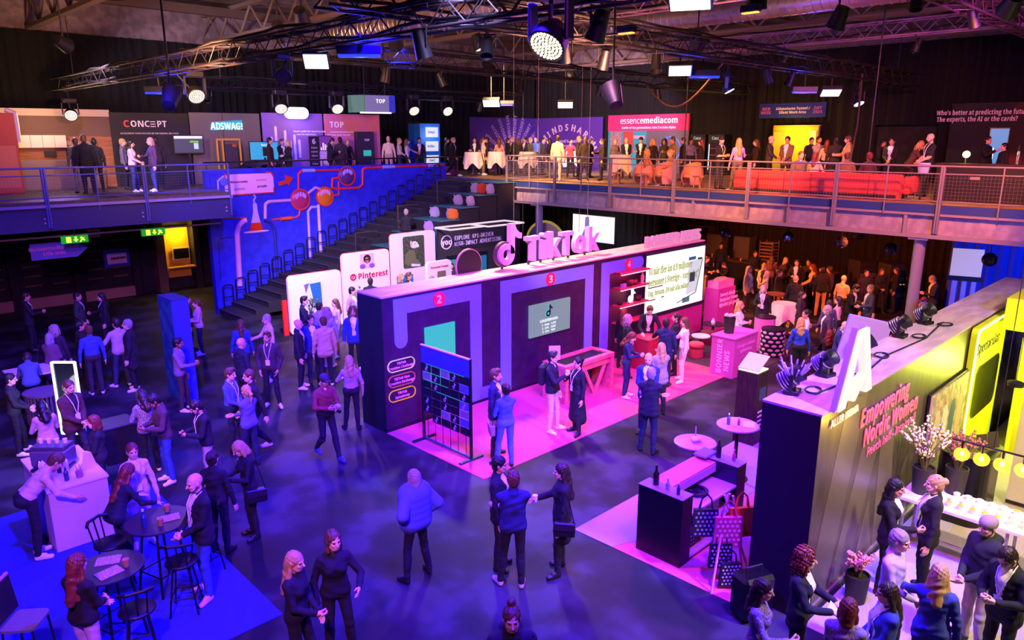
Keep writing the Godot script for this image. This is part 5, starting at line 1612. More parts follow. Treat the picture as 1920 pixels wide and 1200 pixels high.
# ---------------------------------------------------------------- the dark numbered wall
func note_shape(t: MB, c: Vector3, s: float, d: float) -> MB:
	t.ring(circ(0.27 * s, 24), circ(0.13 * s, 24), d, at3(c))
	t.prism(PackedVector2Array([v2(0.12, 0.0), v2(0.27, 0.0), v2(0.27, 0.75), v2(0.12, 0.75)]), d, Transform3D(Basis.from_scale(v3(s, s, 1)), c))
	t.prism(PackedVector2Array([v2(0.27, 0.75), v2(0.33, 0.6), v2(0.43, 0.52), v2(0.52, 0.5), v2(0.52, 0.36), v2(0.4, 0.37), v2(0.27, 0.45)]), d, Transform3D(Basis.from_scale(v3(s, s, 1)), c))
	return t


func tiktok_booth() -> void:
	var w := thing("numbered_wall", "long dark plum exhibition wall with blue arches numbered 2, 3 and 4", "wall", Vector3.ZERO)
	part(w, "body", plane_box(8.5, 21.0, 0, 2.96, 12.5, 13.38), noisy("plum_wall", "260a30", "30123a", 0.02, 0.55, 2.0))
	part(w, "end_panel", plane_box(8.48, 8.5, 0, 2.96, 12.49, 13.39), mat("10101c", 0.6))
	part(w, "top_board", plane_box(8.48, 21.0, 2.96, 3.0, 12.48, 13.4, 0.006), noisy("top_ply", "c8a090", "dcb8a4", 0.02, 0.7, 1.5, v3(0.3, 1, 1)))
	part(w, "skirting", plane_box(8.5, 21.0, 0, 0.07, 12.47, 12.5), mat("14101a", 0.5))
	var fl := at3(V(0, 0, 12.5))
	var blue := mat("6c80ff", 0.55)
	var p := PackedVector2Array()
	for k in 9:
		var a := PI + PI * k / 8.0
		p.append(v2(8.95 + 0.17 * cos(a), 1.98 + 0.17 * sin(a)))
	p.append_array([v2(9.12, 2.56), v2(10.92, 2.56), v2(10.92, 0.0), v2(12.25, 0.0), v2(12.25, 2.53), v2(15.04, 2.53), v2(15.04, 0.0), v2(16.09, 0.0), v2(16.09, 2.52)])
	for k in 9:
		var a := -PI / 2 + PI * k / 8.0
		p.append(v2(17.5 + 0.17 * cos(a), 2.69 + 0.17 * sin(a)))
	p.append_array([v2(15.72, 2.86), v2(15.72, 0.36), v2(15.38, 0.36), v2(15.38, 2.87), v2(11.89, 2.87), v2(11.89, 0.36), v2(11.27, 0.36), v2(11.27, 2.9), v2(8.78, 2.9)])
	part(w, "blue_arches", mb().prism(p, 0.012, fl).done(), blue)
	for k in 3:
		var c: Array = [[10.0, 2.73], [13.64, 2.7], [16.94, 2.69]][k]
		var d := part(w, "number_disc", mb().prism(circ(0.17, 28, v2(c[0], c[1])), 0.03, fl).done(), mat("d82440", 0.5))
		words(d, "numeral", ["2", "3", "4"][k], 0.19, V(c[0], c[1], 12.465), mat("fff0f4"), 0, 0.008)
	part(w, "teal_screen", plane_box(9.58, 10.43, 0.75, 2.15, 12.46, 12.5), mat("3ac8bc", 0.4, 0, 0.85))
	var sc := part(w, "screen", plane_box(12.86, 14.38, 1.28, 2.12, 12.44, 12.5), mat("8ca4ac", 0.4, 0, 0.75))
	part(sc, "screen_logo", note_shape(mb(), V(13.52, 1.83, 12.43), 0.3, 0.006).done(), mat("101418", 0.4))
	part(sc, "screen_logo", note_shape(mb(), V(13.505, 1.845, 12.436), 0.3, 0.004).done(), mat("30e0e0", 0.4, 0, 0.8))
	words(sc, "screen_text", "LEADERBOARD", 0.07, V(13.55, 1.66, 12.43), mat("ffffff", 0.4, 0, 1.0), 0, 0.004)
	for k in 3:
		words(sc, "screen_text", ["1.  Anna   2,872", "2.  Erik    2,645", "3.  Lisa    1921"][k], 0.055, V(13.55, 1.55 - 0.09 * k, 12.43), mat("ffffff", 0.4, 0, 1.0), 0, 0.004)
	for k in 3:
		var y: float = [1.45, 1.11, 0.78][k]
		var pl := part(w, "pill_outline", mb().ring(rrect(0.72, 0.27, 0.13, v2(8.93, y)), rrect(0.68, 0.23, 0.11, v2(8.93, y)), 0.02, fl).done(), mat(["d8b0c8", "b8407c", "e08a30"][k], 0.4, 0, 1.0))
		words(pl, "lettering", ["TikTok", "TikTok One", "TikTok"][k], 0.055, V(8.93, y + 0.045, 12.485), mat("ffb8f0", 0.5), 0, 0.006)
		words(pl, "lettering", ["Creative Challenge", "Creative Exchange", "Symphony"][k], 0.055, V(8.93, y - 0.045, 12.485), mat("ffb8f0", 0.5), 0, 0.006)
	# lit shelves
	for k in 3:
		var y: float = [2.47, 2.03, 1.53][k]
		var s := part(w, "shelf", plane_box(16.25, 17.6, y + 0.03, y + 0.07, 12.2, 12.5, 0.004), mat("a02048", 0.5))
		part(s, "light_strip", plane_box(16.3, 17.5, y - 0.005, y + 0.03, 12.22, 12.26), mat("ff90a8", 0.4, 0, 3.0))
		omni(w, V(16.9, y - 0.08, 12.18), "ff3060", 0.35, 0.1)
	part(w, "shelf", plane_box(16.25, 17.6, 1.05, 1.09, 12.2, 12.5, 0.004), mat("a02048", 0.5))
	var it := thing("shelf_trophy", "white glowing note-shaped trophy on the lit shelf", "trophy", V(16.85, 1.6, 12.33))
	part(it, "lamp", note_shape(mb(), v3(0, 0.12, 0), 0.36, 0.05).done(), mat("fff0f4", 0.4, 0, 1.6))
	bp(it, "base", v3(0.0, 0.015, 0.02), v3(0.2, 0.03, 0.12), mat("c0b0b8"))
	for g in [["shelf_bottle", 17.42, 2.1, "pink patterned bottle on the upper lit shelf", "e0809a"], ["shelf_bottle", 16.45, 2.1, "small violet can on the upper lit shelf", "9a5ac0"], ["shelf_bottle", 16.58, 2.1, "small lilac can beside the violet one on the upper shelf", "b07ad0"]]:
		single(g[0], mb().lathe([v2(0, 0), v2(0.05, 0), v2(0.055, 0.2), v2(0.03, 0.25), v2(0.03, 0.3), v2(0, 0.3)] if g[1] > 17 else [v2(0, 0), v2(0.05, 0), v2(0.05, 0.1), v2(0, 0.1)], 14).done(), mat(g[4], 0.4), g[3], "bottle", at3(V(g[1], g[2], 12.33)))
	for g in [[16.8, 2.1, 0.13, "dark rounded plush shape on the upper lit shelf", "3a1420"], [17.05, 2.1, 0.11, "second dark plush shape on the upper lit shelf", "441828"], [17.25, 1.6, 0.12, "dark cap lying beside the glowing trophy", "2a1018"], [16.4, 1.6, 0.1, "dark folded cap at the end of the middle shelf", "24101a"]]:
		single("plush_toy", mb().ball(v3(0, g[2] * 0.7, 0), v3(g[2], g[2] * 0.7, g[2] * 0.8), 12, 8).ball(v3(g[2] * 0.6, g[2] * 0.95, 0.02), Vector3.ONE * g[2] * 0.45, 10, 6).done(), mat(g[4], 0.9), g[3], "toy", at3(V(g[0], g[1], 12.33)))
	# big letters on the wall top
	var lt := thing("letter_sign", "large lilac TikTok letters standing on the dark wall", "sign", V(0, 3.0, 13.15))
	part(lt, "note_logo", note_shape(mb(), v3(12.62, 0.38, 0), 1.0, 0.14).done(), mat("dcaae4", 0.5))
	part(lt, "note_rim", mb().ring(circ(0.32, 24), circ(0.27, 24), 0.1, at3(v3(12.6, 0.38, -0.02))).done(), mat("5a3a50", 0.5))
	var tm := text_mesh("TikTok", 0.64, 0.16, "Droid Sans", true, 0)
	var tw := tm.get_aabb().size.x
	part(lt, "letters", tm, mat("dcaae4", 0.5), Transform3D(Basis.from_scale(v3(2.9 / tw, 1, 1)), v3(13.3, 0.12 + 0.3, 0.08)))
	for a: float in [12.6, 13.55, 14.0, 14.5, 15.1, 15.8]:
		bp(lt, "foot", v3(a, 0.06, -0.03), v3(0.04, 0.12, 0.06), mat("40303a"))
	var dc := thing("round_sign", "dark brown round sign standing on the wall above arch 2", "sign", V(11.72, 2.86, 13.46))
	part(dc, "disc", mb().prism(circ(0.39, 32, v2(0, 0.3)), 0.06).done(), mat("2e1c1c", 0.6))
	part(dc, "rim", mb().ring(circ(0.42, 32, v2(0, 0.3)), circ(0.385, 32, v2(0, 0.3)), 0.05, at3(v3(0, 0, -0.01))).done(), mat("d0a090", 0.5))
	# card rack
	var r := thing("card_rack", "freestanding black rack of hanging cards with a blue header", "rack", V(8.85, 0, 10.9), -PI / 2)
	var bk := mat("0c0c12", 0.5)
	for x: float in [-0.75, 0.75]:
		bp(r, "post", v3(x, 1.05, 0), v3(0.05, 2.1, 0.05), bk)
		bp(r, "foot", v3(x, 0.025, 0), v3(0.07, 0.05, 0.6), mat("1a3a34" if x > 0 else "14141c", 0.5))
	bp(r, "lower_bar", v3(0, 0.06, 0), v3(1.5, 0.04, 0.04), mat("1c5a50", 0.5))
	bp(r, "header", v3(0, 1.9, 0.01), v3(1.5, 0.36, 0.04), mat("3a3ad0", 0.5))
	bp(r, "header_edge", v3(0, 2.09, 0.01), v3(1.52, 0.03, 0.06), mat("c890c0", 0.5))
	for k in 6:
		part(r, "hanging_rod", mb().bar(v3(-0.6 + 0.3 * k * 0.8, 0.06, 0), v3(-0.6 + 0.3 * k * 0.8, 1.72, 0), 0.006, -1, 5).done(), bk)
	for i in 5:
		for j in 7:
			var y := 1.63 - 0.175 * j
			if j == 6 and i == 0: continue
			var kind := (i + j * 2) % 5
			var card := bp(r, "card", v3(-0.58 + 0.29 * i, y, 0.015), v3(0.27, 0.165, 0.012), mat(["10101c", "14121e", "9a8890" if i % 2 == 0 else "10101c", "10101c", "12121c"][kind] if not (i == 4 and j % 2 == 1) else "5a60d0", 0.5), 0.002)
			if kind in [0, 3]:
				part(card, "print", note_shape(mb(), v3(-0.015, -0.03, 0.006), 0.12, 0.003).done(), mat("c8b0f0", 0.5))
			elif kind == 2 and i % 2 == 0 or (i == 4 and j % 2 == 1):
				for q in 4:
					bp(card, "print", v3(0, 0.045 - 0.03 * q, 0.007), v3(0.2, 0.008, 0.003), mat("504858"), 0.0)
	for g in [[0.0, 1.712, 1.2], [-0.3, 1.365, 0.8], [0.1, 1.19, 0.7], [-0.35, 1.54, 0.5]]:
		bp(r, "teal_edge", v3(g[0], g[1], 0.025), v3(g[2], 0.012, 0.01), mat("30d0c0", 0.4, 0, 0.4), 0.001)
	# coral game counter
	var gc := thing("game_counter", "coral wooden game counter with slot top and slanted legs", "counter", V(12.5, 0, 11.65))
	var co := noisy("coral_wood", "c8505c", "dc6470", 0.03, 0.6, 1.0, v3(0.3, 1, 1))
	for z: float in [0.06, 0.68]:
		bp(gc, "top_rail", v3(0.92, 0.9, z), v3(1.85, 0.1, 0.14), co)
	for x: float in [0.06, 1.79]:
		bp(gc, "top_end", v3(x, 0.9, 0.37), v3(0.14, 0.1, 0.5), co)
	bp(gc, "slot", v3(0.92, 0.88, 0.37), v3(1.6, 0.06, 0.5), mat("0c0a14", 0.4))
	bp(gc, "end_panel", v3(0.06, 0.43, 0.37), v3(0.12, 0.86, 0.74), co)
	bp(gc, "end_panel", v3(1.79, 0.43, 0.37), v3(0.12, 0.86, 0.74), co)
	bp(gc, "apron", v3(0.92, 0.78, 0.68), v3(1.85, 0.18, 0.05), co)
	for k in 3:
		bp(gc, "brace", v3(0.55 + 0.42 * k, 0.36, 0.66), v3(0.09, 0.78, 0.05), co, 0.004, Basis(Vector3.BACK, 0.5 if k % 2 else -0.5))
	bp(gc, "dark_back", v3(0.92, 0.4, 0.1), v3(1.6, 0.7, 0.04), mat("1a1020", 0.7))
	single("table_sign", boxm(v3(0.28, 0.36, 0.012)), mat("c8b8d0", 0.5), "small upright card sign on the coral game counter", "sign", Transform3D(Basis(Vector3.UP, -0.7), V(12.75, 1.13, 11.5)))
	var rc := thing("red_counter", "plain red square counter below the lit shelves", "counter", V(16.0, 0, 11.05))
	bp(rc, "body", v3(0.4, 0.44, -0.25), v3(0.8, 0.88, 0.55), mat("a82838", 0.6), 0.008)
	bp(rc, "top", v3(0.4, 0.9, -0.25), v3(0.84, 0.04, 0.59), mat("c84850", 0.5))


# ---------------------------------------------------------------- white pinned boards behind the wall
func pinterest_booth() -> void:
	var wh := mat("f4e4f0", 0.6)
	var rd := mat("d82818", 0.5)
	for g in [[10.98, 12.9, 1.93, "white rounded board with a picture of blue trousers", 0], [12.98, 14.88, 2.42, "white rounded board reading Pinterest with a portrait", 1], [14.98, 16.95, 2.9, "tallest white rounded board with a dog photograph", 2]]:
		var o := thing("rounded_board", g[3], "display board", V(g[0], 0, 21.4))
		var wd: float = g[1] - g[0]
		var h: float = g[2]
		part(o, "board", mb().prism(rrect(wd, h, 0.14, v2(wd / 2, h / 2)), 0.1).done(), wh)
		part(o, "red_back", mb().prism(rrect(wd, h, 0.14, v2(wd / 2 + 0.05, h / 2)), 0.1, at3(v3(0, 0, -0.11))).done(), rd)
		bp(o, "red_side", v3(-0.1, h * 0.3, -0.04), v3(0.16, h * 0.6, 0.08), rd)
		var f := at3(v3(0, 0, 0.1))
		if g[4] == 0:
			var pc := part(o, "picture", mb().prism(rrect(0.78, 1.05, 0.08, v2(0.92, 1.12)), 0.012, f).done(), mat("e8e0f0", 0.6))
			part(pc, "trousers_print", mb().prism(PackedVector2Array([v2(0.75, 1.6), v2(1.15, 1.62), v2(1.18, 0.75), v2(0.92, 0.72)]), 0.016, f).done(), mat("1c6a90", 0.6))
			part(pc, "hair_print", mb().prism(PackedVector2Array([v2(0.55, 1.6), v2(0.74, 1.63), v2(0.6, 1.3)]), 0.016, f).done(), mat("706078", 0.6))
			part(pc, "shoe_print", mb().prism(PackedVector2Array([v2(0.8, 0.6), v2(1.2, 0.78), v2(1.2, 0.68), v2(0.9, 0.56)]), 0.016, f).done(), mat("d05060", 0.6))
		elif g[4] == 1:
			var pc := part(o, "picture", mb().prism(rrect(0.56, 0.5, 0.02, v2(0.98, 2.1)), 0.012, f).done(), mat("d8b0e0", 0.6))
			part(pc, "portrait_hair", mb().prism(circ(0.15, 18, v2(0.98, 2.17)), 0.016, f).done(), mat("141014", 0.7))
			part(pc, "portrait_face", mb().ball(v3(0.97, 2.12, 0.115), v3(0.08, 0.11, 0.012), 14, 8).done(), mat("a87060", 0.6))
			part(pc, "portrait_glasses", mb().box(v3(0.97, 2.15, 0.126), v3(0.17, 0.045, 0.012), 0.01).done(), mat("0c0c0c", 0.3))
			for s: float in [-1.0, 1.0]:
				part(pc, "portrait_shoulder", mb().ball(v3(0.98 + 0.19 * s, 1.93, 0.115), v3(0.12, 0.08, 0.012), 12, 6).done(), mat("8a50b0", 0.6))
			part(o, "logo_ring", mb().ring(circ(0.12, 22, v2(0.4, 1.6)), circ(0.07, 22, v2(0.4, 1.6)), 0.014, f).done(), mat("c01830", 0.5))
			words(o, "logo_letter", "P", 0.13, v3(0.4, 1.6, 0.11), mat("c01830"), 0, 0.008)
			words(o, "lettering", "Pinterest", 0.2, v3(1.2, 1.6, 0.11), mat("c01830"), 0, 0.012)
		else:
			var pc := part(o, "picture", mb().prism(rrect(0.95, 1.15, 0.08, v2(0.98, 2.2)), 0.012, f).done(), noisy("photo_green", "2c3a24", "56603c", 0.03, 0.7, 0.8))
			part(pc, "dog_body", mb().prism(PackedVector2Array([v2(0.55, 1.85), v2(0.6, 2.15), v2(0.78, 2.3), v2(1.02, 2.25), v2(1.06, 1.95), v2(1.3, 1.75), v2(1.1, 1.7), v2(0.7, 1.72)]), 0.016, f).done(), mat("6a7040", 0.8))
			part(pc, "dog_head", mb().ball(v3(1.0, 2.45, 0.118), v3(0.17, 0.13, 0.012), 14, 8).done(), mat("e8dcd0", 0.7))
			part(pc, "dog_ear", mb().ball(v3(0.86, 2.52, 0.12), v3(0.05, 0.1, 0.012), 10, 6).done(), mat("c0a890", 0.7))
			part(pc, "dog_muzzle", mb().ball(v3(1.15, 2.4, 0.12), v3(0.08, 0.06, 0.014), 10, 6).done(), mat("f0e8e0", 0.7))
			part(pc, "dog_eye", mb().ball(v3(1.03, 2.49, 0.13), v3(0.022, 0.022, 0.008), 8, 6).done(), mat("101010", 0.3))
			part(pc, "dog_nose", mb().ball(v3(1.22, 2.42, 0.13), v3(0.025, 0.025, 0.01), 8, 6).done(), mat("101010", 0.3))
			part(pc, "dog_paw", mb().prism(PackedVector2Array([v2(0.85, 1.78), v2(1.25, 1.72), v2(1.25, 1.64), v2(0.85, 1.68)]), 0.02, f).done(), mat("e8e0dc", 0.7))
			part(o, "blue_picture", mb().prism(rrect(0.72, 0.5, 0.04, v2(0.55, 1.15)), 0.012, f).done(), mat("2a78b8", 0.6))
	var sb := thing("rounded_board", "smallest white rounded board with red heading beside the dog board", "display board", V(15.0, 0, 19.4))
	part(sb, "board", mb().prism(rrect(1.05, 2.15, 0.14, v2(0.52, 1.08)), 0.1).done(), wh)
	words(sb, "lettering", "Pinterest Trends", 0.07, v3(0.52, 1.95, 0.105), mat("c01830"), 0, 0.006)
	part(sb, "picture", mb().prism(rrect(0.36, 0.5, 0.03, v2(0.6, 1.55)), 0.012, at3(v3(0, 0, 0.1))).done(), noisy("photo_people", "201818", "c0a090", 0.05, 0.7, 0.3))
	# plants
	plant(V(11.35, 0, 20.7), 1.35, "leafy green pot plant before the blue trousers board", 11)
	plant(V(12.95, 0, 20.3), 1.5, "leafy green pot plant before the Pinterest board", 12)
	# small bar with a coffee machine behind the wall
	var cb := thing("espresso_counter", "white counter with a coffee machine behind the dark wall", "counter", V(12.6, 0, 17.6))
	bp(cb, "body", v3(1.2, 0.52, 0), v3(2.4, 1.04, 0.7), mat("e8d8e8", 0.6), 0.01)
	var em := thing("coffee_machine", "silver coffee machine on the counter below the Pinterest board", "coffee machine", V(14.2, 1.04, 17.6))
	bp(em, "body", v3(0, 0.3, 0), v3(0.85, 0.5, 0.5), mat("9a8aa0", 0.3, 0.7), 0.02)
	bp(em, "cup_tray", v3(0, 0.57, 0), v3(0.8, 0.04, 0.46), mat("3a3438", 0.5))
	for k in 3:
		part(em, "spout", mb().bar(v3(-0.25 + 0.25 * k, 0.2, 0.28), v3(-0.25 + 0.25 * k, 0.12, 0.28), 0.03).done(), mat("c0b8c8", 0.3, 0.8))
	# YOC stand
	var y := thing("yoc_stand", "dark stand wall reading YOC Explore KPI-driven High-impact advertising", "booth", V(17.1, 0, 21.5))
	bp(y, "wall", v3(1.8, 1.45, -0.05), v3(3.6, 2.9, 0.1), mat("383434", 0.7))
	bp(y, "teal_edge", v3(0.03, 1.45, 0.01), v3(0.06, 2.9, 0.1), mat("1c5a64", 0.6))
	part(y, "logo_ring", mb().ring(circ(0.27, 28, v2(0.55, 2.36)), circ(0.23, 28, v2(0.55, 2.36)), 0.012).done(), mat("fff0fa", 0.5))
	words(y, "logo_letters", "yoc", 0.21, v3(0.55, 2.36, 0.005), mat("fff0fa"), 0, 0.012)
	words(y, "lettering", "EXPLORE KPI-DRIVEN", 0.15, v3(0.95, 2.47, 0.005), mat("fff0fa"), 0, 0.012, true, 0, "Droid Sans Mono", 0.9)
	words(y, "lettering", "HIGH-IMPACT ADVERTISING", 0.15, v3(0.95, 2.24, 0.005), mat("fff0fa"), 0, 0.012, true, 0, "Droid Sans Mono", 0.86)
	for k in 2:
		var sx := 0.8 + 1.5 * k
		bp(y, "screen_case", v3(sx, 1.35, 0.03), v3(0.56, 1.0, 0.06), mat("141a28", 0.4))
		bp(y, "screen", v3(sx, 1.3, 0.065), v3(0.36 if k == 0 else 0.48, 0.75, 0.01), mat("4ab0c8" if k == 0 else "2a88c0", 0.4, 0, 0.6), 0.001)
	for g in [[0.0, 0.02, 3.6, 0.02], [0.0, 0.9, 1.7, 0.9], [1.7, 1.1, 3.6, 1.1], [0.02, 0.02, 0.02, 0.9], [3.58, 0.02, 3.58, 1.1], [1.7, 0.02, 1.7, 1.1]]:
		part(y, "light_tube", mb().box(v3((g[0] + g[2]) / 2, 2.95, (g[1] + g[3]) / 2), v3(maxf(g[2] - g[0], 0.06), 0.06, maxf(absf(g[3] - g[1]), 0.06)), 0.004).done(), mat("f0d8e8", 0.4, 0, 1.0))
	# round arch sign and bright projection screen beneath the gallery
	var ar := thing("arch_sign", "cream half-round arch sign with yellow rim under the gallery", "sign", V(25.0, 0, 23.15), -PI / 2)
	var hp := PackedVector2Array()
	for k in 17:
		var a := PI * k / 16.0
		hp.append(v2(1.2 * cos(a), 1.35 + 1.05 * sin(a)))
	hp.append_array([v2(-1.2, 0.0), v2(1.2, 0.0)])
	part(ar, "board", mb().prism(hp, 0.08).done(), mat("e8d0e8", 0.6))
	var rim := []
	for k in 17:
		var a := PI * k / 16.0
		rim.append(v3(1.24 * cos(a), 1.35 + 1.1 * sin(a), 0.06))
	part(ar, "rim_light", mb().path(rim, 0.06, 6).done(), mat("e8c860", 0.5, 0, 0.4))
	bp(ar, "emblem", v3(0.05, 1.9, 0.09), v3(0.3, 0.14, 0.01), mat("a090e0", 0.5))
	var ws := thing("projection_screen", "bright white projection screen with a violet map shape", "screen", V(25.0, 1.8, 20.4), -PI / 2)
	bp(ws, "screen", v3(0, 0.56, 0), v3(2.3, 1.14, 0.05), mat("fff4fa", 0.5, 0, 1.1))
	part(ws, "screen_map", mb().prism(PackedVector2Array([v2(-0.7, 0.05), v2(-0.45, 0.5), v2(-0.42, 1.02), v2(-0.22, 1.05), v2(-0.2, 0.6), v2(-0.35, 0.25), v2(-0.5, 0.04)]), 0.012, at3(v3(0, 0, 0.025))).done(), mat("a890e8", 0.5, 0, 0.6))
	bp(ws, "roller", v3(0, 1.16, 0), v3(2.4, 0.08, 0.1), mat("c8b8c8", 0.5))
	for x: float in [-1.1, 1.1]:
		bp(ws, "leg", v3(x, -0.9, -0.05), v3(0.05, 1.8, 0.05), mat("302830"))


func plant(at: Vector3, h: float, label: String, sd: int, leaf := "3a6a34", flower := "", spread := 0.35) -> Node3D:
	var rng := RandomNumberGenerator.new()
	rng.seed = sd
	var o := thing("pot_plant" if flower == "" else "flower_arrangement", label, "plant" if flower == "" else "flowers", at)
	var ph := 0.3 if flower == "" else 0.42
	var pr := 0.15 if flower == "" else 0.16
	part(o, "pot", mb().lathe([v2(0, 0), v2(pr * 0.8, 0), v2(pr, ph), v2(pr * 0.9, ph), v2(pr * 0.85, ph - 0.04), v2(0, ph - 0.04)], 18).done(), mat("c8b8c8" if flower == "" else "26221e", 0.6))
	var stems := mb()
	var leaves := mb()
	var petals := mb()
	var cnt := 16 if flower == "" else 30
	for k in cnt:
		var a := rng.randf() * TAU
		var r := spread * sqrt(rng.randf())
		var top := v3(cos(a) * r, ph + (h - ph) * rng.randf_range(0.55, 1.0), sin(a) * r)
		var mid := v3(cos(a) * r * 0.35, ph + (top.y - ph) * 0.5, sin(a) * r * 0.35)
		stems.path([v3(cos(a) * 0.03, ph - 0.03, sin(a) * 0.03), mid, top], 0.006, 4)
		var nl := 7 if flower == "" else 8
		for j in nl:
			var f := 0.35 + 0.65 * j / nl
			var p := mid.lerp(top, f) if f > 0.5 else v3(0, ph, 0).lerp(mid, f * 2)
			var d := v3(rng.randf_range(-1, 1), rng.randf_range(0.0, 0.8), rng.randf_range(-1, 1)).normalized()
			if flower == "":
				var u := d.cross(Vector3.UP).normalized() * 0.035
				var n := d.cross(u).normalized()
				leaves.quad(p, p + d * 0.06 + u, p + d * 0.14, p + d * 0.06 - u, n)
			else:
				petals.ball(p + d * 0.025, Vector3.ONE * rng.randf_range(0.012, 0.024), 6, 4)
	stuff(part(o, "stems", stems.done(), mat("5a5a30" if flower != "" else "4a4a28", 0.7)))
	if flower == "":
		stuff(part(o, "foliage", leaves.done(), mat(leaf, 0.6)))
	else:
		stuff(part(o, "blossom", petals.done(), mat(flower, 0.6)))
	return o


# ---------------------------------------------------------------- magenta newspaper stand
func bonnier_booth() -> void:
	var sc := thing("wall_screen", "large bright wall screen with yellow Swedish headline", "screen", V(17.72, 0.96, 12.44))
	bp(sc, "frame", v3(1.63, 0.95, -0.02), v3(3.3, 2.0, 0.06), mat("2a1c2c", 0.5))
	bp(sc, "screen", v3(1.6, 0.98, 0.015), v3(3.18, 1.8, 0.02), mat("fffaf2", 0.4, 0, 1.15), 0.002)
	var ye := mat("a4bc08", 0.4, 0, 0.75)
	var tx := ["Vi når fler än 4,9 miljoner", "personer i Sverige – varje dag*", "Ung, luvsam. DN når alla målar!"]
	for k in 3:
		var tm := text_mesh(tx[k], 0.2 if k < 2 else 0.15, 0.006, "Droid Serif", true, 0)
		part(sc, "screen_text", tm, ye, Transform3D(Basis.from_scale(v3(([2.35, 2.75, 2.2][k]) / tm.get_aabb().size.x, 1, 1)), v3(0.12, [1.38, 1.05, 0.72][k], 0.03)))
	for g in [[0.5, 0.9, 0.75], [0.35, 0.52, 0.35], [0.9, 0.54, 0.15]]:
		bp(sc, "screen_line", v3(g[0], g[1], 0.03), v3(g[2], 0.03, 0.006), mat("5a4a10", 0.5), 0.001)
	part(sc, "screen_device", mb().prism(PackedVector2Array([v2(2.2, 0.4), v2(2.75, 0.46), v2(3.05, 1.5), v2(2.3, 1.46)]), 0.006, at3(v3(0, 0, 0.022))).done(), mat("e8e8f8", 0.4, 0, 0.8))
	for g in [[2.45, 1.55, 0.4, 0.1, "3a88c8"], [2.5, 0.95, 0.3, 0.3, "405878"], [2.2, 0.25, 0.4, 0.16, "6aa8c8"], [2.9, 1.5, 0.25, 0.06, "303038"]]:
		bp(sc, "screen_picture", v3(g[0], g[1], 0.032), v3(g[2], g[3], 0.006), mat(g[4], 0.4, 0, 0.4), 0.001)
	part(sc, "screen_edge", mb().path([v3(1.7, 0.22, 0.032), v3(2.75, 0.42, 0.032), v3(3.05, 1.48, 0.032)], 0.015, 4).done(), mat("202028", 0.4))
	spot(sc, V(19.3, 1.9, 12.35), V(19.3, 0.2, 9.8), "fff0f0", 5.0, 70.0, 0.6)
	var ms := thing("magenta_panel", "magenta panel below the bright headline screen", "panel", V(17.72, 0, 12.45))
	bp(ms, "panel", v3(1.63, 0.47, -0.02), v3(3.28, 0.94, 0.05), mat("c82a84", 0.6))
	var lt := thing("news_letters", "pink raised letters BONNIER NEWS on top of the wall", "sign", V(17.85, 3.0, 12.6))
	var tm2 := text_mesh("BONNIER NEWS", 0.34, 0.1, "Droid Sans", true, 0)
	part(lt, "letters", tm2, mat("ff90d0", 0.5, 0, 0.75), Transform3D(Basis.from_scale(v3(2.95 / tm2.get_aabb().size.x, 1, 1)), v3(0, 0.2, 0)))  # the letters are no lamp: their glow stands in for front light
	var c := thing("news_counter", "square magenta counter lettered BONNIER NEWS", "counter", V(17.12, 0, 9.12))
	bp(c, "body", v3(0.62, 0.54, -0.34), v3(1.24, 1.08, 0.68), mat("c040a0", 0.55), 0.006)
	bp(c, "top", v3(0.62, 1.09, -0.34), v3(1.28, 0.04, 0.72), mat("d458b0", 0.5))
	part(c, "lettering", text_mesh("BONNIER", 0.15, 0.01), mat("e890d8", 0.5), Transform3D(Basis(Vector3.UP, -PI / 2) * Basis(Vector3.BACK, PI / 2), v3(-0.005, 0.55, -0.42)))
	part(c, "lettering", text_mesh("NEWS", 0.15, 0.01), mat("e890d8", 0.5), Transform3D(Basis(Vector3.UP, -PI / 2) * Basis(Vector3.BACK, PI / 2), v3(-0.005, 0.45, -0.2)))
	words(c, "small_lettering", "Sveriges största", 0.09, v3(0.62, 0.85, 0.005), mat("e070c8"), 0, 0.006)
	words(c, "small_lettering", "nyhetshus", 0.09, v3(0.62, 0.7, 0.005), mat("e070c8"), 0, 0.006)
	var vs := plant(V(17.55, 1.11, 9.55), 0.5, "glass vase of white flowers on the magenta counter", 5, "3a6a34", "d8c0d8", 0.16)
	var sw := thing("candy_totem", "magenta totem reading Sweet deals Bonnier News bjuder på godis", "totem", V(21.2, 0, 12.0))
	bp(sw, "body", v3(0.55, 0.7, -0.25), v3(1.1, 1.4, 0.5), mat("d03898", 0.55), 0.006)
	for k in 3:
		words(sw, "lettering", ["Sweet deals –", "Bonnier News", "bjuder på godis"][k], 0.12, v3(0.1, 1.2 - 0.17 * k, 0.003), mat("ffe0f4"), 0, 0.008, true, 0, "Droid Serif")
	bp(sw, "candy_box", v3(0.55, 1.52, -0.25), v3(1.0, 0.24, 0.4), mat("e890b8", 0.3), 0.006)
	part(sw, "candy_heap", mb().ball(v3(0.5, 1.64, -0.25), v3(0.4, 0.1, 0.16), 14, 8).done(), noisy("candy", "d8a060", "e8c890", 0.2, 0.7, 0.2))
	var pc := thing("pink_cylinder", "plain pink cylindrical stand beside the dotted one", "stand", V(20.35, 0, 9.92))
	part(pc, "drum", mb().lathe([v2(0, 0), v2(0.3, 0), v2(0.3, 1.0), v2(0, 1.0)], 28).done(), mat("e060b8", 0.5))
	part(pc, "top", mb().lathe([v2(0.31, 1.0), v2(0.31, 1.03), v2(0, 1.03)], 28).done(), mat("301828", 0.4))
	words(pc, "print", "d", 0.18, v3(-0.1, 0.35, 0.3), mat("f0b0e0"), -0.4, 0.02)
	var dc := thing("dotted_cylinder", "black cylindrical stand covered in white oval spots", "stand", V(19.95, 0, 9.45))
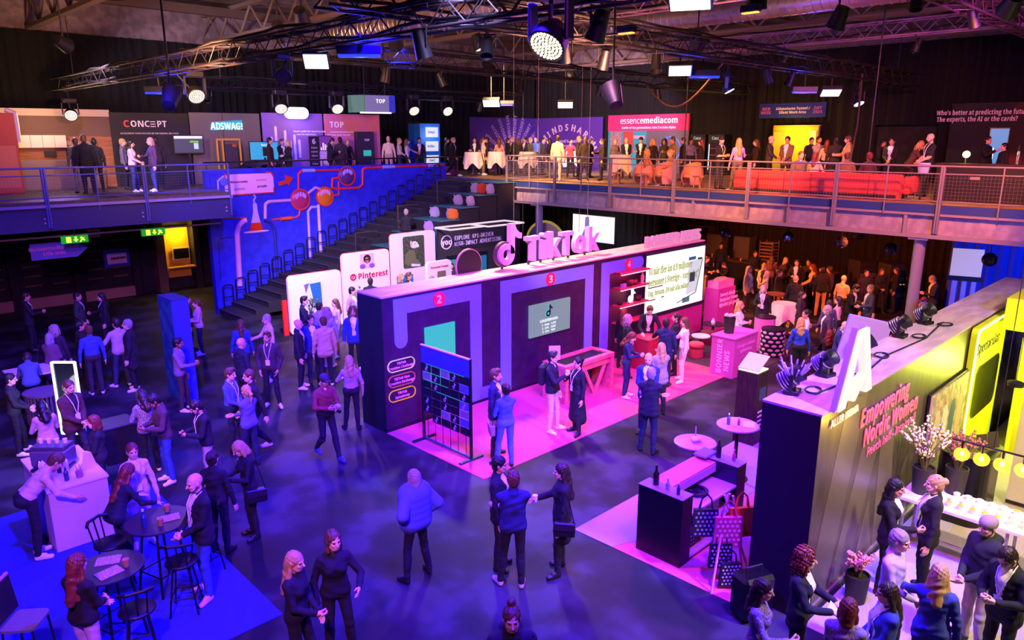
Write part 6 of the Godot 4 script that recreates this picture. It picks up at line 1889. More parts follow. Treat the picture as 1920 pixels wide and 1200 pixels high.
	part(dc, "drum", mb().lathe([v2(0, 0), v2(0.33, 0), v2(0.33, 0.82), v2(0, 0.82)], 28).done(), mat("16101a", 0.5))
	var oval := func_oval()
	for i in 6:
		for j in 10:
			var a := TAU * (j + 0.5 * (i % 2)) / 10.0
			part(dc, "spot", oval, mat("d8a8d8", 0.5), Transform3D(Basis(Vector3.UP, -a + PI / 2), v3(cos(a) * 0.33, 0.1 + 0.125 * i, sin(a) * 0.33)))
	for g in [[18.25, 10.93, 0.42, 0.22, "round coral pouf nearest the magenta counter", "c05058"], [19.7, 11.4, 0.42, 0.24, "round dark red pouf below the bright screen", "6a2030"], [19.2, 11.9, 0.42, 0.22, "round brown pouf against the magenta panel", "50202c"]]:
		var o := thing("pouf", g[4], "pouf", V(g[0], 0, g[1]), 0, "round poufs")
		part(o, "seat", mb().lathe([v2(0, g[2] - 0.14), v2(g[3], g[2] - 0.14), v2(g[3] * 1.04, g[2] - 0.06), v2(g[3] * 0.9, g[2]), v2(0, g[2])], 22, Vector3.ZERO, true).done(), mat(g[5], 0.8))
		part(o, "base", mb().lathe([v2(0, 0), v2(g[3] * 0.95, 0), v2(g[3] * 0.95, g[2] - 0.14), v2(0, g[2] - 0.14)], 22).done(), mat(g[5], 0.85))
	var st := thing("side_table", "low white-topped round side table among the poufs", "table", V(18.75, 0, 11.1))
	part(st, "table_top", mb().lathe([v2(0, 0.48), v2(0.28, 0.48), v2(0.28, 0.51), v2(0, 0.51)], 24).done(), mat("e0c8d8", 0.4))
	part(st, "leg", mb().bar(v3(0, 0.0, 0), v3(0, 0.48, 0), 0.03).done(), mat("2a1820"))
	part(st, "foot", mb().lathe([v2(0, 0), v2(0.18, 0), v2(0.16, 0.02), v2(0, 0.02)], 20).done(), mat("2a1820"))
	var dt := thing("side_table", "low dark round table with a white pot on it", "table", V(20.3, 0, 11.6))
	part(dt, "table_top", mb().lathe([v2(0, 0.48), v2(0.34, 0.48), v2(0.34, 0.51), v2(0, 0.51)], 24).done(), mat("2a2024", 0.4))
	part(dt, "leg", mb().bar(v3(0, 0.0, 0), v3(0, 0.48, 0), 0.04).done(), mat("1a1416"))
	single("white_pot", mb().lathe([v2(0, 0), v2(0.05, 0), v2(0.07, 0.08), v2(0.04, 0.14), v2(0.04, 0.18), v2(0, 0.18)], 16).done(), mat("e8d8e4", 0.4), "small white pot on the low dark table", "pot", at3(V(20.2, 0.51, 11.55)))


func func_oval() -> ArrayMesh:
	return mb().ball(Vector3.ZERO, v3(0.075, 0.04, 0.012), 12, 6).done()


func MC_get(key: String, m: ArrayMesh) -> ArrayMesh:
	if not MC.has(key):
		MC[key] = m
	return MC[key]
# ---------------------------------------------------------------- booth with flowers and the big A
func aller_booth() -> void:
	var w := thing("booth_wall", "long dark booth wall with pale top and Empowering Nordic Women lettering", "wall", Vector3.ZERO)
	part(w, "body", plane_box(8.68, 21.0, 0, 2.86, 3.4, 4.15), noisy("bronze_wall", "3e382e", "4c463a", 0.02, 0.38, 2.0, v3(2, 0.4, 2)))
	part(w, "end_panel", plane_box(8.66, 8.68, 0, 2.86, 3.39, 4.16), mat("1a0f1e", 0.5))
	part(w, "top_board", plane_box(8.66, 21.0, 2.86, 2.9, 3.38, 4.17, 0.006), noisy("grey_ply", "9a8690", "b09aa4", 0.02, 0.7, 1.5, v3(0.3, 1, 1)))
	part(w, "skirting", plane_box(8.68, 15.0, 0, 0.06, 3.36, 3.4), mat("a8a098", 0.3, 0.6))
	var fl := at3(V(0, 0, 3.4))
	for q in [[[8.75, 0.05], [9.5, 2.85], [10.2, 2.85], [9.45, 0.05]], [[9.5, 0.05], [10.25, 2.0], [10.95, 2.0], [10.2, 0.05]], [[10.4, 0.05], [10.75, 1.0], [11.1, 0.05]], [[11.15, 0.05], [10.9, 2.4], [11.4, 2.4], [11.9, 0.05]]]:
		var pp := PackedVector2Array()
		for e in q: pp.append(v2(e[0], e[1]))
		part(w, "stripe", mb().prism(pp, 0.004, fl).done(), mat("5c564a", 0.34))
	words(w, "lettering", "ALLER MEDIA", 0.1, V(9.4, 2.68, 3.38), mat("fff4e8"), 0, 0.012)
	for k in 3:
		var tm := text_mesh(["Empowering", "Nordic Women", "Reach half - Inspire all"][k], [0.27, 0.27, 0.13][k], 0.012, "Droid Sans", k < 2, 0)
		part(w, "lettering", tm, mat("e07080", 0.5), Transform3D(Basis.from_scale(v3([1.9, 2.2, 2.0][k] / tm.get_aabb().size.x, 1, 1)), V([9.98, 10.18, 10.38][k], [2.46, 2.12, 1.85][k], 3.38)))
	var A := thing("letter_sign", "big white letter A with violet sides on the booth wall's corner", "sign", V(8.88, 2.9, 3.36))
	var t := mb()
	var X := at3(Vector3.ZERO)
	t.prism(PackedVector2Array([v2(0, 0), v2(0.2, 0), v2(0.3, 0.26), v2(0.49, 0.8), v2(0.56, 0.96), v2(0.4, 0.96)]), 0.09, X)
	t.prism(PackedVector2Array([v2(0.45, 0.96), v2(0.72, 0.96), v2(1.06, 0.05), v2(0.86, 0.05), v2(0.77, 0.3), v2(0.57, 0.84)]), 0.088, X)
	t.prism(PackedVector2Array([v2(0.27, 0.2), v2(0.46, 0.02), v2(0.52, 0.02), v2(0.78, 0.26), v2(0.78, 0.36), v2(0.62, 0.3), v2(0.36, 0.38)]), 0.086, X)
	part(A, "letter_face_light", t.done(), mat("fff6ee", 0.5, 0, 0.9))
	part(A, "letter_side", mb().prism(PackedVector2Array([v2(-0.05, 0), v2(0.02, 0), v2(0.44, 0.97), v2(0.7, 0.97), v2(0.68, 1.0), v2(0.38, 1.0)]), 0.07, at3(v3(0, 0, -0.01))).done(), mat("7a60d8", 0.5))
	omni(A, V(9.35, 2.62, 3.05), "ffcc40", 0.5, 0.08)
	# small stage lamps clamped along the wall top
	for k in 5:
		var c: Array = [[9.15, 4.0, 0.25, "nearest the camera"], [10.2, 4.0, -0.2, "second along the booth wall"], [11.5, 3.95, 0.3, "third along the booth wall"], [13.2, 4.0, 0.0, "fourth along the booth wall"], [14.5, 4.0, -0.3, "farthest along the booth wall"]][k]
		var o := thing("wall_lamp", "black stage lamp with silver fins on the booth wall, " + c[3], "stage lamp", V(c[0], 2.9, c[1]), c[2], "stage lamps on the booth wall")
		bp(o, "base", v3(0, 0.03, 0), v3(0.22, 0.06, 0.2), mat("101014", 0.4), 0.01)
		for s: float in [-1.0, 1.0]:
			bp(o, "bracket", v3(0.13 * s, 0.16, 0), v3(0.02, 0.26, 0.05), mat("101014", 0.4))
		var bs := Basis(Vector3.RIGHT, 0.9)
		part(o, "can", mb().lathe([v2(0, -0.15), v2(0.09, -0.14), v2(0.12, 0.12), v2(0.1, 0.12), v2(0, 0.08)], 18, v3(0, 0.24, 0), false, bs).done(), mat("16161a", 0.4))
		for j in 5:
			part(o, "fin", mb().lathe([v2(0.05, -0.17 + 0.04 * j), v2(0.135, -0.17 + 0.04 * j), v2(0.135, -0.155 + 0.04 * j), v2(0.05, -0.155 + 0.04 * j)], 16, v3(0, 0.24, 0), false, bs).done(), mat("b8b0bc", 0.3, 0.7))
		if k == 0:
			for j in 14:
				var a := TAU * j / 14.0
				part(o, "crystal_rod", mb().bar(v3(0.1 * cos(a), 0.26, 0.1 * sin(a)), v3(0.2 * cos(a), 0.42 + 0.05 * sin(j * 3.0), 0.2 * sin(a)), 0.013, -1, 6).done(), mat("c0a8d8", 0.2, 0.6))
		var cp := []
		for j in 22:
			var a := TAU * 1.6 * j / 21.0
			cp.append(v3(0.22 + 0.16 * cos(a), 0.015 + 0.004 * j * 0.2, 0.28 + 0.1 * sin(a) - 0.05))
		part(o, "cable", mb().path(cp, 0.011, 5).done(), mat("0c0c0e", 0.6))
	single("power_cable", mb().path([V(9.3, 2.915, 3.75), V(10.6, 2.915, 3.62), V(11.8, 2.915, 3.75), V(13.4, 2.915, 3.65), V(14.8, 2.915, 3.8)], 0.014, 5).done(), mat("0c0c0e", 0.6), "black power cable running along the pale booth wall top", "cable")
	# framed picture
	var pf := thing("framed_picture", "large unframed photograph of people leaning on the booth wall", "picture", V(13.0, 0.72, 3.36))
	bp(pf, "canvas", v3(1.05, 0.66, 0.03), v3(2.1, 1.32, 0.05), noisy("photo_beige", "8a7a62", "b8ac90", 0.02, 0.6, 1.2))
	bp(pf, "frame", v3(1.05, 0.66, 0.0), v3(2.16, 1.38, 0.04), mat("100e0c", 0.5))
	for k in 4:
		var x := 0.4 + 0.42 * k
		part(pf, "figure_print", mb().prism(PackedVector2Array([v2(x - 0.14, 0.05), v2(x + 0.12, 0.05), v2(x + 0.16, 0.8), v2(x + 0.06, 0.98), v2(x - 0.07, 0.98), v2(x - 0.17, 0.75)]), 0.006, at3(v3(0, 0, 0.053))).done(), mat(["c8b498", "d8ccb4", "3a5a70", "b89a78"][k], 0.6))
		part(pf, "head_print", mb().ball(v3(x, 1.08, 0.056), v3(0.07, 0.1, 0.008), 12, 6).done(), mat("c89a78", 0.6))
	# yellow booth beyond
	var yb := thing("yellow_wall", "acid yellow panel with white light edge and script lettering", "booth panel", V(15.07, 0, 3.38))
	var yl := mat("c8d010", 0.6)
	part(yb, "panel", mb().prism(rrect(2.2, 2.82, 0.12, v2(1.1, 1.41)), 0.1).done(), yl)
	part(yb, "light_edge", mb().path([v3(0.05, 0.05, 0.11), v3(0.05, 2.72, 0.11), v3(0.12, 2.78, 0.11), v3(2.15, 2.78, 0.11)], 0.02, 5).done(), mat("fffff0", 0.4, 0, 2.0))
	words(yb, "lettering", "Spectacular", 0.2, v3(0.95, 2.38, 0.105), mat("2a2808"), 0, 0.008, false, 1, "Droid Serif")
	part(yb, "mirror", mb().prism(rrect(1.6, 1.05, 0.2, v2(1.15, 1.5)), 0.02, at3(v3(0, 0, 0.1))).done(), mat("6a6a40", 0.1, 0.9))
	omni(yb, V(16.2, 1.9, 2.4), "f4ff60", 6.0, 0.2)
	var ys := thing("yellow_sign", "yellow overhanging sign box with pale letters", "sign", V(16.6, 2.5, 2.95))
	bp(ys, "box", v3(0.7, 0.4, 0.0), v3(1.6, 0.62, 0.5), yl, 0.01)
	words(ys, "lettering", "SUPER", 0.36, v3(0.65, 0.42, 0.255), mat("f4ffb0", 0.5, 0, 0.6), 0, 0.02)
	var yc := thing("yellow_cabinet", "yellow display cabinet with shelves at the edge of view", "cabinet", V(17.0, 0, 2.55))
	bp(yc, "back", v3(0.8, 1.2, -0.3), v3(1.9, 2.4, 0.08), yl)
	bp(yc, "side", v3(-0.1, 1.2, 0.0), v3(0.1, 2.4, 0.7), mat("a8a010", 0.6))
	for k in 3:
		bp(yc, "shelf", v3(0.8, 0.5 + 0.6 * k, 0.0), v3(1.8, 0.05, 0.6), yl)
	part(yc, "light_edge", mb().path([v3(0.25, 0.1, 0.36), v3(0.25, 2.0, 0.36), v3(0.4, 2.15, 0.36), v3(1.6, 2.15, 0.36)], 0.025, 5).done(), mat("fffff0", 0.4, 0, 2.0))
	for k in 3:
		var sc2 := thing("glass_ornament", "small glass ornament on the yellow display, %s" % ["highest shelf", "middle shelf", "lowest shelf"][k], "ornament", V(17.15, 0.54 + 0.6 * (2 - k), 2.6))
		part(sc2, "bowl", mb().lathe([v2(0.03, 0), v2(0.1, 0.06), v2(0.11, 0.14), v2(0.06, 0.2)], 14, Vector3.ZERO, true).done(), mat("9a9440", 0.15, 0.3))
		part(sc2, "foot", mb().lathe([v2(0, 0), v2(0.06, 0), v2(0.03, 0.02), v2(0, 0.02)], 14).done(), mat("6a6430", 0.3))
	var hl := thing("pendant_speaker", "black drum pendant hanging on a thin cord before the yellow panel", "pendant", V(14.6, 2.1, 2.5))
	part(hl, "drum", mb().lathe([v2(0, -0.05), v2(0.12, -0.05), v2(0.13, 0.02), v2(0.05, 0.05), v2(0, 0.05)], 18).done(), mat("0e0e0e", 0.5))
	part(hl, "cord", mb().bar(v3(0, 0.05, 0), v3(0.1, 6.9, 0), 0.008, -1, 5).done(), mat("141414"))
	# pale wall section, black cabinet
	var pw := thing("pale_partition", "cream partition with dark base line behind the food table", "partition", V(14.3, 0, 1.2))
	bp(pw, "panel", v3(0, 1.0, 0), v3(0.1, 2.0, 2.2), mat("d8cfb8", 0.7))
	bp(pw, "base_line", v3(-0.06, 0.1, 0), v3(0.02, 0.06, 2.2), mat("1a1814"))
	var bc := thing("black_cabinet", "tall rounded black cabinet behind the flower vases", "cabinet", V(13.4, 0, 2.75))
	part(bc, "body", mb().prism(rrect(1.0, 0.75, 0.22), 1.18, Transform3D(Basis(Vector3.RIGHT, -PI / 2), Vector3.ZERO)).done(), mat("0c0b0a", 0.3))
	part(bc, "top", mb().prism(rrect(1.04, 0.79, 0.24), 0.03, Transform3D(Basis(Vector3.RIGHT, -PI / 2), v3(0, 1.18, 0))).done(), mat("181614", 0.3))
	for k in 2:
		single("table_card", boxm(v3(0.2, 0.26, 0.015)), mat("3a3428", 0.5), "small dark tilted card on the black cabinet, %s" % ["nearer the picture", "nearer the lamps"][k], "card", Transform3D(Basis(Vector3.UP, -0.6) * Basis(Vector3.RIGHT, -0.3), V(13.35 + 0.25 * k, 1.36, 2.6 - 0.1 * k)))
	# food table with cups, flowers, pendant lamps
	var ft := thing("food_table", "long white buffet table with metal legs in the flower booth", "table", V(11.75, 0, 1.75))
	bp(ft, "table_top", v3(0, 0.88, 0), v3(0.75, 0.05, 2.9), mat("e8e2d8", 0.5))
	for x: float in [-0.32, 0.32]:
		for z: float in [-1.35, 0.0, 1.35]:
			bp(ft, "leg", v3(x, 0.43, z), v3(0.04, 0.86, 0.04), mat("a8a49c", 0.3, 0.7))
	bp(ft, "stretcher", v3(0.0, 0.2, 0), v3(0.03, 0.03, 2.7), mat("a8a49c", 0.3, 0.7))
	var cupm := mb().lathe([v2(0, 0), v2(0.035, 0), v2(0.05, 0.06), v2(0.045, 0.06), v2(0, 0.04)], 12).done()
	var topm := mb().ball(v3(0, 0.055, 0), v3(0.042, 0.022, 0.042), 10, 6).done()
	for i in 3:
		for j in 14:
			var o := thing("snack_cup", "%s snack cup on the buffet, %s from the far end" % [["cabinet-side", "middle-row", "guest-side"][i], ["first", "second", "third", "fourth", "fifth", "sixth", "seventh", "eighth", "ninth", "tenth", "eleventh", "twelfth", "thirteenth", "fourteenth"][j]], "cup", V(11.98 - 0.2 * i, 0.905, 2.55 - 0.155 * j), 0.0, "snack cups on the buffet")
			part(o, "cup", cupm, mat("f0ece0", 0.5))
			part(o, "filling", topm, mat(["e8e4d8", "a8b020", "d8c8a0"][(i * 2 + j / 5) % 3], 0.8))
	plant(V(11.75, 0.905, 2.98), 1.15, "tall vase of pale and violet blossom branches on the buffet", 21, "", "e8dca0", 0.42)
	plant(V(12.1, 0.905, 2.62), 0.98, "tall vase of dusty pink blossom branches on the buffet", 22, "", "b86a60", 0.36)
	plant(V(9.62, 0.0, 3.05), 0.75, "low bunch of pink flowers on the floor by the booth wall", 23, "", "e89a90", 0.2)
	plant(V(11.75, 0.905, 0.55), 0.35, "small green plant at the near end of the buffet", 24, "", "8ab040", 0.1)
	var pb := thing("pendant_bar", "black bar with four amber glass globes over the buffet", "pendant lamp", V(11.1, 2.12, 2.02))
	part(pb, "bar", mb().bar(v3(0, 0, -0.5), v3(0, 0, 0.5), 0.015).done(), mat("1a1814", 0.4, 0.5))
	part(pb, "suspension_cord", mb().bar(Vector3.ZERO, v3(0, 5.9, 0), 0.006, -1, 5).done(), mat("1a1814"))
	for k in 4:
		var z := -0.36 + 0.24 * k
		part(pb, "holder", mb().bar(v3(0, 0, z), v3(0, -0.1, z), 0.02).done(), mat("1a1814", 0.4, 0.5))
		part(pb, "globe", mb().ball(v3(0, -0.19, z), v3(0.1, 0.095, 0.1), 16, 10).done(), glass("e8a020", 0.35))
		part(pb, "bulb_light", mb().ball(v3(0, -0.18, z), v3(0.025, 0.04, 0.025), 10, 8).done(), mat("ffd880", 0.4, 0, 8.0))
		omni(pb, V(11.1, 1.93, 2.02 - z), "ffcf70", 0.4, 0.03)
	# lettering kiosk beside the wall: dark box with flap
	var k := thing("photo_kiosk", "dark wooden kiosk with raised glowing lid and small screen", "kiosk", V(13.68, 0, 6.83))
	bp(k, "body", v3(0, 0.78, 0), v3(0.46, 1.56, 0.46), noisy("kiosk_wood", "2a1a16", "402820", 0.03, 0.5, 1.0, v3(3, 0.3, 3)), 0.006)
	bp(k, "top_lamp", v3(0, 1.58, 0), v3(0.44, 0.03, 0.44), mat("fff0c8", 0.4, 0, 1.2), 0.004)
	bp(k, "lid", v3(0.0, 1.73, 0), v3(0.5, 0.02, 0.46), mat("d8c8a0", 0.5), 0.004, Basis(Vector3.BACK, 0.5))
	omni(k, V(13.68, 1.66, 6.83), "ffe8b0", 0.25, 0.08)
	bp(k, "screen", v3(0.02, 1.1, 0.235), v3(0.26, 0.26, 0.01), mat("7060b0", 0.2, 0, 0.3), 0.001)
	for j in 5:
		bp(k, "lettering_bar", v3(0.02, 0.72 - 0.1 * j, 0.235), v3(0.3, 0.04, 0.008), mat("e8c8c8", 0.5), 0.001)


# ---------------------------------------------------------------- gift counter with tote bags, standing tables
func bar_table(at: Vector3, r: float, h: float, top: String, label: String) -> void:
	var o := thing("bar_table", label, "table", at)
	part(o, "table_top", mb().lathe([v2(0, h - 0.03), v2(r - 0.01, h - 0.03), v2(r, h - 0.02), v2(r, h - 0.005), v2(r - 0.01, h), v2(0, h)], 40).done(), mat(top, 0.4))
	part(o, "pole", mb().bar(v3(0, 0.02, 0), v3(0, h - 0.03, 0), 0.035, -1, 14).done(), mat("0c0c10", 0.4))
	part(o, "foot", mb().lathe([v2(0, 0), v2(0.26, 0), v2(0.25, 0.02), v2(0.05, 0.04), v2(0, 0.04)], 26).done(), mat("0c0c10", 0.4))


func bottle(at: Vector3, h: float, hex: String, cap_hex: String, label: String) -> void:
	var o := thing("bottle", label, "bottle", at)
	part(o, "body", mb().lathe([v2(0, 0), v2(h * 0.14, 0), v2(h * 0.15, h * 0.55), v2(h * 0.06, h * 0.72), v2(h * 0.055, h * 0.9), v2(0, h * 0.9)], 14).done(), mat(hex, 0.25))
	part(o, "cap", mb().bar(v3(0, h * 0.88, 0), v3(0, h, 0), h * 0.065).done(), mat(cap_hex, 0.4))


func tote(at: Vector3, turn: float, hex: String, dot: String, label: String, sc := 1.0) -> void:
	var o := thing("tote_bag", label, "bag", at, turn, "tote bags on the stand")
	o.scale = Vector3.ONE * sc
	var m := mat(hex, 0.85)
	part(o, "bag", mb().prism(PackedVector2Array([v2(-0.2, -0.45), v2(0.2, -0.45), v2(0.18, 0), v2(-0.18, 0)]), 0.06).done(), m)
	for s: float in [0.0, 0.05]:
		part(o, "handle", mb().path([v3(-0.1, -0.02, s), v3(-0.07, 0.16, 0.03), v3(0.0, 0.24, 0.03), v3(0.07, 0.16, 0.03), v3(0.1, -0.02, s)], 0.012, 5).done(), m)
	if dot != "":
		var d := MC_get("dot", mb().bar(Vector3.ZERO, v3(0, 0, 0.004), 0.019, -1, 8).done())
		for i in 5:
			for j in 6:
				part(o, "spot", d, mat(dot, 0.7), at3(v3(-0.13 + 0.065 * i + 0.03 * (j % 2) - 0.015, -0.4 + 0.068 * j, 0.06)))


func purple_booth() -> void:
	var o := thing("gift_counter", "black-ended lilac counter with open shelves of tote bags", "counter", V(8.55, 0, 5.18))
	var bk := mat("0e0a12", 0.4)
	var lil := mat("c8a0c8", 0.5)
	bp(o, "end_panel", v3(0.14, 0.55, -0.39), v3(0.28, 1.1, 0.78), bk, 0.006)
	bp(o, "end_panel", v3(1.72, 0.55, -0.39), v3(0.28, 1.1, 0.78), bk, 0.006)
	bp(o, "end_top", v3(0.14, 1.105, -0.39), v3(0.29, 0.012, 0.79), mat("8a6a98", 0.5), 0.002)
	bp(o, "end_top", v3(1.72, 1.105, -0.39), v3(0.29, 0.012, 0.79), mat("8a6a98", 0.5), 0.002)
	bp(o, "back", v3(0.93, 0.52, -0.75), v3(1.3, 1.04, 0.05), lil)
	bp(o, "raised_top", v3(0.93, 1.06, -0.58), v3(1.3, 0.03, 0.38), mat("d86070", 0.5))
	bp(o, "front_lip", v3(0.93, 0.98, -0.4), v3(1.3, 0.14, 0.03), lil)
	for y: float in [0.78, 0.42, 0.08]:
		bp(o, "shelf", v3(0.93, y, -0.36), v3(1.3, 0.04, 0.72), lil)
	var wh := thing("prize_wheel", "black spoked rubber wheel lying on the gift counter shelf", "wheel", V(9.45, 0.81, 5.5))
	part(wh, "rim", mb().lathe([v2(0.13, 0), v2(0.19, 0), v2(0.19, 0.04), v2(0.13, 0.04), v2(0.13, 0)], 24).done(), bk)
	part(wh, "hub", mb().lathe([v2(0, 0), v2(0.05, 0), v2(0.05, 0.04), v2(0, 0.04)], 16).done(), bk)
	for k in 9:
		part(wh, "spoke", boxm(v3(0.1, 0.02, 0.03)), bk, Transform3D(Basis(Vector3.UP, TAU * k / 9.0), v3(cos(TAU * k / 9.0) * 0.09, 0.02, -sin(TAU * k / 9.0) * 0.09)))
	bottle(V(8.7, 1.11, 5.75), 0.32, "2a1010", "141014", "dark brown pump bottle on the gift counter's corner")
	bottle(V(8.68, 1.11, 5.53), 0.2, "a0b0d8", "e0e0f0", "clear blue bottle beside the pump bottle")
	bottle(V(8.66, 1.11, 5.33), 0.18, "3a2a40", "c0b0c8", "small dark jar bottle at the gift counter's edge")
	bottle(V(10.25, 1.11, 5.6), 0.3, "2a1418", "141014", "dark pump bottle at the far end of the gift counter")
	bottle(V(10.3, 1.11, 5.35), 0.2, "b84060", "d890a0", "pink bottle at the far end of the gift counter")
	single("glass_tray", boxm(v3(0.35, 0.04, 0.25), 0.01), mat("b090b8", 0.2, 0.4), "shiny tray on the far end of the gift counter", "tray", at3(V(10.2, 1.13, 5.82)))
	for g in [[8.98, 0.46, 5.4, "1a1018", "black paper bag on the gift counter's middle shelf"], [9.5, 0.1, 5.4, "c87890", "dotted pink pouch on the gift counter's lowest shelf"], [9.0, 0.1, 5.4, "16101a", "dotted black pouch on the gift counter's lowest shelf"], [9.75, 0.46, 5.45, "c0a0a8", "pale helmet shape on the gift counter's middle shelf"]]:
		var b := thing("gift_bag", g[4], "bag", V(g[0], g[1], g[2]))
		part(b, "bag", mb().prism(PackedVector2Array([v2(-0.17, 0), v2(0.17, 0), v2(0.14, 0.24), v2(-0.14, 0.24)]), 0.2, at3(v3(0, 0.0, -0.1))).done(), mat(g[3], 0.7))
		if "dotted" in g[4]:
			for i in 5:
				for j in 3:
					part(b, "spot", MC_get("dot", mb().bar(Vector3.ZERO, v3(0, 0, 0.004), 0.019, -1, 8).done()), mat("c0b0d0", 0.7), at3(v3(-0.12 + 0.06 * i, 0.05 + 0.065 * j, 0.1)))
	# wooden pole stand with bags
	var st := thing("bag_stand", "pink wooden pole stand hung with tote bags", "stand", V(8.85, 0, 4.62))
	var pk := mat("d890a8", 0.6)
	for g in [[-0.5, 0.0, 0.1, 0.05, 1.28, -0.05], [0.25, 0.0, 0.3, -0.05, 1.3, -0.05], [0.1, 0.0, -0.3, 0.0, 1.32, 0.0], [0.45, 0.0, 0.05, 0.1, 1.25, 0.0]]:
		part(st, "pole", mb().bar(v3(g[0], g[1], g[2]), v3(g[3], g[4], g[5]), 0.018, -1, 8).done(), pk)
	tote(V(8.78, 1.02, 4.58), -0.75, "c85068", "f0c8d8", "large pink tote bag with white spots on the stand", 1.05)
	tote(V(8.62, 1.1, 4.85), -0.75, "14101a", "8a80b0", "black spotted tote bag hanging behind the pink one", 0.95)
	tote(V(8.98, 1.12, 4.5), -0.6, "e05a10", "", "plain orange tote bag on the stand", 1.0)
	tote(V(8.7, 0.62, 4.62), -0.75, "16121c", "b8b0d8", "black spotted tote bag below the pink one", 0.85)
	tote(V(8.65, 0.42, 4.42), -0.7, "14101a", "c8c0e0", "lowest black spotted tote bag near the floor", 0.8)
	var su := thing("black_suitcase", "shiny black case on the floor at the booth wall's end", "case", V(8.3, 0, 3.9), -0.4)
	bp(su, "shell", v3(0, 0.34, 0), v3(0.5, 0.62, 0.34), mat("0c0c10", 0.25), 0.05)
	part(su, "handle", mb().path([v3(-0.12, 0.64, 0), v3(-0.12, 0.74, 0), v3(0.12, 0.74, 0), v3(0.12, 0.64, 0)], 0.014, 6).done(), mat("202024", 0.4))
	bar_table(V(10.6, 0, 6.25), 0.36, 1.08, "b888c0", "lilac-topped round bar table with tissue holder")
	bar_table(V(11.85, 0, 6.13), 0.38, 1.08, "b888c0", "lilac-topped round bar table with drinks beside the kiosk")
	var nh := thing("napkin_holder", "white napkin bunch with small pole on the lilac table", "napkins", V(10.6, 1.08, 6.25))
	part(nh, "napkins", mb().ball(v3(-0.02, 0.05, 0), v3(0.08, 0.05, 0.06), 10, 6).ball(v3(0.05, 0.04, 0.04), v3(0.06, 0.04, 0.05), 10, 6).done(), mat("e8d8f0", 0.7))
	part(nh, "pole", mb().bar(v3(0.08, 0, -0.05), v3(0.08, 0.24, -0.05), 0.012).done(), mat("c090c0", 0.5))
	bottle(V(11.72, 1.08, 6.25), 0.22, "4a58b0", "d0d0e8", "blue can-like bottle on the lilac table by the kiosk")
	bottle(V(11.82, 1.08, 6.1), 0.16, "a83050", "e0b0b8", "small red bottle on the lilac table by the kiosk")
	single("menu_sheet", boxm(v3(0.3, 0.006, 0.21), 0.001), mat("e8d0e8", 0.6), "white sheet lying on the lilac table by the kiosk", "paper", Transform3D(Basis(Vector3.UP, 0.5), V(11.98, 1.084, 5.98)))


# ---------------------------------------------------------------- coffee corner at the near left
func bar_stool(at: Vector3, turn: float, label: String) -> void:
	var o := thing("bar_stool", label, "bar stool", at, turn, "black bar stools")
	var m := mat("0c0c10", 0.45)
	part(o, "seat", mb().lathe([v2(0, 0.71), v2(0.17, 0.7), v2(0.21, 0.73), v2(0.2, 0.755), v2(0, 0.735)], 24, Vector3.ZERO, true).done(), m)
	for k in 4:
		var a := TAU * (k + 0.5) / 4.0
		part(o, "leg", mb().bar(v3(cos(a) * 0.13, 0.71, sin(a) * 0.13), v3(cos(a) * 0.25, 0, sin(a) * 0.25), 0.013, -1, 7).done(), m)
		var b := TAU * (k + 1.5) / 4.0
		part(o, "footrest", mb().bar(v3(cos(a) * 0.21, 0.26, sin(a) * 0.21), v3(cos(b) * 0.21, 0.26, sin(b) * 0.21), 0.01, -1, 6).done(), m)
	for s: float in [-1.0, 0.0, 1.0]:
		part(o, "back_spindle", mb().bar(v3(0.1 * s, 0.73, -0.16), v3(0.12 * s, 1.06, -0.22), 0.011, -1, 6).done(), m)
	part(o, "backrest", mb().path([v3(-0.19, 1.06, -0.16), v3(-0.1, 1.08, -0.22), v3(0.1, 1.08, -0.22), v3(0.19, 1.06, -0.16)], 0.022, 7).done(), m)


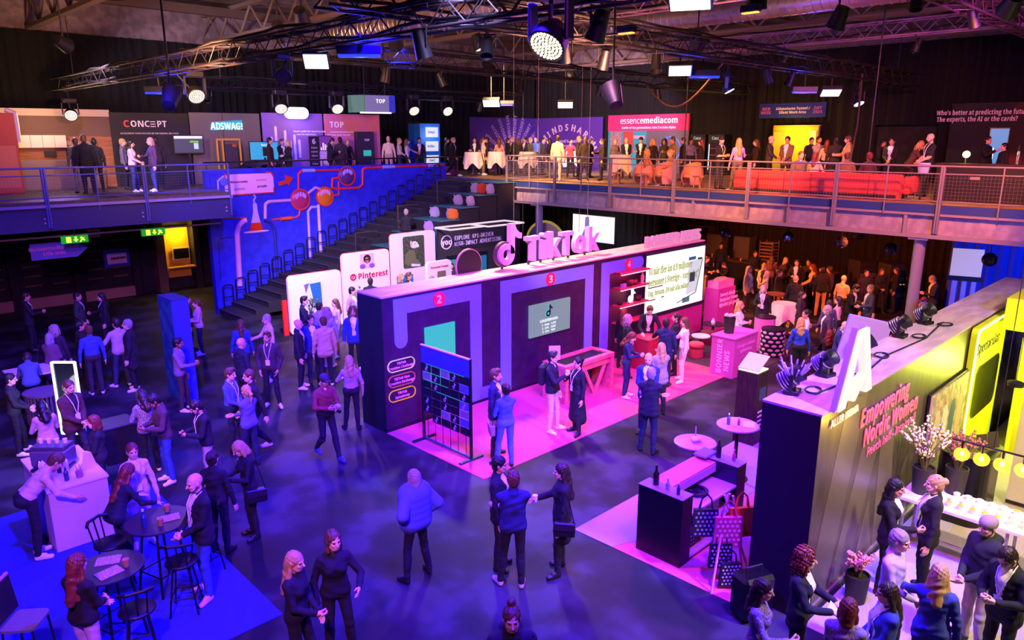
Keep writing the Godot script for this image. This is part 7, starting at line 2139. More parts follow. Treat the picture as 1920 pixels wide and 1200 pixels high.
func coffee_corner() -> void:
	for g in [[2.98, 10.05, 0.43, "larger black round bar table with cups beside the coffee bar"], [2.12, 9.27, 0.4, "black round bar table nearest the camera with magazines"]]:
		var o := thing("bar_table", g[3], "table", V(g[0], 0, g[1]))
		part(o, "table_top", mb().lathe([v2(0, 1.02), v2(g[2] - 0.01, 1.02), v2(g[2], 1.03), v2(g[2], 1.045), v2(g[2] - 0.01, 1.05), v2(0, 1.05)], 44).done(), mat("2a2030", 0.35))
		for k in 4:
			var a := TAU * (k + 0.3) / 4.0
			part(o, "leg", mb().bar(v3(cos(a) * 0.2, 1.02, sin(a) * 0.2), v3(cos(a) * 0.34, 0, sin(a) * 0.34), 0.018, -1, 8).done(), mat("0c0c10", 0.45))
			var b := TAU * (k + 1.3) / 4.0
			part(o, "stretcher", mb().bar(v3(cos(a) * 0.3, 0.3, sin(a) * 0.3), v3(cos(b) * 0.3, 0.3, sin(b) * 0.3), 0.01, -1, 6).done(), mat("0c0c10", 0.45))
	bar_stool(V(2.98, 0, 9.3), 2.6, "black bar stool in front of the larger bar table")
	bar_stool(V(2.2, 0, 8.62), 2.9, "black bar stool nearest the camera")
	bar_stool(V(2.45, 0, 10.45), 0.6, "black bar stool between the larger table and the coffee bar")
	bar_stool(V(3.55, 0, 10.0), -1.4, "black bar stool behind the bald man's table")
	var ch := thing("dark_chair", "dark chair with metal-edged seat at the lower corner", "chair", V(1.2, 0, 9.35), 0.9)
	part(ch, "seat", mb().prism(rrect(0.42, 0.4, 0.08), 0.03, Transform3D(Basis(Vector3.RIGHT, -PI / 2), v3(0, 0.7, 0))).done(), mat("6a6268", 0.35))
	for k in 4:
		part(ch, "leg", mb().bar(v3(0.17 * [1, -1, -1, 1][k], 0.7, 0.16 * [1, 1, -1, -1][k]), v3(0.2 * [1, -1, -1, 1][k], 0, 0.2 * [1, 1, -1, -1][k]), 0.014, -1, 7).done(), mat("101014", 0.4))
	bp(ch, "backrest", v3(0, 1.0, -0.2), v3(0.42, 0.45, 0.03), mat("141218", 0.5), 0.01, Basis(Vector3.RIGHT, -0.12))
	bp(ch, "backrest_edge", v3(0, 1.23, -0.23), v3(0.42, 0.04, 0.04), mat("b07890", 0.4), 0.01)
	var cb := thing("coffee_bar", "white coffee bar counter with a plain front", "counter", V(2.52, 0, 12.9))
	bp(cb, "body", v3(0, 0.5, 0), v3(0.82, 1.0, 1.6), mat("d0b8dc", 0.55), 0.008)
	bp(cb, "top", v3(0, 1.02, 0), v3(0.86, 0.045, 1.64), mat("dcc8e4", 0.45), 0.006)
	bp(cb, "plinth", v3(0, 0.04, 0), v3(0.78, 0.08, 1.56), mat("1a1420"))
	var em := thing("espresso_machine", "steel espresso machine with cups on the white coffee bar", "coffee machine", V(2.42, 1.045, 12.95), -0.75)
	em.scale = Vector3.ONE * 0.8
	bp(em, "body", v3(0, 0.26, 0), v3(0.7, 0.34, 0.42), mat("8a7c90", 0.3, 0.7), 0.03)
	bp(em, "cup_rail", v3(0, 0.47, 0), v3(0.66, 0.08, 0.38), mat("5a5060", 0.4, 0.5), 0.01)
	bp(em, "drip_tray", v3(0, 0.05, 0.06), v3(0.66, 0.06, 0.44), mat("3a3440", 0.4, 0.5), 0.01)
	for k in 2:
		part(em, "group_head", mb().bar(v3(-0.17 + 0.34 * k, 0.22, 0.2), v3(-0.17 + 0.34 * k, 0.15, 0.24), 0.04).done(), mat("a8a0b0", 0.25, 0.9))
		part(em, "handle", mb().bar(v3(-0.17 + 0.34 * k, 0.15, 0.24), v3(-0.17 + 0.34 * k, 0.13, 0.38), 0.018).done(), mat("101014"))
	for k in 4:
		part(em, "stacked_cups", mb().lathe([v2(0, 0), v2(0.035, 0), v2(0.045, 0.1), v2(0, 0.1)], 12, v3(-0.24 + 0.16 * k, 0.5, -0.05)).done(), mat("e0d0e4", 0.6))
	for g in [[2.32, 12.62, "red and white milk carton on the coffee bar", "d04050"], [2.48, 12.6, "white milk carton beside the red one", "d8c8e0"], [2.2, 12.72, "blue grey carton at the coffee bar's edge", "5a60a0"]]:
		var o := thing("milk_carton", g[2], "carton", V(g[0], 1.045, g[1]), -0.6)
		bp(o, "carton", v3(0, 0.1, 0), v3(0.08, 0.2, 0.08), mat("e0d0e4", 0.6))
		bp(o, "label_band", v3(0, 0.12, 0), v3(0.083, 0.09, 0.083), mat(g[3], 0.6))
		part(o, "gable", mb().prism(PackedVector2Array([v2(-0.04, 0.2), v2(0.04, 0.2), v2(0, 0.25)]), 0.08, at3(v3(0, 0, -0.04))).done(), mat("e0d0e4", 0.6))
	var pt := thing("paper_bag", "white peaked paper bag standing on the coffee bar", "bag", V(2.78, 1.045, 12.6), 0.4)
	part(pt, "bag", mb().prism(PackedVector2Array([v2(-0.1, 0), v2(0.1, 0), v2(0.02, 0.28), v2(-0.02, 0.28)]), 0.12).done(), mat("d8c4e0", 0.7))
	var jar := thing("stick_jar", "jar of brown stirring sticks on the coffee bar", "jar", V(2.6, 1.045, 12.3))
	part(jar, "jar", mb().lathe([v2(0, 0), v2(0.05, 0), v2(0.055, 0.1), v2(0, 0.1)], 14).done(), mat("8a5060", 0.4))
	for k in 6:
		part(jar, "stick", mb().bar(v3(0.01 * cos(k), 0.08, 0.01 * sin(k)), v3(0.05 * cos(k * 1.3), 0.2, 0.05 * sin(k * 1.3)), 0.005, -1, 4).done(), mat("a87850"))
	bottle(V(2.42, 1.045, 12.3), 0.24, "303048", "c0c0d0", "small dark syrup bottle on the coffee bar")
	for g in [[2.95, 9.86, "brown paper cup near the edge of the larger bar table"], [3.16, 10.2, "brown paper cup at the back of the larger bar table"], [2.28, 9.13, "brown paper cup on the nearest bar table"]]:
		single("takeaway_cup", MC_get("cupstand", mb().lathe([v2(0, 0), v2(0.03, 0), v2(0.042, 0.1), v2(0.038, 0.1), v2(0, 0.09)], 16).done()), mat("b0784c", 0.7), g[2], "cup", at3(V(g[0], 1.05, g[1])), "brown cups on bar tables")
	bottle(V(2.78, 1.05, 9.98), 0.26, "24306a", "e0e0f0", "dark blue drinks can on the larger bar table")
	for g in [[3.1, 9.98, 0.5, "printed magazine on the larger bar table", "d8b8d0"], [2.16, 9.42, 0.3, "printed magazine on the nearest bar table", "d0b0e0"], [2.08, 9.12, 0.9, "cream leaflet on the nearest bar table", "d8b8b0"]]:
		single("magazine", boxm(v3(0.28, 0.008, 0.2), 0.001), noisy("print" + g[3], g[4], "8a5a90", 0.04, 0.4, 0.25), g[3], "magazine", Transform3D(Basis(Vector3.UP, g[2] - 0.75), V(g[0], 1.055, g[1])))
	# blue advertising pillar and things around the far crowd
	var bpil := thing("blue_pillar", "square royal blue advertising pillar among the crowd", "pillar", V(6.27, 0, 17.95))
	bp(bpil, "body", v3(0, 1.25, 0), v3(0.38, 2.5, 0.9), mat("3038d8", 0.5), 0.006)
	bp(bpil, "poster_side", v3(-0.195, 1.25, 0), v3(0.01, 2.46, 0.86), noisy("pillar_print", "1c3a80", "2a6a88", 0.01, 0.5, 1.5), 0.001)
	bp(bpil, "cap", v3(0, 2.51, 0), v3(0.4, 0.02, 0.92), mat("20285a", 0.6))
	var mr := thing("ring_mirror", "tall photo mirror with glowing white light frame", "mirror", V(3.36, 0.55, 15.75), -0.78)
	bp(mr, "panel", v3(0, 0.72, 0), v3(0.42, 1.44, 0.05), mat("14161c", 0.1))
	part(mr, "light_frame", mb().ring(rrect(0.48, 1.5, 0.03, v2(0, 0.72)), rrect(0.41, 1.43, 0.02, v2(0, 0.72)), 0.05, at3(v3(0, 0, 0.01))).done(), mat("f0f4ff", 0.4, 0, 1.6))
	bp(mr, "leg", v3(0, -0.28, -0.02), v3(0.08, 0.55, 0.08), mat("14161c"))
	omni(mr, V(3.15, 1.4, 15.45), "e8e8ff", 1.2, 0.3)
	var t1 := thing("white_table", "white square-topped table where a person is bending down", "table", V(3.45, 0, 19.6))
	bp(t1, "table_top", v3(0, 0.9, 0), v3(0.9, 0.04, 0.9), mat("e0d0e0", 0.5))
	for k in 4:
		bp(t1, "leg", v3(0.4 * [1, -1, -1, 1][k], 0.44, 0.4 * [1, 1, -1, -1][k]), v3(0.05, 0.88, 0.05), mat("3a3440"))
	var rt := thing("dark_drum_table", "dark ribbed round drum table near the glowing mirror", "table", V(3.3, 0, 17.6))
	part(rt, "table_top", mb().lathe([v2(0, 0.92), v2(0.4, 0.92), v2(0.4, 0.96), v2(0, 0.96)], 26).done(), mat("5a4a60", 0.5))
	var rp := mb()
	for k in 30:
		var a := TAU * k / 30.0
		rp.bar(v3(cos(a) * 0.36, 0.3, sin(a) * 0.36), v3(cos(a) * 0.36, 0.92, sin(a) * 0.36), 0.03, -1, 6)
	stuff(part(rt, "ribs", rp.done(), mat("4a3c54", 0.6)))
	part(rt, "base", mb().bar(Vector3.ZERO, v3(0, 0.35, 0), 0.2).done(), mat("201a28"))
	var bx := thing("black_box_seat", "black box seat on the floor behind the man in brown", "box", V(3.95, 0, 15.2))
	bp(bx, "body", v3(0, 0.36, 0), v3(0.6, 0.72, 0.6), mat("16141c", 0.5), 0.01)
	bp(bx, "top", v3(0, 0.74, 0), v3(0.64, 0.05, 0.64), mat("2a2634", 0.5), 0.01)


# ---------------------------------------------------------------- dim bar under the lit gallery
func far_bar() -> void:
	for g in [[29.4, 17.0, 2.2], [29.2, 14.7, 2.2], [29.0, 12.4, 2.0]]:
		var o := thing("bar_counter", "long dark bar table under the gallery, %s" % {17.0: "farthest section", 14.7: "middle section", 12.4: "section nearest the racks"}[g[1]], "counter", V(g[0], 0, g[1]), 0.0, "dark bar sections")
		bp(o, "cloth", v3(0, 0.5, 0), v3(0.7, 1.0, g[2]), mat("120f12", 0.9), 0.01)
		bp(o, "top", v3(0, 1.02, 0), v3(0.76, 0.04, g[2] + 0.04), mat("5a3a28", 0.5), 0.006)
		for k in 5:
			single("drinking_glass", MC_get("barglass", mb().lathe([v2(0, 0), v2(0.03, 0), v2(0.035, 0.12), v2(0.03, 0.12), v2(0, 0.02)], 10).done()), mat("c8a890", 0.2), "amber-lit glass standing on the dark bar under the gallery", "glass", at3(V(g[0] - 0.15 + 0.1 * (k % 2), 1.04, g[1] - 0.8 + 0.4 * k)), "glasses on the dark bar")
	for k in 3:
		var o := thing("tray_trolley" if k == 1 else "steel_fridge", ["grey steel fridge behind the dark bar, first from the pillar side", "trolley of stacked trays behind the dark bar", "grey steel fridge behind the dark bar, beside the trays"][k], "trolley" if k == 1 else "fridge", V(31.4, 0, [18.0, 15.4, 16.6][k]))
		if k == 1:
			for x: float in [-0.3, 0.3]:
				for z: float in [-0.3, 0.3]:
					bp(o, "upright", v3(x, 0.85, z), v3(0.04, 1.7, 0.04), mat("9a8a80", 0.4, 0.6))
			for j in 10:
				bp(o, "tray", v3(0, 0.25 + 0.15 * j, 0), v3(0.56, 0.05, 0.56), mat("c8a080" if j % 2 else "a07a5c", 0.5))
		else:
			bp(o, "body", v3(0, 0.9, 0), v3(0.7, 1.8, 0.8), mat("6a6468", 0.45, 0.3), 0.01)
			bp(o, "door", v3(-0.36, 0.9, 0), v3(0.03, 1.7, 0.74), mat("7a7478", 0.4, 0.3), 0.01)
	var sh := thing("bottle_shelf", "wooden back shelf with bottles and baskets behind the bar", "shelf", V(31.6, 0, 19.6))
	for y: float in [0.6, 1.1, 1.6, 2.05]:
		bp(sh, "board", v3(0, y, 0), v3(0.5, 0.05, 2.2), mat("6a4430", 0.6))
	for z: float in [-1.1, 1.1]:
		bp(sh, "side", v3(0, 1.05, z), v3(0.5, 2.1, 0.05), mat("4a3022", 0.6))
	for k in 4:
		bp(sh, "basket", v3(-0.05, 1.25 if k < 2 else 0.75, -0.7 + 0.5 * k), v3(0.3, 0.2, 0.36), mat("3a2a1c", 0.8), 0.02)
	for k in 2:
		var o := thing("road_case", "tall open audio rack case under the gallery, %s" % ["nearer the bar", "nearer the column"][k], "case", V(29.0, 0, 10.4 - 1.1 * k), -0.6)
		bp(o, "shell", v3(0, 0.85, 0), v3(0.8, 1.7, 0.7), mat("241a16", 0.6), 0.015)
		for j in 7:
			bp(o, "rack_unit", v3(-0.0, 0.35 + 0.2 * j, 0.36), v3(0.66, 0.15, 0.03), mat("6a5a48" if j % 3 == 1 else "3a3230", 0.4, 0.3))
		for j in 4:
			bp(o, "display_light", v3(-0.2 + 0.13 * j, 0.95, 0.385), v3(0.07, 0.03, 0.008), mat("ffb050", 0.4, 0, 0.8), 0.001)
	# mirror balls under the gallery edge
	for k in 5:
		var c: Array = [[23.0, 12.9], [23.5, 10.9], [23.6, 9.2], [23.2, 7.6], [23.0, 5.0]][k]
		var o := thing("mirror_ball", "dark mirror ball hanging under the gallery, %s from the bright screen" % ["first", "second", "third", "fourth", "fifth"][k], "mirror ball", V(c[0], 3.0, c[1]), 0.0, "mirror balls")
		var b := mb()
		for i in 8:
			for j in 14:
				var t0 := PI * (i + 0.08) / 8
				var t1 := PI * (i + 0.92) / 8
				var a0 := TAU * (j + 0.06) / 14
				var a1 := TAU * (j + 0.94) / 14
				var q := []
				for e in [[t0, a0], [t0, a1], [t1, a1], [t1, a0]]:
					q.append(v3(sin(e[0]) * cos(e[1]), cos(e[0]), sin(e[0]) * sin(e[1])) * 0.19)
				b.quad(q[0], q[1], q[2], q[3], (q[0] + q[2]).normalized())
		stuff(part(o, "mirror_tiles", b.done(), mat("8a88a8", 0.08, 0.95)))
		part(o, "core", mb().ball(Vector3.ZERO, Vector3.ONE * 0.18, 14, 10).done(), mat("101014"))
		part(o, "hanger", mb().bar(v3(0, 0.18, 0), v3(0, 0.5, 0), 0.01, -1, 5).done(), mat("101014"))
	# drapes below the gallery
	for g in [[26.4, 27.6, 30.0, "2a2428", "grey pleated drape under the gallery behind the arch sign", 12.2], [31.9, 2.0, 22.0, "1c1210", "dark brown drape at the back of the bar", 0.0], [27.0, -4.0, 7.0, "1830a0", "deep blue drape under the gallery behind the grey-haired man", 0.0]]:
		var t := mb()
		var lo: float = g[1]
		var hi: float = g[2]
		if g[5] > 0: lo = 18.0; hi = 26.0
		var cnt := int((hi - lo) / 0.09)
		for k in cnt:
			var s0 := lo + (hi - lo) * k / cnt
			var s1 := lo + (hi - lo) * (k + 1) / cnt
			var q0 := V(g[0] + 0.06 * sin(s0 * 19.0), 0, s0)
			var q1 := V(g[0] + 0.06 * sin(s1 * 19.0), 0, s1)
			var nn := (q1 - q0).cross(Vector3.UP).normalized()
			if nn.x > 0: nn = -nn
			t.quad(q0 + Vector3.UP * 0.02, q1 + Vector3.UP * 0.02, q1 + Vector3.UP * 3.5, q0 + Vector3.UP * 3.5, nn)
		single("stage_drape", t.done(), mat(g[3], 0.9), g[4], "drape")
	var ps := thing("white_screen", "small pale violet screen on three white legs by the blue drape", "screen", V(25.4, 0, 6.1), -PI / 2 + 0.3)
	bp(ps, "screen", v3(0, 2.5, 0), v3(0.82, 0.85, 0.05), mat("d0b8f0", 0.5, 0, 0.7))
	bp(ps, "case", v3(0, 2.02, 0.02), v3(1.0, 0.14, 0.1), mat("14121c"))
	for x: float in [-0.25, 0.0, 0.25]:
		bp(ps, "leg", v3(x, 0.97, 0), v3(0.14, 1.94, 0.12), mat("c0a8d8", 0.5), 0.02)
	for g in [[22.6, 10.4, "white cloth-covered round table beside the woman in blue"]]:
		cloth_table(V(g[0], 0, g[1]), g[2], 1.0)
	bar_table(V(23.6, 0, 11.2), 0.35, 1.05, "7a5040", "brown round bar table in the orange-lit crowd")
	var pl := thing("leaning_plank", "pink wooden plank leaning among the crowd behind the booth wall", "plank", V(17.8, 0, 6.2))
	part(pl, "plank", mb().box(v3(0.15, 1.05, 0), v3(0.1, 2.2, 0.03), 0.004, Basis(Vector3.BACK, -0.35)).done(), mat("c87868", 0.6))
	var ps2 := thing("violet_screen_back", "tilted violet panel behind the stage lamps on the booth wall", "panel", V(14.0, 0, 4.9), -0.9)
	bp(ps2, "panel", v3(0, 2.3, 0), v3(0.8, 1.3, 0.05), mat("a880e0", 0.5), 0.01, Basis(Vector3.BACK, -0.2))
	bp(ps2, "stand", v3(0, 0.9, -0.05), v3(0.06, 1.8, 0.06), mat("141018"))


func cloth_table(at: Vector3, label: String, h := 1.1) -> void:
	var o := thing("cocktail_table", label, "table", at, 0.0, "cloth-covered standing tables")
	if not MC.has("tcloth"):
		var t := mb()
		var seg := 40
		var rows := 8
		var P := func_cloth(seg, rows)
		for i in rows:
			for j in seg:
				var a: Vector3 = P[i * (seg + 1) + j]
				var b: Vector3 = P[i * (seg + 1) + j + 1]
				var c: Vector3 = P[(i + 1) * (seg + 1) + j + 1]
				var d: Vector3 = P[(i + 1) * (seg + 1) + j]
				var n := (b - a).cross(d - a).normalized()
				if n.dot(v3(a.x, 0.3, a.z)) < 0: n = -n
				t.quad(a, b, c, d, n)
		MC["tcloth"] = t.done()
	part(o, "cloth", MC["tcloth"], mat("efe0cc", 0.85), Transform3D(Basis.from_scale(v3(1, h / 1.1, 1)), Vector3.ZERO))
	part(o, "table_top", mb().lathe([v2(0, h - 0.02), v2(0.37, h - 0.02), v2(0.37, h - 0.001), v2(0, h - 0.001)], 24).done(), mat("efe0cc", 0.8))
	part(o, "pole", mb().bar(v3(0, 0, 0), v3(0, h - 0.02, 0), 0.035).done(), mat("2a2420", 0.4))
	part(o, "foot", mb().lathe([v2(0, 0), v2(0.24, 0), v2(0.05, 0.04), v2(0, 0.04)], 20).done(), mat("2a2420", 0.4))


func func_cloth(seg: int, rows: int) -> Array:
	var P := []
	for i in rows + 1:
		for j in seg + 1:
			var a := TAU * j / seg
			var f := float(i) / rows
			var drop := 0.5 + 0.28 * pow(absf(cos(2.0 * a)), 2.0)
			var r := 0.385 + f * 0.05 + f * 0.055 * sin(a * 8.0)
			P.append(v3(cos(a) * r, 1.1 - f * drop, sin(a) * r))
	return P


# ---------------------------------------------------------------- furniture on the lit gallery
func gallery_furniture() -> void:
	for g in [[23.2, 26.2, "cream cloth standing table beside the word wall, nearest the stairs"], [24.5, 26.0, "cream cloth standing table, second from the stairs"], [25.6, 25.0, "cream cloth standing table, third from the stairs"], [28.6, 24.9, "cream cloth standing table below the arched letters"], [23.6, 18.0, "cream cloth standing table by the railing before the magenta sign"]]:
		cloth_table(V(g[0], 4.45, g[1]), g[2])
	for k in 3:
		var c: Array = [[22.95, 16.4, "first"], [23.05, 15.55, "second"], [23.3, 14.55, "third"]][k]
		var o := thing("wicker_armchair", "rounded pink wicker armchair by the railing, %s from the cloth table" % c[2], "armchair", V(c[0], 4.45, c[1]), PI / 2, "wicker armchairs")
		var t := mb()
		for i in 9:
			for j in 20:
				var q := []
				for e in [[i, j], [i, j + 1], [i + 1, j + 1], [i + 1, j]]:
					var a: float = PI * 0.12 + PI * 1.76 * e[1] / 20.0 + PI / 2
					var y: float = 0.12 + 0.78 * e[0] / 9.0 * (0.62 + 0.38 * sin(PI * e[1] / 20.0))
					var r: float = 0.3 + 0.1 * sin(PI * e[0] / 9.0)
					q.append(v3(cos(a) * r, y, sin(a) * r - 0.0))
				var n := v3(q[0].x, 0, q[0].z).normalized()
				t.quad(q[0], q[1], q[2], q[3], n)
		part(o, "shell", t.done(), noisy("wicker", "c07a70", "dc9a90", 0.15, 0.7, 0.25, v3(1, 4, 1)), Transform3D(Basis(Vector3.UP, PI), Vector3.ZERO))
		part(o, "seat_cushion", mb().lathe([v2(0, 0.36), v2(0.3, 0.36), v2(0.32, 0.42), v2(0.28, 0.47), v2(0, 0.47)], 22, Vector3.ZERO, true).done(), mat("d8a080", 0.85))
		for q in 4:
			part(o, "leg", mb().bar(v3(0.2 * [1, -1, -1, 1][q], 0.14, 0.2 * [1, 1, -1, -1][q]), v3(0.24 * [1, -1, -1, 1][q], 0, 0.24 * [1, 1, -1, -1][q]), 0.018).done(), mat("b88a50", 0.6))
	var so := thing("red_sofa", "long coral red sectional sofa with its back to the railing", "sofa", V(22.75, 4.45, 9.9))
	var rd := noisy("sofa_red", "c83a38", "dc4c46", 0.2, 0.85, 0.4)
	for k in 6:
		var z := -2.4 + 0.86 * k
		part(so, "back_cushion", mb().prism(rrect(0.84, 0.72, 0.06), 0.24, Transform3D(Basis(Vector3.UP, PI / 2), v3(-0.12, 0.37, z + 0.3 - 0.1))).done(), rd)
		part(so, "seat_cushion", mb().box(v3(0.5, 0.3, z + 0.2), v3(0.75, 0.26, 0.84), 0.04).done(), rd)
	bp(so, "base", v3(0.35, 0.1, -0.1), v3(1.0, 0.12, 5.1), mat("2a1414"), 0.01)
	bp(so, "arm", v3(0.5, 0.42, 2.62), v3(0.85, 0.5, 0.2), rd, 0.05)
	# gallery bar
	var gb := thing("gallery_bar", "long dark bar with beer taps at the end of the lit gallery", "bar", V(24.0, 4.45, 4.2))
	bp(gb, "front", v3(0, 0.5, 0), v3(0.6, 1.0, 5.2), mat("1c1614", 0.6), 0.01)
	bp(gb, "top", v3(0, 1.02, 0), v3(0.72, 0.05, 5.3), mat("3a2a22", 0.35), 0.006)
	bp(gb, "white_lettering", v3(-0.31, 0.65, -1.6), v3(0.01, 0.08, 0.25), mat("a89890"))
	for k in 6:
		var o := thing("beer_tap", "chrome beer tap column on the gallery bar, %s from the sofa" % ["first", "second", "third", "fourth", "fifth", "sixth"][k], "tap", V(23.85, 5.5, 4.9 - 0.42 * k - (0.9 if k > 2 else 0.0)), 0.0, "beer taps")
		part(o, "column", mb().bar(Vector3.ZERO, v3(0, 0.34, 0), 0.035, -1, 12).done(), mat("c8b8a0", 0.2, 0.9))
		part(o, "spout", mb().bar(v3(-0.02, 0.26, 0), v3(-0.13, 0.22, 0), 0.015).done(), mat("c8b8a0", 0.2, 0.9))
		part(o, "lever", mb().bar(v3(-0.02, 0.34, 0), v3(-0.04, 0.5, 0), 0.02, 0.014).done(), mat("141210", 0.4))
	var la := thing("table_lamp", "small table lamp with warm lit yellow shade on the gallery bar", "lamp", V(24.1, 5.5, 3.0))
	part(la, "base", mb().lathe([v2(0, 0), v2(0.1, 0), v2(0.02, 0.04), v2(0.02, 0.3), v2(0, 0.3)], 14).done(), mat("3a2c20", 0.4))
	part(la, "lamp_shade", mb().lathe([v2(0.2, 0.28), v2(0.14, 0.5)], 22).done(), mat("e8c040", 0.6, 0, 0.8))
	omni(la, V(24.1, 5.88, 3.0), "ffd070", 0.7, 0.06)
	var gl := thing("globe_lamp", "small glowing globe lamp on the gallery bar near the bartender", "lamp", V(24.1, 5.5, 6.2))
	part(gl, "base", mb().bar(Vector3.ZERO, v3(0, 0.16, 0), 0.02).done(), mat("3a2c20", 0.4))
	part(gl, "lamp_globe", mb().ball(v3(0, 0.24, 0), Vector3.ONE * 0.1, 16, 10).done(), mat("ffe0a0", 0.4, 0, 2.5))
	omni(gl, V(23.8, 5.75, 6.2), "ffd890", 0.6, 0.1)
	var bu := thing("ice_bucket", "pale blue ice bucket on a stand behind the railing", "bucket", V(23.4, 4.45, 7.05))
	part(bu, "bucket", mb().lathe([v2(0, 0.75), v2(0.13, 0.75), v2(0.17, 1.05), v2(0.15, 1.05), v2(0, 0.95)], 18).done(), mat("a8b8e0", 0.35))
	part(bu, "stand", mb().bar(Vector3.ZERO, v3(0, 0.75, 0), 0.03).done(), mat("2a2420"))
	for k in 2:
		single("orange_platter", mb().lathe([v2(0, 0), v2(0.2, 0.01), v2(0.22, 0.06), v2(0.1, 0.12), v2(0, 0.13)], 16, Vector3.ZERO, true).done(), mat("d85a28", 0.6), "orange food platter on the gallery bar, %s" % ["nearer the taps", "nearer the lamp"][k], "platter", at3(V(23.95, 5.5, 2.5 - 0.5 * k)))
	single("purple_pouf", mb().lathe([v2(0, 0), v2(0.35, 0), v2(0.38, 0.3), v2(0.3, 0.42), v2(0, 0.42)], 20, Vector3.ZERO, true).done(), mat("8a2a5a", 0.8), "dark magenta pouf on the gallery by the top of the stairs", "pouf", at3(V(22.6, 4.45, 27.2)))
	single("purple_pouf", boxm(v3(0.6, 0.42, 0.6), 0.03), mat("8a2a5a", 0.8), "square magenta seat beside the round pouf on the gallery", "pouf", at3(V(23.3, 4.66, 28.0)))
	for k in 3:
		single("wooden_stool", mb().lathe([v2(0, 0.44), v2(0.2, 0.44), v2(0.2, 0.48), v2(0, 0.48)], 18).bar(v3(0.15, 0, 0), v3(0.1, 0.44, 0), 0.02).bar(v3(-0.1, 0, 0.12), v3(-0.06, 0.44, 0.08), 0.02).bar(v3(-0.1, 0, -0.12), v3(-0.06, 0.44, -0.08), 0.02).done(), mat("b88048", 0.6), "low wooden stool by the railing, %s" % ["beside the cloth table", "beside the first wicker chair", "beside the third wicker chair"][k], "stool", at3(V(22.5, 4.45, [17.3, 16.0, 13.8][k])))
# ---------------------------------------------------------------- the crowd: place, turn, height, detail, look, label
func P(a: float, y: float, b: float, turn: float, tall: float, lod: int, look: String, label: String) -> Node3D:
	cup_of = "the " + label
	return person(V(a, y, b), turn, tall, lod, look, label)


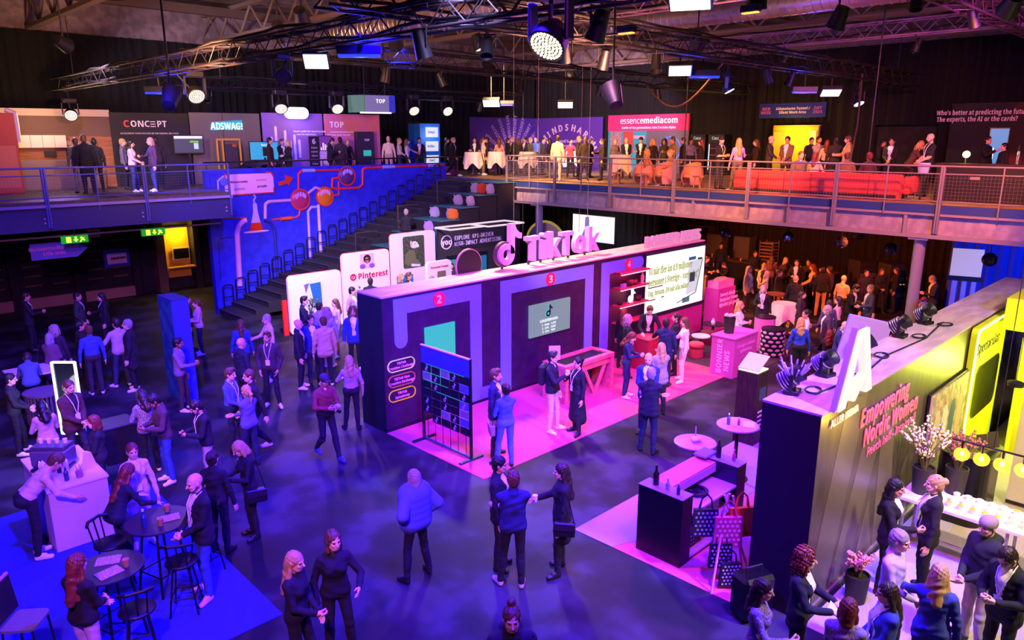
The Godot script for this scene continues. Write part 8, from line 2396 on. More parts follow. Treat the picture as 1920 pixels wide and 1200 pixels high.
func crowd() -> void:
	P(4.62, 0.00, 25.11, 1.39, 1.80, 2, "cup blazer m 16161c e8e4ec 16161c 16161c b short 2a1c14 cup", "man in black suit lifting a cup by the dark louvres")
	P(5.74, 0.00, 24.14, 1.16, 1.78, 2, "pocket coat m 2c3a2c a890b8 2c2c34 16161c b short 141010", "man in green parka facing a long-haired woman")
	P(6.32, 0.00, 23.86, -1.74, 1.72, 2, "cup blazer f 16161c e8e4ec 16161c 16161c a long 141010 cup", "long-haired woman in black facing the man in green parka")
	P(4.77, 0.00, 20.26, 1.51, 1.76, 1, "stand coat m 16161c 16161c 16161c 16161c b short 141010", "man in dark coat half hidden behind the denim jacket")
	P(4.30, 0.00, 20.64, 2.41, 1.68, 2, "stand coat f 2a2230 16161c 16161c 16161c a curly a4968c", "person with curly grey hair and dark coat at the back")
	P(4.02, 0.00, 19.93, 2.24, 1.66, 1, "clasp coat f 6a4a5c 16161c 16161c 16161c a bob 8a8684 bag", "older woman in mauve coat with shoulder bag strap")
	P(4.80, 0.00, 19.59, 2.99, 1.78, 1, "stand shirt m 3450a0 e8e4ec 2c2c34 e8e4ec a short 5a3c24", "man in bright denim jacket seen from behind")
	P(5.48, 0.00, 19.76, -3.06, 1.80, 1, "talk sweater m b8a8bc e8e4ec 2a3050 e8e4ec a quiff 2a1c14", "man in pale sweater seen from behind")
	P(5.58, 0.00, 19.24, -2.03, 1.85, 1, "stand coat m 16161c e8e4ec 16161c e8e4ec a short 8a8684", "grey-haired man in long black suit by the pale sweater")
	P(3.30, 0.00, 18.72, 2.97, 1.68, 1, "stoop sweater f 4a6a9a e8e4ec 16161c 16161c a short 2a1c14", "person bending low over the white square table")
	P(8.06, 0.00, 21.22, -1.85, 1.66, 2, "folded sweater f c8a0b4 e8e4ec 1c2038 e8e4ec a pony 5a3c24", "woman with ponytail and pink sweater behind the blue pillar")
	P(7.99, 0.00, 21.77, 1.04, 1.70, 2, "stand sweater m 16161c 16161c 16161c 16161c b short 141010", "person almost hidden behind the blue pillar")
	P(5.89, 0.00, 16.91, 0.97, 1.77, 1, "cup sweater m 7a6484 e8e4ec 3a2c2a e8e4ec c quiff 141010 cup+beard", "bearded man in mauve sweater standing before the blue pillar")
	P(2.59, 0.00, 16.73, 1.24, 1.72, 1, "clasp sweater f 20281f 16161c 16161c e8e4ec a short 141010", "person in dark green sweater at the left edge")
	P(3.23, 0.00, 15.12, 0.40, 1.82, 1, "clasp blazer m 4a2c24 16161c 2c2c34 16161c a short 5a3c24 lanyard+beard", "man in brown blazer with lanyard before the glowing mirror")
	P(2.72, 0.00, 14.81, 3.13, 1.62, 1, "phone dress f b89aa4 e8e4ec 16161c 16161c a long 141010", "dark-haired woman in pale dress seen from behind, by the coffee bar")
	P(3.15, 0.00, 13.29, -1.89, 1.64, 0, "clasp sweater f 16161c 16161c 16161c 16161c a bob 6a2c1c", "auburn-haired woman in black at the coffee bar's end")
	P(4.18, 0.00, 14.03, -3.08, 1.68, 1, "phone sweater f d8d0dc 1a1a1e 16161c e8e4ec a long 2a1c14 print", "dark-haired woman in zebra print top with a phone")
	P(4.26, 0.00, 13.39, -1.62, 1.78, 0, "phone sweater m 4a3034 16161c 2c4a90 e8e4ec c short 141010 beard", "bearded man in brown sweater and bright jeans")
	P(4.69, 0.00, 12.57, -1.84, 1.76, 0, "phone sweater m 16161c e8e4ec b0a0b4 e8e4ec b short 141010 beard+lanyard+mobile", "man in black sweater and white trousers reading a phone")
	P(5.75, 0.00, 13.86, 0.65, 1.78, 1, "clasp shirt m 4a5ea8 e8e4ec 1c2038 16161c a quiff 5a3c24 lanyard", "young man in blue shirt with white lanyard")
	P(5.66, 0.00, 12.94, -2.94, 1.66, 0, "cross sweater f 5a5a88 e8e4ec 1a2040 16161c a pony b8945c", "woman with ponytail and grey blue top, arms crossed")
	P(6.00, 0.00, 13.40, -1.73, 1.80, 1, "walk sweater m 16161c e8e4ec 16161c e8e4ec a short 5a3c24", "man in black sweater walking behind the ponytail woman")
	P(6.85, 0.00, 15.71, 1.68, 1.82, 1, "stand blazer m 1a1c2a e8e4ec 16161c 16161c b bald 141010", "bald man in dark suit seen from behind, arms down")
	P(7.51, 0.00, 15.75, -0.71, 1.84, 1, "pocket sweater m 3a2a30 e8e4ec 16161c e8e4ec b quiff 5a3c24 lanyard+beard", "man in dark vest with badge, legs apart")
	P(7.84, 0.00, 17.90, 2.73, 1.70, 1, "stand blazer f 24408a e8e4ec 16161c 16161c a long 5a3c24", "brown-haired woman in blue jacket seen from behind")
	P(8.43, 0.00, 17.60, -1.67, 1.78, 1, "cup shirt m d8c0dc e8e4ec 24284a e8e4ec a short a4968c", "white-haired man in white shirt facing left")
	P(8.65, 0.00, 16.42, 0.91, 1.82, 1, "stand blazer m 1c1420 e8e4ec 16161c e8e4ec a bald 141010", "bald man in black blazer and white shoes, near the trousers board")
	P(9.16, 0.00, 16.68, -0.15, 1.80, 1, "stand blazer m 1c3488 e8e4ec 1a2048 16161c b short 2a1c14", "man in royal blue suit facing the camera")
	P(9.21, 0.00, 16.15, 2.80, 1.84, 1, "stand blazer m c0a078 e8e4ec 16161c e8e4ec a short 5a3c24", "man in beige blazer seen from behind")
	P(10.14, 0.00, 18.81, 0.81, 1.82, 2, "cup blazer m 1a2038 e8e4ec 16161c 16161c a quiff 141010", "man in dark suit against the white trousers board")
	P(10.20, 0.00, 18.05, 2.10, 1.75, 1, "stand shirt m a098c8 e8e4ec 16161c 16161c a short 2a1c14", "man in lilac shirt seen from behind at the boards")
	P(10.11, 0.00, 17.52, 2.44, 1.70, 1, "stand sweater f b8a0b0 8a7a98 b8a488 e8e4ec a curly b08a94 print", "woman with pinkish curls and patterned top from behind")
	P(10.85, 0.00, 18.26, -1.85, 1.72, 2, "cup shirt f b898c0 e8e4ec 8a7a70 e8e4ec a long 5a3c24", "long-haired woman in lilac shirt facing the group")
	P(10.44, 0.00, 16.72, -0.56, 1.80, 1, "stand blazer m 1c3a98 e8e4ec 16161c e8e4ec b curly 5a3c24 lanyard+beard", "bearded man in blue blazer with badge facing the camera")
	P(11.91, 0.00, 19.06, 0.49, 1.80, 2, "talk blazer m 9a78a8 e8e4ec 8a6a98 e8e4ec b short 141010", "man in lilac suit before the Pinterest board")
	P(8.06, 0.00, 13.14, 2.50, 1.70, 1, "talk tee f a890b8 e8e4ec 16161c 16161c a long b8945c", "blonde woman in lilac tee by the dark wall's end")
	P(6.90, 0.00, 12.23, 0.01, 1.78, 0, "camera shirt m 8a3830 e8e4ec 1a1c28 3a4a9a b cap 3a2c34 beard+camera", "man in red-brown jacket and cap carrying a camera")
	P(3.15, 0.00, 11.42, -0.09, 1.70, 0, "stand shirt f e0d0e8 e8e4ec c8b4d0 e8e4ec a pony 6a2c1c lanyard", "woman in white shirt and lanyard facing the camera")
	P(2.73, 0.00, 10.85, 1.85, 1.68, 0, "lean sweater f 141828 16161c 1a2444 16161c a longer 6a2c1c", "woman with long auburn hair leaning on the larger bar table")
	P(3.34, 0.00, 9.45, -1.56, 1.83, 0, "clasp blazer m 12121a e8e4ec 2c4690 d8a0b0 a bald 141010 lanyard+beard", "bald man in black jacket and jeans by the bar table")
	P(3.93, 0.00, 10.37, 2.26, 1.68, 0, "stand sweater f 12121a 16161c 16161c 16161c a bun 2a1c14", "woman with dark bun behind the bald man")
	P(4.49, 0.00, 10.46, -1.71, 1.70, 0, "phone sweater f 10121e 16161c 16161c 16161c a bob b8945c bag", "blonde woman in black trouser suit with striped bag")
	P(1.90, 0.00, 12.17, 1.42, 1.80, 0, "stoop shirt m d8c0a8 e8e4ec 16161c e8e4ec b short 5a3c24", "barista in cream shirt bending over the coffee bar")
	P(1.65, 0.00, 8.61, 2.08, 1.70, 0, "clasp sweater f 0e0e14 16161c c8a8d0 e8e4ec a longer 6a2c1c", "woman with very long auburn hair at the nearest table")
	P(3.42, 0.00, 6.99, 0.59, 1.70, 0, "clasp sweater f 0e0e16 16161c 16161c 16161c a longer b8945c", "woman with long blonde hair in black at the lower edge")
	P(3.95, 0.00, 7.04, -0.34, 1.72, 0, "talk sweater f 0c0c14 16161c 16161c 16161c a bob 5a3c24", "woman in black with shoulder-length brown hair looking down")
	P(5.66, 0.00, 7.72, 3.12, 1.70, 0, "hips puffer f 5060a8 e8e4ec 14141c 16161c a bob 94806c", "woman in blue puffer jacket seen from behind")
	P(6.70, 0.00, 7.08, 0.64, 1.78, 0, "stand blazer m 12121c e8e4ec 16161c 16161c b short 141010", "man with black hair in dark suit, partly hidden")
	P(6.49, 0.00, 6.58, 2.45, 1.80, 0, "cross sweater m 1c2250 e8e4ec 16161c b0a0b0 a short 5a3c24", "broad man in navy jacket seen from behind")
	P(7.28, 0.00, 6.38, -2.34, 1.72, 0, "cup coat f 0e0e14 16161c 10121e 16161c a longer 2a1c14 cup+white+bag", "long-haired woman in black coat with cup and handbag")
	P(4.37, 0.00, 4.45, -0.69, 1.80, 0, "stand hoodie m 141018 16161c 16161c 16161c a topbun 5a3c24 beard", "bearded man with a topknot at the lower edge")
	P(9.35, 0.00, 9.98, 0.56, 1.82, 0, "stand blazer m 182448 e8e4ec 16161c 16161c b quiff 5a3c24 beard", "man in navy blazer at the pink carpet's edge")
	P(9.14, 0.00, 9.47, 2.72, 1.70, 0, "chin shirt f 3c58b8 e8e4ec 4a68c8 16161c a bun 2a1c14 bag+pink", "woman in denim jacket and jeans seen from behind")
	P(11.05, 0.00, 10.02, 0.39, 1.82, 1, "cuphigh sweater m 12131e e8e4ec d8b0c8 e8e4ec a quiff 2a1c14 cup+white+pack", "tall man in black sweater and pale pink trousers")
	P(11.41, 0.00, 9.62, -1.83, 1.70, 1, "cuphigh dress f 100f18 16161c 16161c 16161c b bun 141010 lanyard+microphone", "woman in long black dress speaking into a microphone")
	P(12.46, 0.00, 8.57, -1.14, 1.82, 1, "clasp blazer m 1a3080 e8e4ec 16161c 16161c a bald 141010 glasses+beard", "bald smiling man in blue blazer with glasses")
	P(11.64, 0.00, 7.93, 1.91, 1.82, 0, "cross blazer m 10132a e8e4ec 121a3a 16161c a short 8a8684", "balding man in dark suit seen from behind on the carpet edge")
	P(13.59, 0.00, 9.02, 2.51, 1.72, 1, "chin blazer f 9a8ab8 e8e4ec 16161c 16161c a long b8945c", "blonde woman in lilac grey blazer seen from behind")
	P(13.96, 0.00, 10.23, 0.46, 1.70, 1, "phone shirt f 20284a e8e4ec 1c2448 e8e4ec a long 6a2c1c", "long-haired woman in dark vest typing on a phone")
	P(15.25, 0.00, 11.19, 0.81, 1.70, 1, "stand sweater f 16161c e8e4ec 16161c 16161c a curly b08a94", "woman with pinkish curls below the lit shelves")
	P(15.77, 0.00, 11.72, 1.69, 1.70, 1, "stand sweater f 16161c 16161c 16161c 16161c a long 6a2c1c", "red-haired woman closest to the lit shelves")
	P(16.60, 0.00, 11.50, -0.79, 1.80, 1, "lean blazer m 14121e e8e4ec 16161c 16161c a quiff 5a3c24 lanyard", "man in dark suit leaning at the red counter")
	P(15.32, 0.00, 10.06, 1.98, 1.80, 1, "reach blazer m 14204a e8e4ec 12182e 16161c a short 2a1c14", "man in navy suit seen from behind at the red counter")
	P(16.33, 0.00, 10.42, -2.40, 1.70, 1, "stand sweater f 14141e 16161c 16161c 16161c a bun 2a1c14", "woman with hair up in dark top at the red counter")
	P(16.02, 0.00, 9.95, -2.32, 1.72, 1, "cup shirt f f0d8ec e8e4ec d8c0e0 e8e4ec a longer 5a3c24 cup+white", "woman all in white with long brown hair")
	P(18.88, 0.00, 9.99, 0.57, 1.70, 2, "folded shirt f f0d0e4 e8e4ec d8b8d8 e8e4ec a long b8945c", "blonde woman in white blouse behind the magenta counter")
	P(25.08, 0.00, 14.81, 0.36, 1.78, 2, "cross tee m 16161c 16161c b08a58 16161c b short 2a1c14", "man in black tee and tan trousers at the bright screen's edge")
	P(27.20, 0.00, 15.05, -2.46, 1.70, 2, "sitwrite sweater m 16161c 16161c 16161c 16161c b short 2a1c14", "seated person in black behind the candy totem")
	P(24.43, 0.00, 12.68, -0.04, 1.72, 2, "stand blazer f a88a64 e8e4ec 2a1a18 16161c a long b8945c lanyard", "blonde woman in tan blazer under the gallery")
	P(25.37, 0.00, 12.57, -1.46, 1.74, 2, "clasp blazer f d8c8b0 16161c 16161c 16161c a long b8945c", "blonde woman in cream blazer under the gallery")
	P(27.37, 0.00, 13.28, 2.02, 1.70, 2, "stand sweater f 6a4434 16161c 16161c 16161c a longer 5a3c24", "woman with long brown hair facing the dim bar")
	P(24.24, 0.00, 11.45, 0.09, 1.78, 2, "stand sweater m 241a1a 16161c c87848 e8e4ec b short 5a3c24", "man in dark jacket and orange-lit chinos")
	P(27.37, 0.00, 12.71, -0.79, 1.70, 2, "stand sweater f 3a2420 16161c 16161c 16161c a long b8945c", "blonde woman in dark top deep in the dim crowd")
	P(26.82, 0.00, 12.01, -1.24, 1.78, 2, "cup blazer m 1c1416 e8e4ec 16161c 16161c a short 2a1c14", "man in suit facing out from the dim bar")
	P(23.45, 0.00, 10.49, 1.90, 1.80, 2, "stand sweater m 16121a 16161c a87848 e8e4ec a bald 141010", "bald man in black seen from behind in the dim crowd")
	P(27.38, 0.00, 11.81, -1.51, 1.74, 2, "stand sweater m 2a1c1a 16161c 16161c 16161c b short 141010", "dark figure behind the white blouse in the dim crowd")
	P(26.54, 0.00, 11.26, -2.65, 1.72, 2, "clasp shirt f d8c0a8 e8e4ec 16161c 16161c a longer 6a2c1c", "woman with long auburn hair and white blouse in the crowd")
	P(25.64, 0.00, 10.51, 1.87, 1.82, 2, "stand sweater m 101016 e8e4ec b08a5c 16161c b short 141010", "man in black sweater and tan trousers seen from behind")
	P(26.27, 0.00, 10.54, 3.00, 1.76, 2, "stand sweater m 4a2c24 16161c 16161c 16161c b short 2a1c14", "man in brown beside the black sweater")
	P(24.58, 0.00, 9.38, 1.41, 1.80, 2, "stand shirt m d8a884 e8e4ec 16161c 16161c a bald 141010", "bald man in peach shirt seen from behind")
	P(23.47, 0.00, 8.66, 0.00, 1.80, 2, "phone blazer m 101018 e8e4ec 16161c 16161c b quiff 141010 beard", "man in black suit looking at a phone in the crowd")
	P(23.48, 0.00, 8.13, -2.37, 1.82, 2, "talk blazer m 3a4464 e8e4ec 1a1c28 16161c a short 8a8684", "man in slate blue suit with striped tie")
	P(26.54, 0.00, 9.36, -1.06, 1.76, 2, "stand sweater m 1c1416 16161c 16161c 16161c b short 141010", "dark figure before the audio racks")
	P(27.63, 0.00, 9.24, -0.90, 1.68, 2, "clasp sweater f 1c1412 16161c 16161c 16161c b long 5a3c24", "dim woman with brown hair near the audio racks")
	P(28.25, 0.00, 8.94, -2.66, 1.68, 2, "stand sweater f 141014 16161c 16161c 16161c b long 2a1c14", "dim woman in profile next to the grey column")
	P(21.45, 0.00, 10.60, -1.11, 1.72, 2, "cup blazer f 16121a b8a8b4 16161c 16161c a long a4968c lanyard", "white-haired woman in black cardigan and grey top")
	P(21.53, 0.00, 9.39, 0.24, 1.70, 2, "stand coat f 2a1c24 16161c 16161c 16161c a longer 2a1c14", "long-haired woman in dark coat before the white table")
	P(19.24, 0.00, 8.23, -2.39, 1.70, 1, "talk shirt f e8c8e4 e8e4ec 16161c 16161c b bun 141010", "dark-haired woman in white top facing the blue blouse")
	P(18.17, 0.00, 7.88, 2.07, 1.72, 1, "stand shirt f 2440c0 e8e4ec 16161c 16161c a long b8945c", "blonde woman in bright blue blouse seen from behind")
	P(19.72, 0.00, 7.85, -2.50, 1.80, 1, "cup blazer m 3a2c44 e8e4ec 3a4a80 16161c a short a4968c cup+beard", "white-haired bearded man in dark blazer with a cup")
	P(21.04, 0.00, 8.35, 2.30, 1.68, 2, "stand sweater f 4a4470 e8e4ec 16161c 16161c a bob 2a1c14", "woman with dark bob in grey blue top")
	P(21.57, 0.00, 8.31, -2.77, 1.70, 2, "stand shirt f c89ab4 e8e4ec 16161c 16161c a long 2a1c14", "dark-haired woman in pink top by the white cloth table")
	P(18.47, 0.00, 7.00, 0.10, 1.78, 1, "phone blazer m 1c3070 e8e4ec 1a1c30 16161c a bald 141010 lanyard", "bald man in blue jacket with lanyard in the crowd")
	P(19.24, 0.00, 7.55, 1.86, 1.66, 1, "sit sweater f 1a1420 16161c 16161c 16161c a long 6a2c1c", "red-haired woman in black seen from behind, low in the crowd")
	P(26.75, 0.00, 7.24, -2.53, 1.82, 2, "phone blazer m 1c2038 e8e4ec 8a7464 16161c a short 8a8684 lanyard", "grey-haired man in navy blazer under the gallery")
	P(25.57, 0.00, 7.04, -2.35, 1.72, 2, "sitwrite shirt m c89868 e8e4ec 16161c 16161c a short 6a2c1c beard", "bearded man in tan shirt behind the booth wall")
	P(25.03, 0.00, 7.14, -0.59, 1.66, 2, "sit sweater f 4a2a24 16161c 16161c 16161c a long 6a2c1c", "red-lit figure beside the grey column")
	P(28.90, 0.00, 16.38, -1.06, 1.75, 2, "stand sweater m 120e0e 16161c 16161c 16161c b short 141010", "barman in black behind the dark bar, far end")
	P(27.91, 0.00, 14.26, -0.75, 1.75, 2, "clasp sweater m 120e0e 16161c 16161c 16161c b short 2a1c14", "barman in black behind the dark bar, near the trays")
	P(6.74, 0.00, 3.07, 0.34, 1.66, 0, "cup dress f d0b8d8 4a3a70 16161c 16161c a long 2a1c14 print", "dark-haired woman in floral dress at the lower edge")
	P(7.52, 0.00, 2.96, 0.20, 1.74, 0, "paper blazer f 101420 e8e4ec 16161c 16161c a curly 6a2c1c paper", "woman with auburn curls and dark jacket holding papers")
	P(7.04, 0.00, 2.28, 1.80, 1.66, 0, "clasp sweater f c8b0d0 5a4a80 16161c 16161c a bob 6a2c1c print", "auburn-haired woman in floral top seen from behind")
	P(7.60, 0.00, 2.08, -2.53, 1.68, 0, "clasp blazer f 34449a e8e4ec 16161c 16161c b long 2a1c14 lanyard", "dark-haired woman in blue jacket with lanyard")
	P(8.58, 0.00, 2.34, 0.00, 1.80, 0, "clasp shirt m b8a8d8 e8e4ec 1c2038 16161c a short 8a8684", "grey-haired man in lilac shirt in the flower booth")
	P(10.10, 0.00, 2.88, 0.10, 1.72, 0, "cup blazer f 12100e e8e4ec 16161c 16161c b longer 141010", "woman with long black hair and black jacket by the vases")
	P(10.45, 0.00, 2.49, -2.65, 1.78, 0, "stand blazer f 1c1a18 e8e4ec 141210 16161c a bun b8945c lanyard", "blonde woman in oversized black blazer with lanyard")
	P(8.28, 0.00, 1.80, 1.70, 1.72, 0, "reach blazer f 3a48a8 e8e4ec 16161c 16161c a long b8945c", "blonde woman in blue blazer seen from behind, arm out")
	P(9.68, 0.00, 1.67, -2.10, 1.80, 0, "clasp hoodie m 20242e 16161c b0a498 16161c a beanie 9a8a88", "man in dark hoodie and grey beanie by the buffet")
	P(9.23, 0.00, 1.32, -1.95, 1.78, 0, "phone blazer m 12141c e8e4ec 16161c 16161c a short 2a1c14 lanyard+glasses", "man in black with glasses and lanyard at the right edge")
	P(13.22, 0.00, 20.03, 2.38, 1.78, 2, "stand blazer m 1c1a24 e8e4ec 16161c 16161c a short 2a1c14", "man in black seen from behind, just over the dark wall")
	P(14.63, 0.00, 19.86, 0.67, 1.80, 2, "stand blazer m 241c28 e8e4ec 16161c 16161c b quiff 5a3c24", "man in dark blazer behind the wall near the small board")
	P(14.79, 0.00, 20.50, 0.42, 1.66, 2, "stand sweater f 6a5a60 e8e4ec 16161c 16161c a long b8945c", "blonde woman behind the wall at the coffee machine")
	P(14.98, 0.00, 19.40, 1.00, 1.76, 2, "lean blazer m 34304a e8e4ec 16161c 16161c a short 8a8684", "grey-haired man leaning down behind the wall")
	P(17.64, 0.00, 21.19, -0.52, 1.60, 2, "stand sweater f 3a2a38 e8e4ec 16161c 16161c b long 2a1c14", "person peering over the wall between the round sign and logo")
	P(27.87, 0.00, 24.82, -0.67, 1.72, 2, "stand sweater m 5a3a30 e8e4ec 16161c 16161c a short 5a3c24", "head showing above the big lilac letters by the arch sign")
	P(20.54, 0.00, 18.68, -0.48, 1.60, 2, "stand sweater f 2a1c24 e8e4ec 16161c 16161c b long 141010", "dark-haired person glimpsed between the big lilac letters")
	P(17.15, 2.20, 23.30, 2.86, 1.75, 2, "sit sweater m 1a1a28 e8e4ec 2a3050 16161c a short a4968c", "person sitting on the bleachers beside an orange cushion")
	P(7.00, 4.45, 27.06, 3.06, 1.75, 2, "stand shirt m 5a6048 e8e4ec 6a6a50 16161c a short 5a3c24", "man in olive shirt beside the dark coat on the far gallery")
	P(7.11, 4.45, 26.54, 2.97, 1.84, 2, "stand coat m 0e0e14 16161c 12141e 16161c a short 5a3c24", "man in long dark coat on the far gallery")
	P(7.60, 4.45, 27.30, 3.04, 1.74, 2, "stand blazer m 12121a 16161c 16161c 16161c b short 141010", "dark figure beside the long coat on the far gallery")
	P(8.37, 4.45, 26.20, 1.09, 1.68, 2, "clasp sweater f d8b0d8 e8e4ec 2c3a80 e8e4ec b long 141010", "dark-haired woman in pink sweater on the far gallery")
	P(8.64, 4.45, 27.80, 1.09, 1.72, 2, "stand sweater m 6a6478 e8e4ec 16161c 16161c a short b8945c", "blond man in grey behind the pink sweater")
	P(8.95, 4.45, 26.00, -1.55, 1.76, 2, "cup blazer f 4a2c5a 2c48a8 2c3a90 e8e4ec a bob b08a94", "woman in purple jacket before the black sign")
	P(9.52, 4.45, 27.20, -3.13, 1.78, 2, "stand sweater m 2a2028 e8e4ec 16161c 16161c b short 2a1c14", "man behind the purple jacket on the far gallery")
	P(13.71, 4.45, 27.20, 0.93, 1.76, 2, "stand blazer m 2a1414 e8e4ec 16161c 16161c b short 141010", "man in dark red jacket before the sound bars")
	P(14.41, 4.45, 27.59, 0.22, 1.72, 2, "clasp blazer m 101014 e8e4ec 16161c 16161c a short 5a3c24", "man in black huddled before the sound bars")
	P(14.36, 4.45, 27.01, -1.54, 1.68, 2, "talk sweater f 1c1a1c e8e4ec 16161c 16161c a long b8945c", "blonde woman in black before the sound bars")
	P(16.18, 4.45, 27.00, 1.03, 1.78, 2, "phone blazer m 101016 e8e4ec 16161c 16161c a short 2a1c14", "man in black looking down before the pink panel")
	P(16.73, 4.45, 27.10, 2.94, 1.78, 2, "stand coat m 3a2a30 16161c 16161c 16161c b short 141010", "man in brown coat seen from behind, before the pink panel")
	P(17.40, 4.45, 27.60, -0.21, 1.68, 2, "stand sweater f 1a161c e8e4ec 16161c 16161c a long b8945c", "blonde woman in black between the pink panel and kiosk")
	P(19.33, 4.45, 27.38, -0.61, 1.82, 2, "stand shirt m e0cca0 e8e4ec b8a488 16161c a bald 141010", "man in cream shirt beside the blue cabinet")
	P(19.93, 4.45, 27.42, 0.77, 1.74, 2, "clasp shirt m d8ccb0 e8e4ec 3a3a40 16161c a short b8945c", "blond man in white beside the cream shirt")
	P(19.98, 4.45, 26.90, 0.93, 1.70, 2, "reach shirt f c0b0c0 e8e4ec 16161c 16161c a long 5a3c24", "woman in pale shirt reaching towards the blue cabinet")
	P(20.88, 4.45, 27.20, -0.48, 1.76, 2, "cup blazer m 141014 e8e4ec 16161c 16161c b short 141010 beard", "man in black jacket before the blue cabinet")
	P(22.83, 4.45, 27.60, 0.71, 1.76, 2, "stand coat m 141418 16161c 16161c 16161c b short 141010", "man in black coat at the stair head")
	P(22.48, 4.45, 26.80, 0.70, 1.76, 2, "walk coat m 161214 e8e4ec 16161c e8e4ec a quiff b8945c", "fair-haired man in long dark coat stepping onto the stairs")
	P(24.40, 4.45, 27.41, -0.73, 1.76, 2, "cross blazer m 141216 e8e4ec 16161c e8e4ec b short 2a1c14", "man in dark blazer with crossed arms at the first cloth table")
	P(24.20, 4.45, 26.57, 0.66, 1.74, 2, "stand shirt f d8c4b0 e8e4ec 7a7458 e8e4ec a pony 5a3c24", "woman in white shirt and olive trousers at the first table")
	P(25.20, 4.45, 27.40, -2.31, 1.78, 2, "stand sweater m 2a2430 e8e4ec 16161c 16161c b short 141010", "man in dark top behind the white shirt")
	P(25.20, 4.45, 26.53, 2.38, 1.72, 2, "stand tee f c89a80 e8e4ec 16161c 16161c a long 6a2c1c", "woman in peach top seen from behind at the second table")
	P(26.40, 4.45, 27.17, 0.97, 1.74, 2, "stand sweater m 1a1614 16161c 16161c 16161c b short 2a1c14", "man in black left of the busy word wall group")
	P(27.60, 4.45, 28.05, -1.82, 1.78, 2, "stand blazer m 2a2220 e8e4ec 16161c 16161c a short b8945c", "fair man deep in the word wall group")
	P(25.60, 4.45, 25.61, 2.71, 1.70, 2, "stand sweater f 221a18 16161c 16161c 16161c a curly 5a3c24", "curly-haired woman in black at the word wall")
	P(27.00, 4.45, 26.56, -1.32, 1.76, 2, "stand blazer m 2c3050 e8e4ec 16161c 16161c b short 2a1c14", "man in navy at the corner of the word walls")
	P(26.70, 4.45, 25.90, 0.25, 1.76, 2, "clasp sweater m 5a5a48 e8e4ec 16161c 16161c a short b8945c", "fair man in olive at the third cloth table")
	P(28.00, 4.45, 26.78, 2.51, 1.76, 2, "stand shirt m 5a78b0 e8e4ec 16161c 16161c a bald 141010", "bald man in light blue shirt before the arched letters")
	P(26.60, 4.45, 24.95, 0.40, 1.76, 2, "stand sweater m 3a3028 e8e4ec 16161c 16161c b short 141010", "man in brown beneath the first arched letters")
	P(25.00, 4.45, 23.05, -2.57, 1.70, 2, "stand coat f 1c1614 16161c 16161c 16161c a bob 2a1c14", "woman with dark bob beneath the arched letters")
	P(23.40, 4.45, 21.10, 1.96, 1.84, 2, "stand blazer m d0bc98 e8e4ec c8b490 e8e4ec b short 2a1c14", "tall man in cream suit seen from behind at the railing")
	P(25.80, 4.45, 22.49, -0.68, 1.70, 2, "talk sweater f d05a80 e8e4ec 16161c 16161c b bun 141010", "woman in bright pink top by the cloth table")
	P(25.00, 4.45, 21.30, 0.53, 1.82, 2, "stand sweater m 3a3424 e8e4ec 16161c 16161c a short b8945c", "fair man in dark green beside the pink top")
	P(24.20, 4.45, 20.27, 2.36, 1.78, 2, "cup coat m 2c2218 16161c 16161c 16161c a short 5a3c24", "man in brown coat seen from behind near the railing")
	P(26.20, 4.45, 21.64, 0.86, 1.74, 2, "stand coat m 1c1612 16161c 16161c 16161c b short 141010", "man in black coat beside the brown one")
	P(24.60, 4.45, 19.69, -2.29, 1.72, 2, "cup coat f 241a14 16161c 16161c 16161c a bun 5a3c24", "woman in dark coat with hair up before the purple panel's end")
	P(27.00, 4.45, 20.89, -0.56, 1.70, 2, "stand dress f 8a7a80 4a4044 16161c 16161c a short 8a8684 print", "grey-haired woman in patterned dress before the posters")
	P(27.00, 4.45, 20.27, -0.75, 1.76, 2, "clasp blazer m 141218 e8e4ec 16161c 16161c a short a4968c lanyard", "white-haired man in black with pink lanyard")
	P(27.20, 4.45, 19.64, -0.95, 1.78, 2, "cross blazer m 1a1418 e8e4ec 16161c 16161c b cap 1a1a20", "man in black with dark cap before the teal wall")
	P(26.00, 4.45, 18.16, -0.44, 1.70, 2, "stand sweater f 2a201c 16161c 16161c 16161c a curly b8945c", "blonde woman in dark top before the grey wall")
	P(27.60, 4.45, 18.70, -1.15, 1.70, 2, "stand sweater f 2a1c1c 16161c 16161c 16161c c curly 141010", "dark curly-haired woman near the ring light")
	P(26.20, 4.45, 17.34, -2.21, 1.80, 2, "cup shirt m 8a7440 e8e4ec 16161c 16161c b short 5a3c24 cup", "man in mustard shirt before the ring light")
	P(27.00, 4.45, 17.38, -2.40, 1.76, 2, "stand blazer m 241c1c e8e4ec 16161c 16161c a short 5a3c24", "man in dark jacket by the ring light")
	P(28.20, 4.45, 17.75, -0.66, 1.72, 2, "stand shirt f 8a80a8 4a4068 16161c 16161c c short 141010 print", "person in patterned violet shirt beside the fridges")
	P(25.80, 4.45, 15.79, -2.77, 1.70, 2, "stand sweater f 2a1a18 16161c 16161c 16161c a long 6a2c1c", "red-haired woman in black at the fridges")
	P(23.10, 4.45, 13.36, -0.26, 1.80, 2, "folded tee m 14161e e8e4ec 2a3050 16161c a cap 14141c lanyard", "man in black tee and cap with lanyard at the railing")
	P(22.90, 4.45, 12.59, 2.42, 1.74, 2, "cup shirt f a89ad0 e8e4ec 6a625c e8e4ec a longer b8945c", "woman with long fair hair and lilac shirt at the railing")
	P(26.40, 4.45, 13.80, -2.49, 1.70, 2, "cup sweater f 2a1c1a 16161c 16161c 16161c a long 5a3c24", "woman in brown drinking left of the doorway")
	P(26.00, 4.45, 13.05, 0.29, 1.82, 2, "clasp sweater m 3a342c e8e4ec 16161c 16161c a bald 141010", "bald man in grey sweater at the yellow doorway")
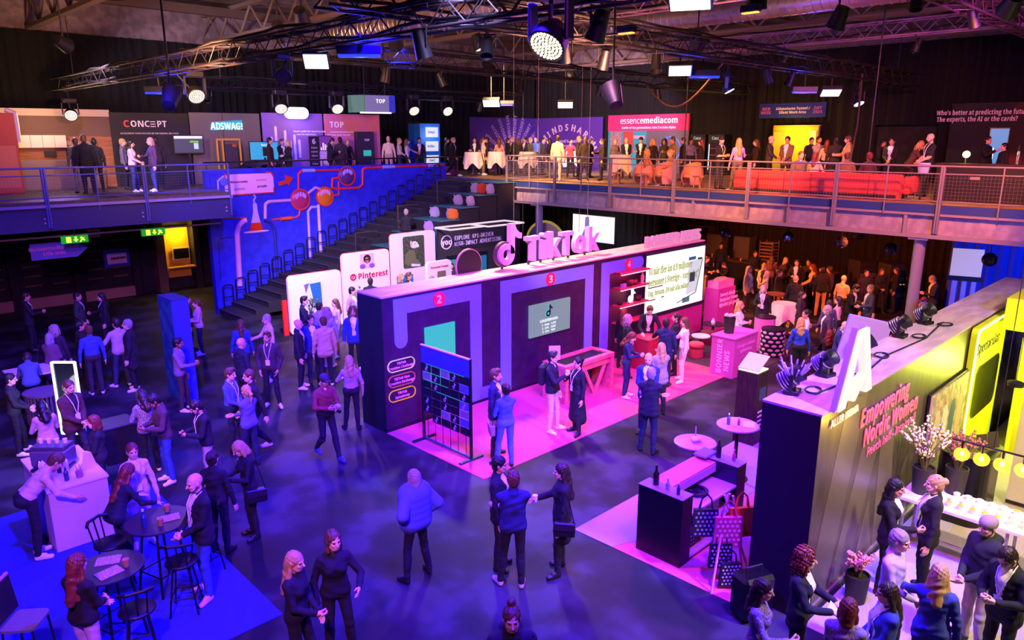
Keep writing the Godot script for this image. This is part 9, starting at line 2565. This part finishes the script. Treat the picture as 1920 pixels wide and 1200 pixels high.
	P(26.00, 4.45, 12.40, -1.39, 1.80, 2, "clasp blazer m 6a5040 e8e4ec 16161c 16161c b quiff 141010", "man in tan blazer standing in the yellow doorway")
	P(29.00, 4.45, 12.86, -0.80, 1.76, 2, "stand sweater m 14161e 16161c 16161c 16161c b short 141010", "dark figure by the doorway's far jamb")
	P(26.40, 4.45, 11.44, -0.64, 1.80, 2, "cross shirt m 9a90a8 e8e4ec 16161c 16161c b short 141010 beard", "man in grey shirt with cross-body strap")
	P(26.00, 4.45, 10.97, 1.80, 1.68, 2, "stand shirt f d8b8a0 e8e4ec 16161c 16161c a long 6a2c1c", "auburn-haired woman in pale top seen from behind")
	P(25.60, 4.45, 10.50, 2.13, 1.80, 2, "stand blazer m 1c1614 e8e4ec 16161c 16161c b short 141010", "man in dark jacket seen from behind beyond the sofa")
	P(25.40, 4.45, 10.02, -2.59, 1.82, 2, "cup coat m b89868 e8e4ec b8a488 16161c a short 5a3c24 beard", "bearded man in beige coat facing left beyond the sofa")
	P(26.77, 4.45, 9.44, -0.18, 1.70, 2, "clasp blazer f 161014 16161c 16161c 16161c b long 141010", "dark-haired woman in black near the cable bundle")
	P(26.43, 4.45, 9.02, -1.42, 1.76, 2, "clasp blazer m 141218 e8e4ec 16161c 16161c b short 141010 lanyard", "man in black suit with lanyard near the ice bucket")
	P(25.20, 4.45, 7.94, 0.48, 1.70, 2, "lean sweater f 4a2a1c 16161c 16161c 16161c a curly b8945c", "woman with golden curls bending at the gallery bar")
	P(25.00, 4.45, 7.43, -2.33, 1.88, 2, "clasp tee m 1a1814 16161c 16161c 16161c a bald 141010 lanyard+beard", "bald bartender in black tee with lanyard")
	P(27.50, 4.45, 6.53, -0.29, 1.80, 2, "cuphigh coat m 0c0a0c 16161c 16161c 16161c b short 141010", "dark figure raising an arm by the tall blue screen")
	P(26.50, 4.45, 5.84, -2.40, 1.60, 2, "stand sweater m 0e0c0e 16161c 16161c 16161c b short 141010", "dark figure behind the yellow table lamp")
	P(23.20, 4.45, 16.44, 1.14, 1.75, 2, "sit shirt f d8a070 8a5a40 b8a488 e8e4ec a curly b8945c print", "seated blonde person between the wicker armchairs")
	P(23.60, 4.45, 15.71, -2.38, 1.75, 2, "sit dress f e0b060 7a5030 b8a488 e8e4ec a bun b8945c print", "seated person in yellow patterned dress by the wicker chairs")
	P(23.40, 4.45, 10.67, -0.79, 1.75, 2, "sit sweater m 6a5a50 e8e4ec 16161c 16161c a short 5a3c24", "grey-jacketed person seated on the red sofa, first")
	P(23.30, 4.45, 10.16, 1.46, 1.75, 2, "sit shirt f d8b8a8 e8e4ec 16161c 16161c a long 6a2c1c", "person in pale top seated on the red sofa, second")
	P(23.35, 4.45, 9.21, 1.95, 1.75, 2, "sit sweater m 8a6a48 e8e4ec 16161c 16161c a short 5a3c24", "person in tan jacket seated on the red sofa, third")
	P(23.40, 4.45, 8.57, 2.27, 1.75, 2, "sit sweater f 4a3028 e8e4ec 16161c 16161c a short 6a2c1c", "person at the end of the red sofa, head only showing")
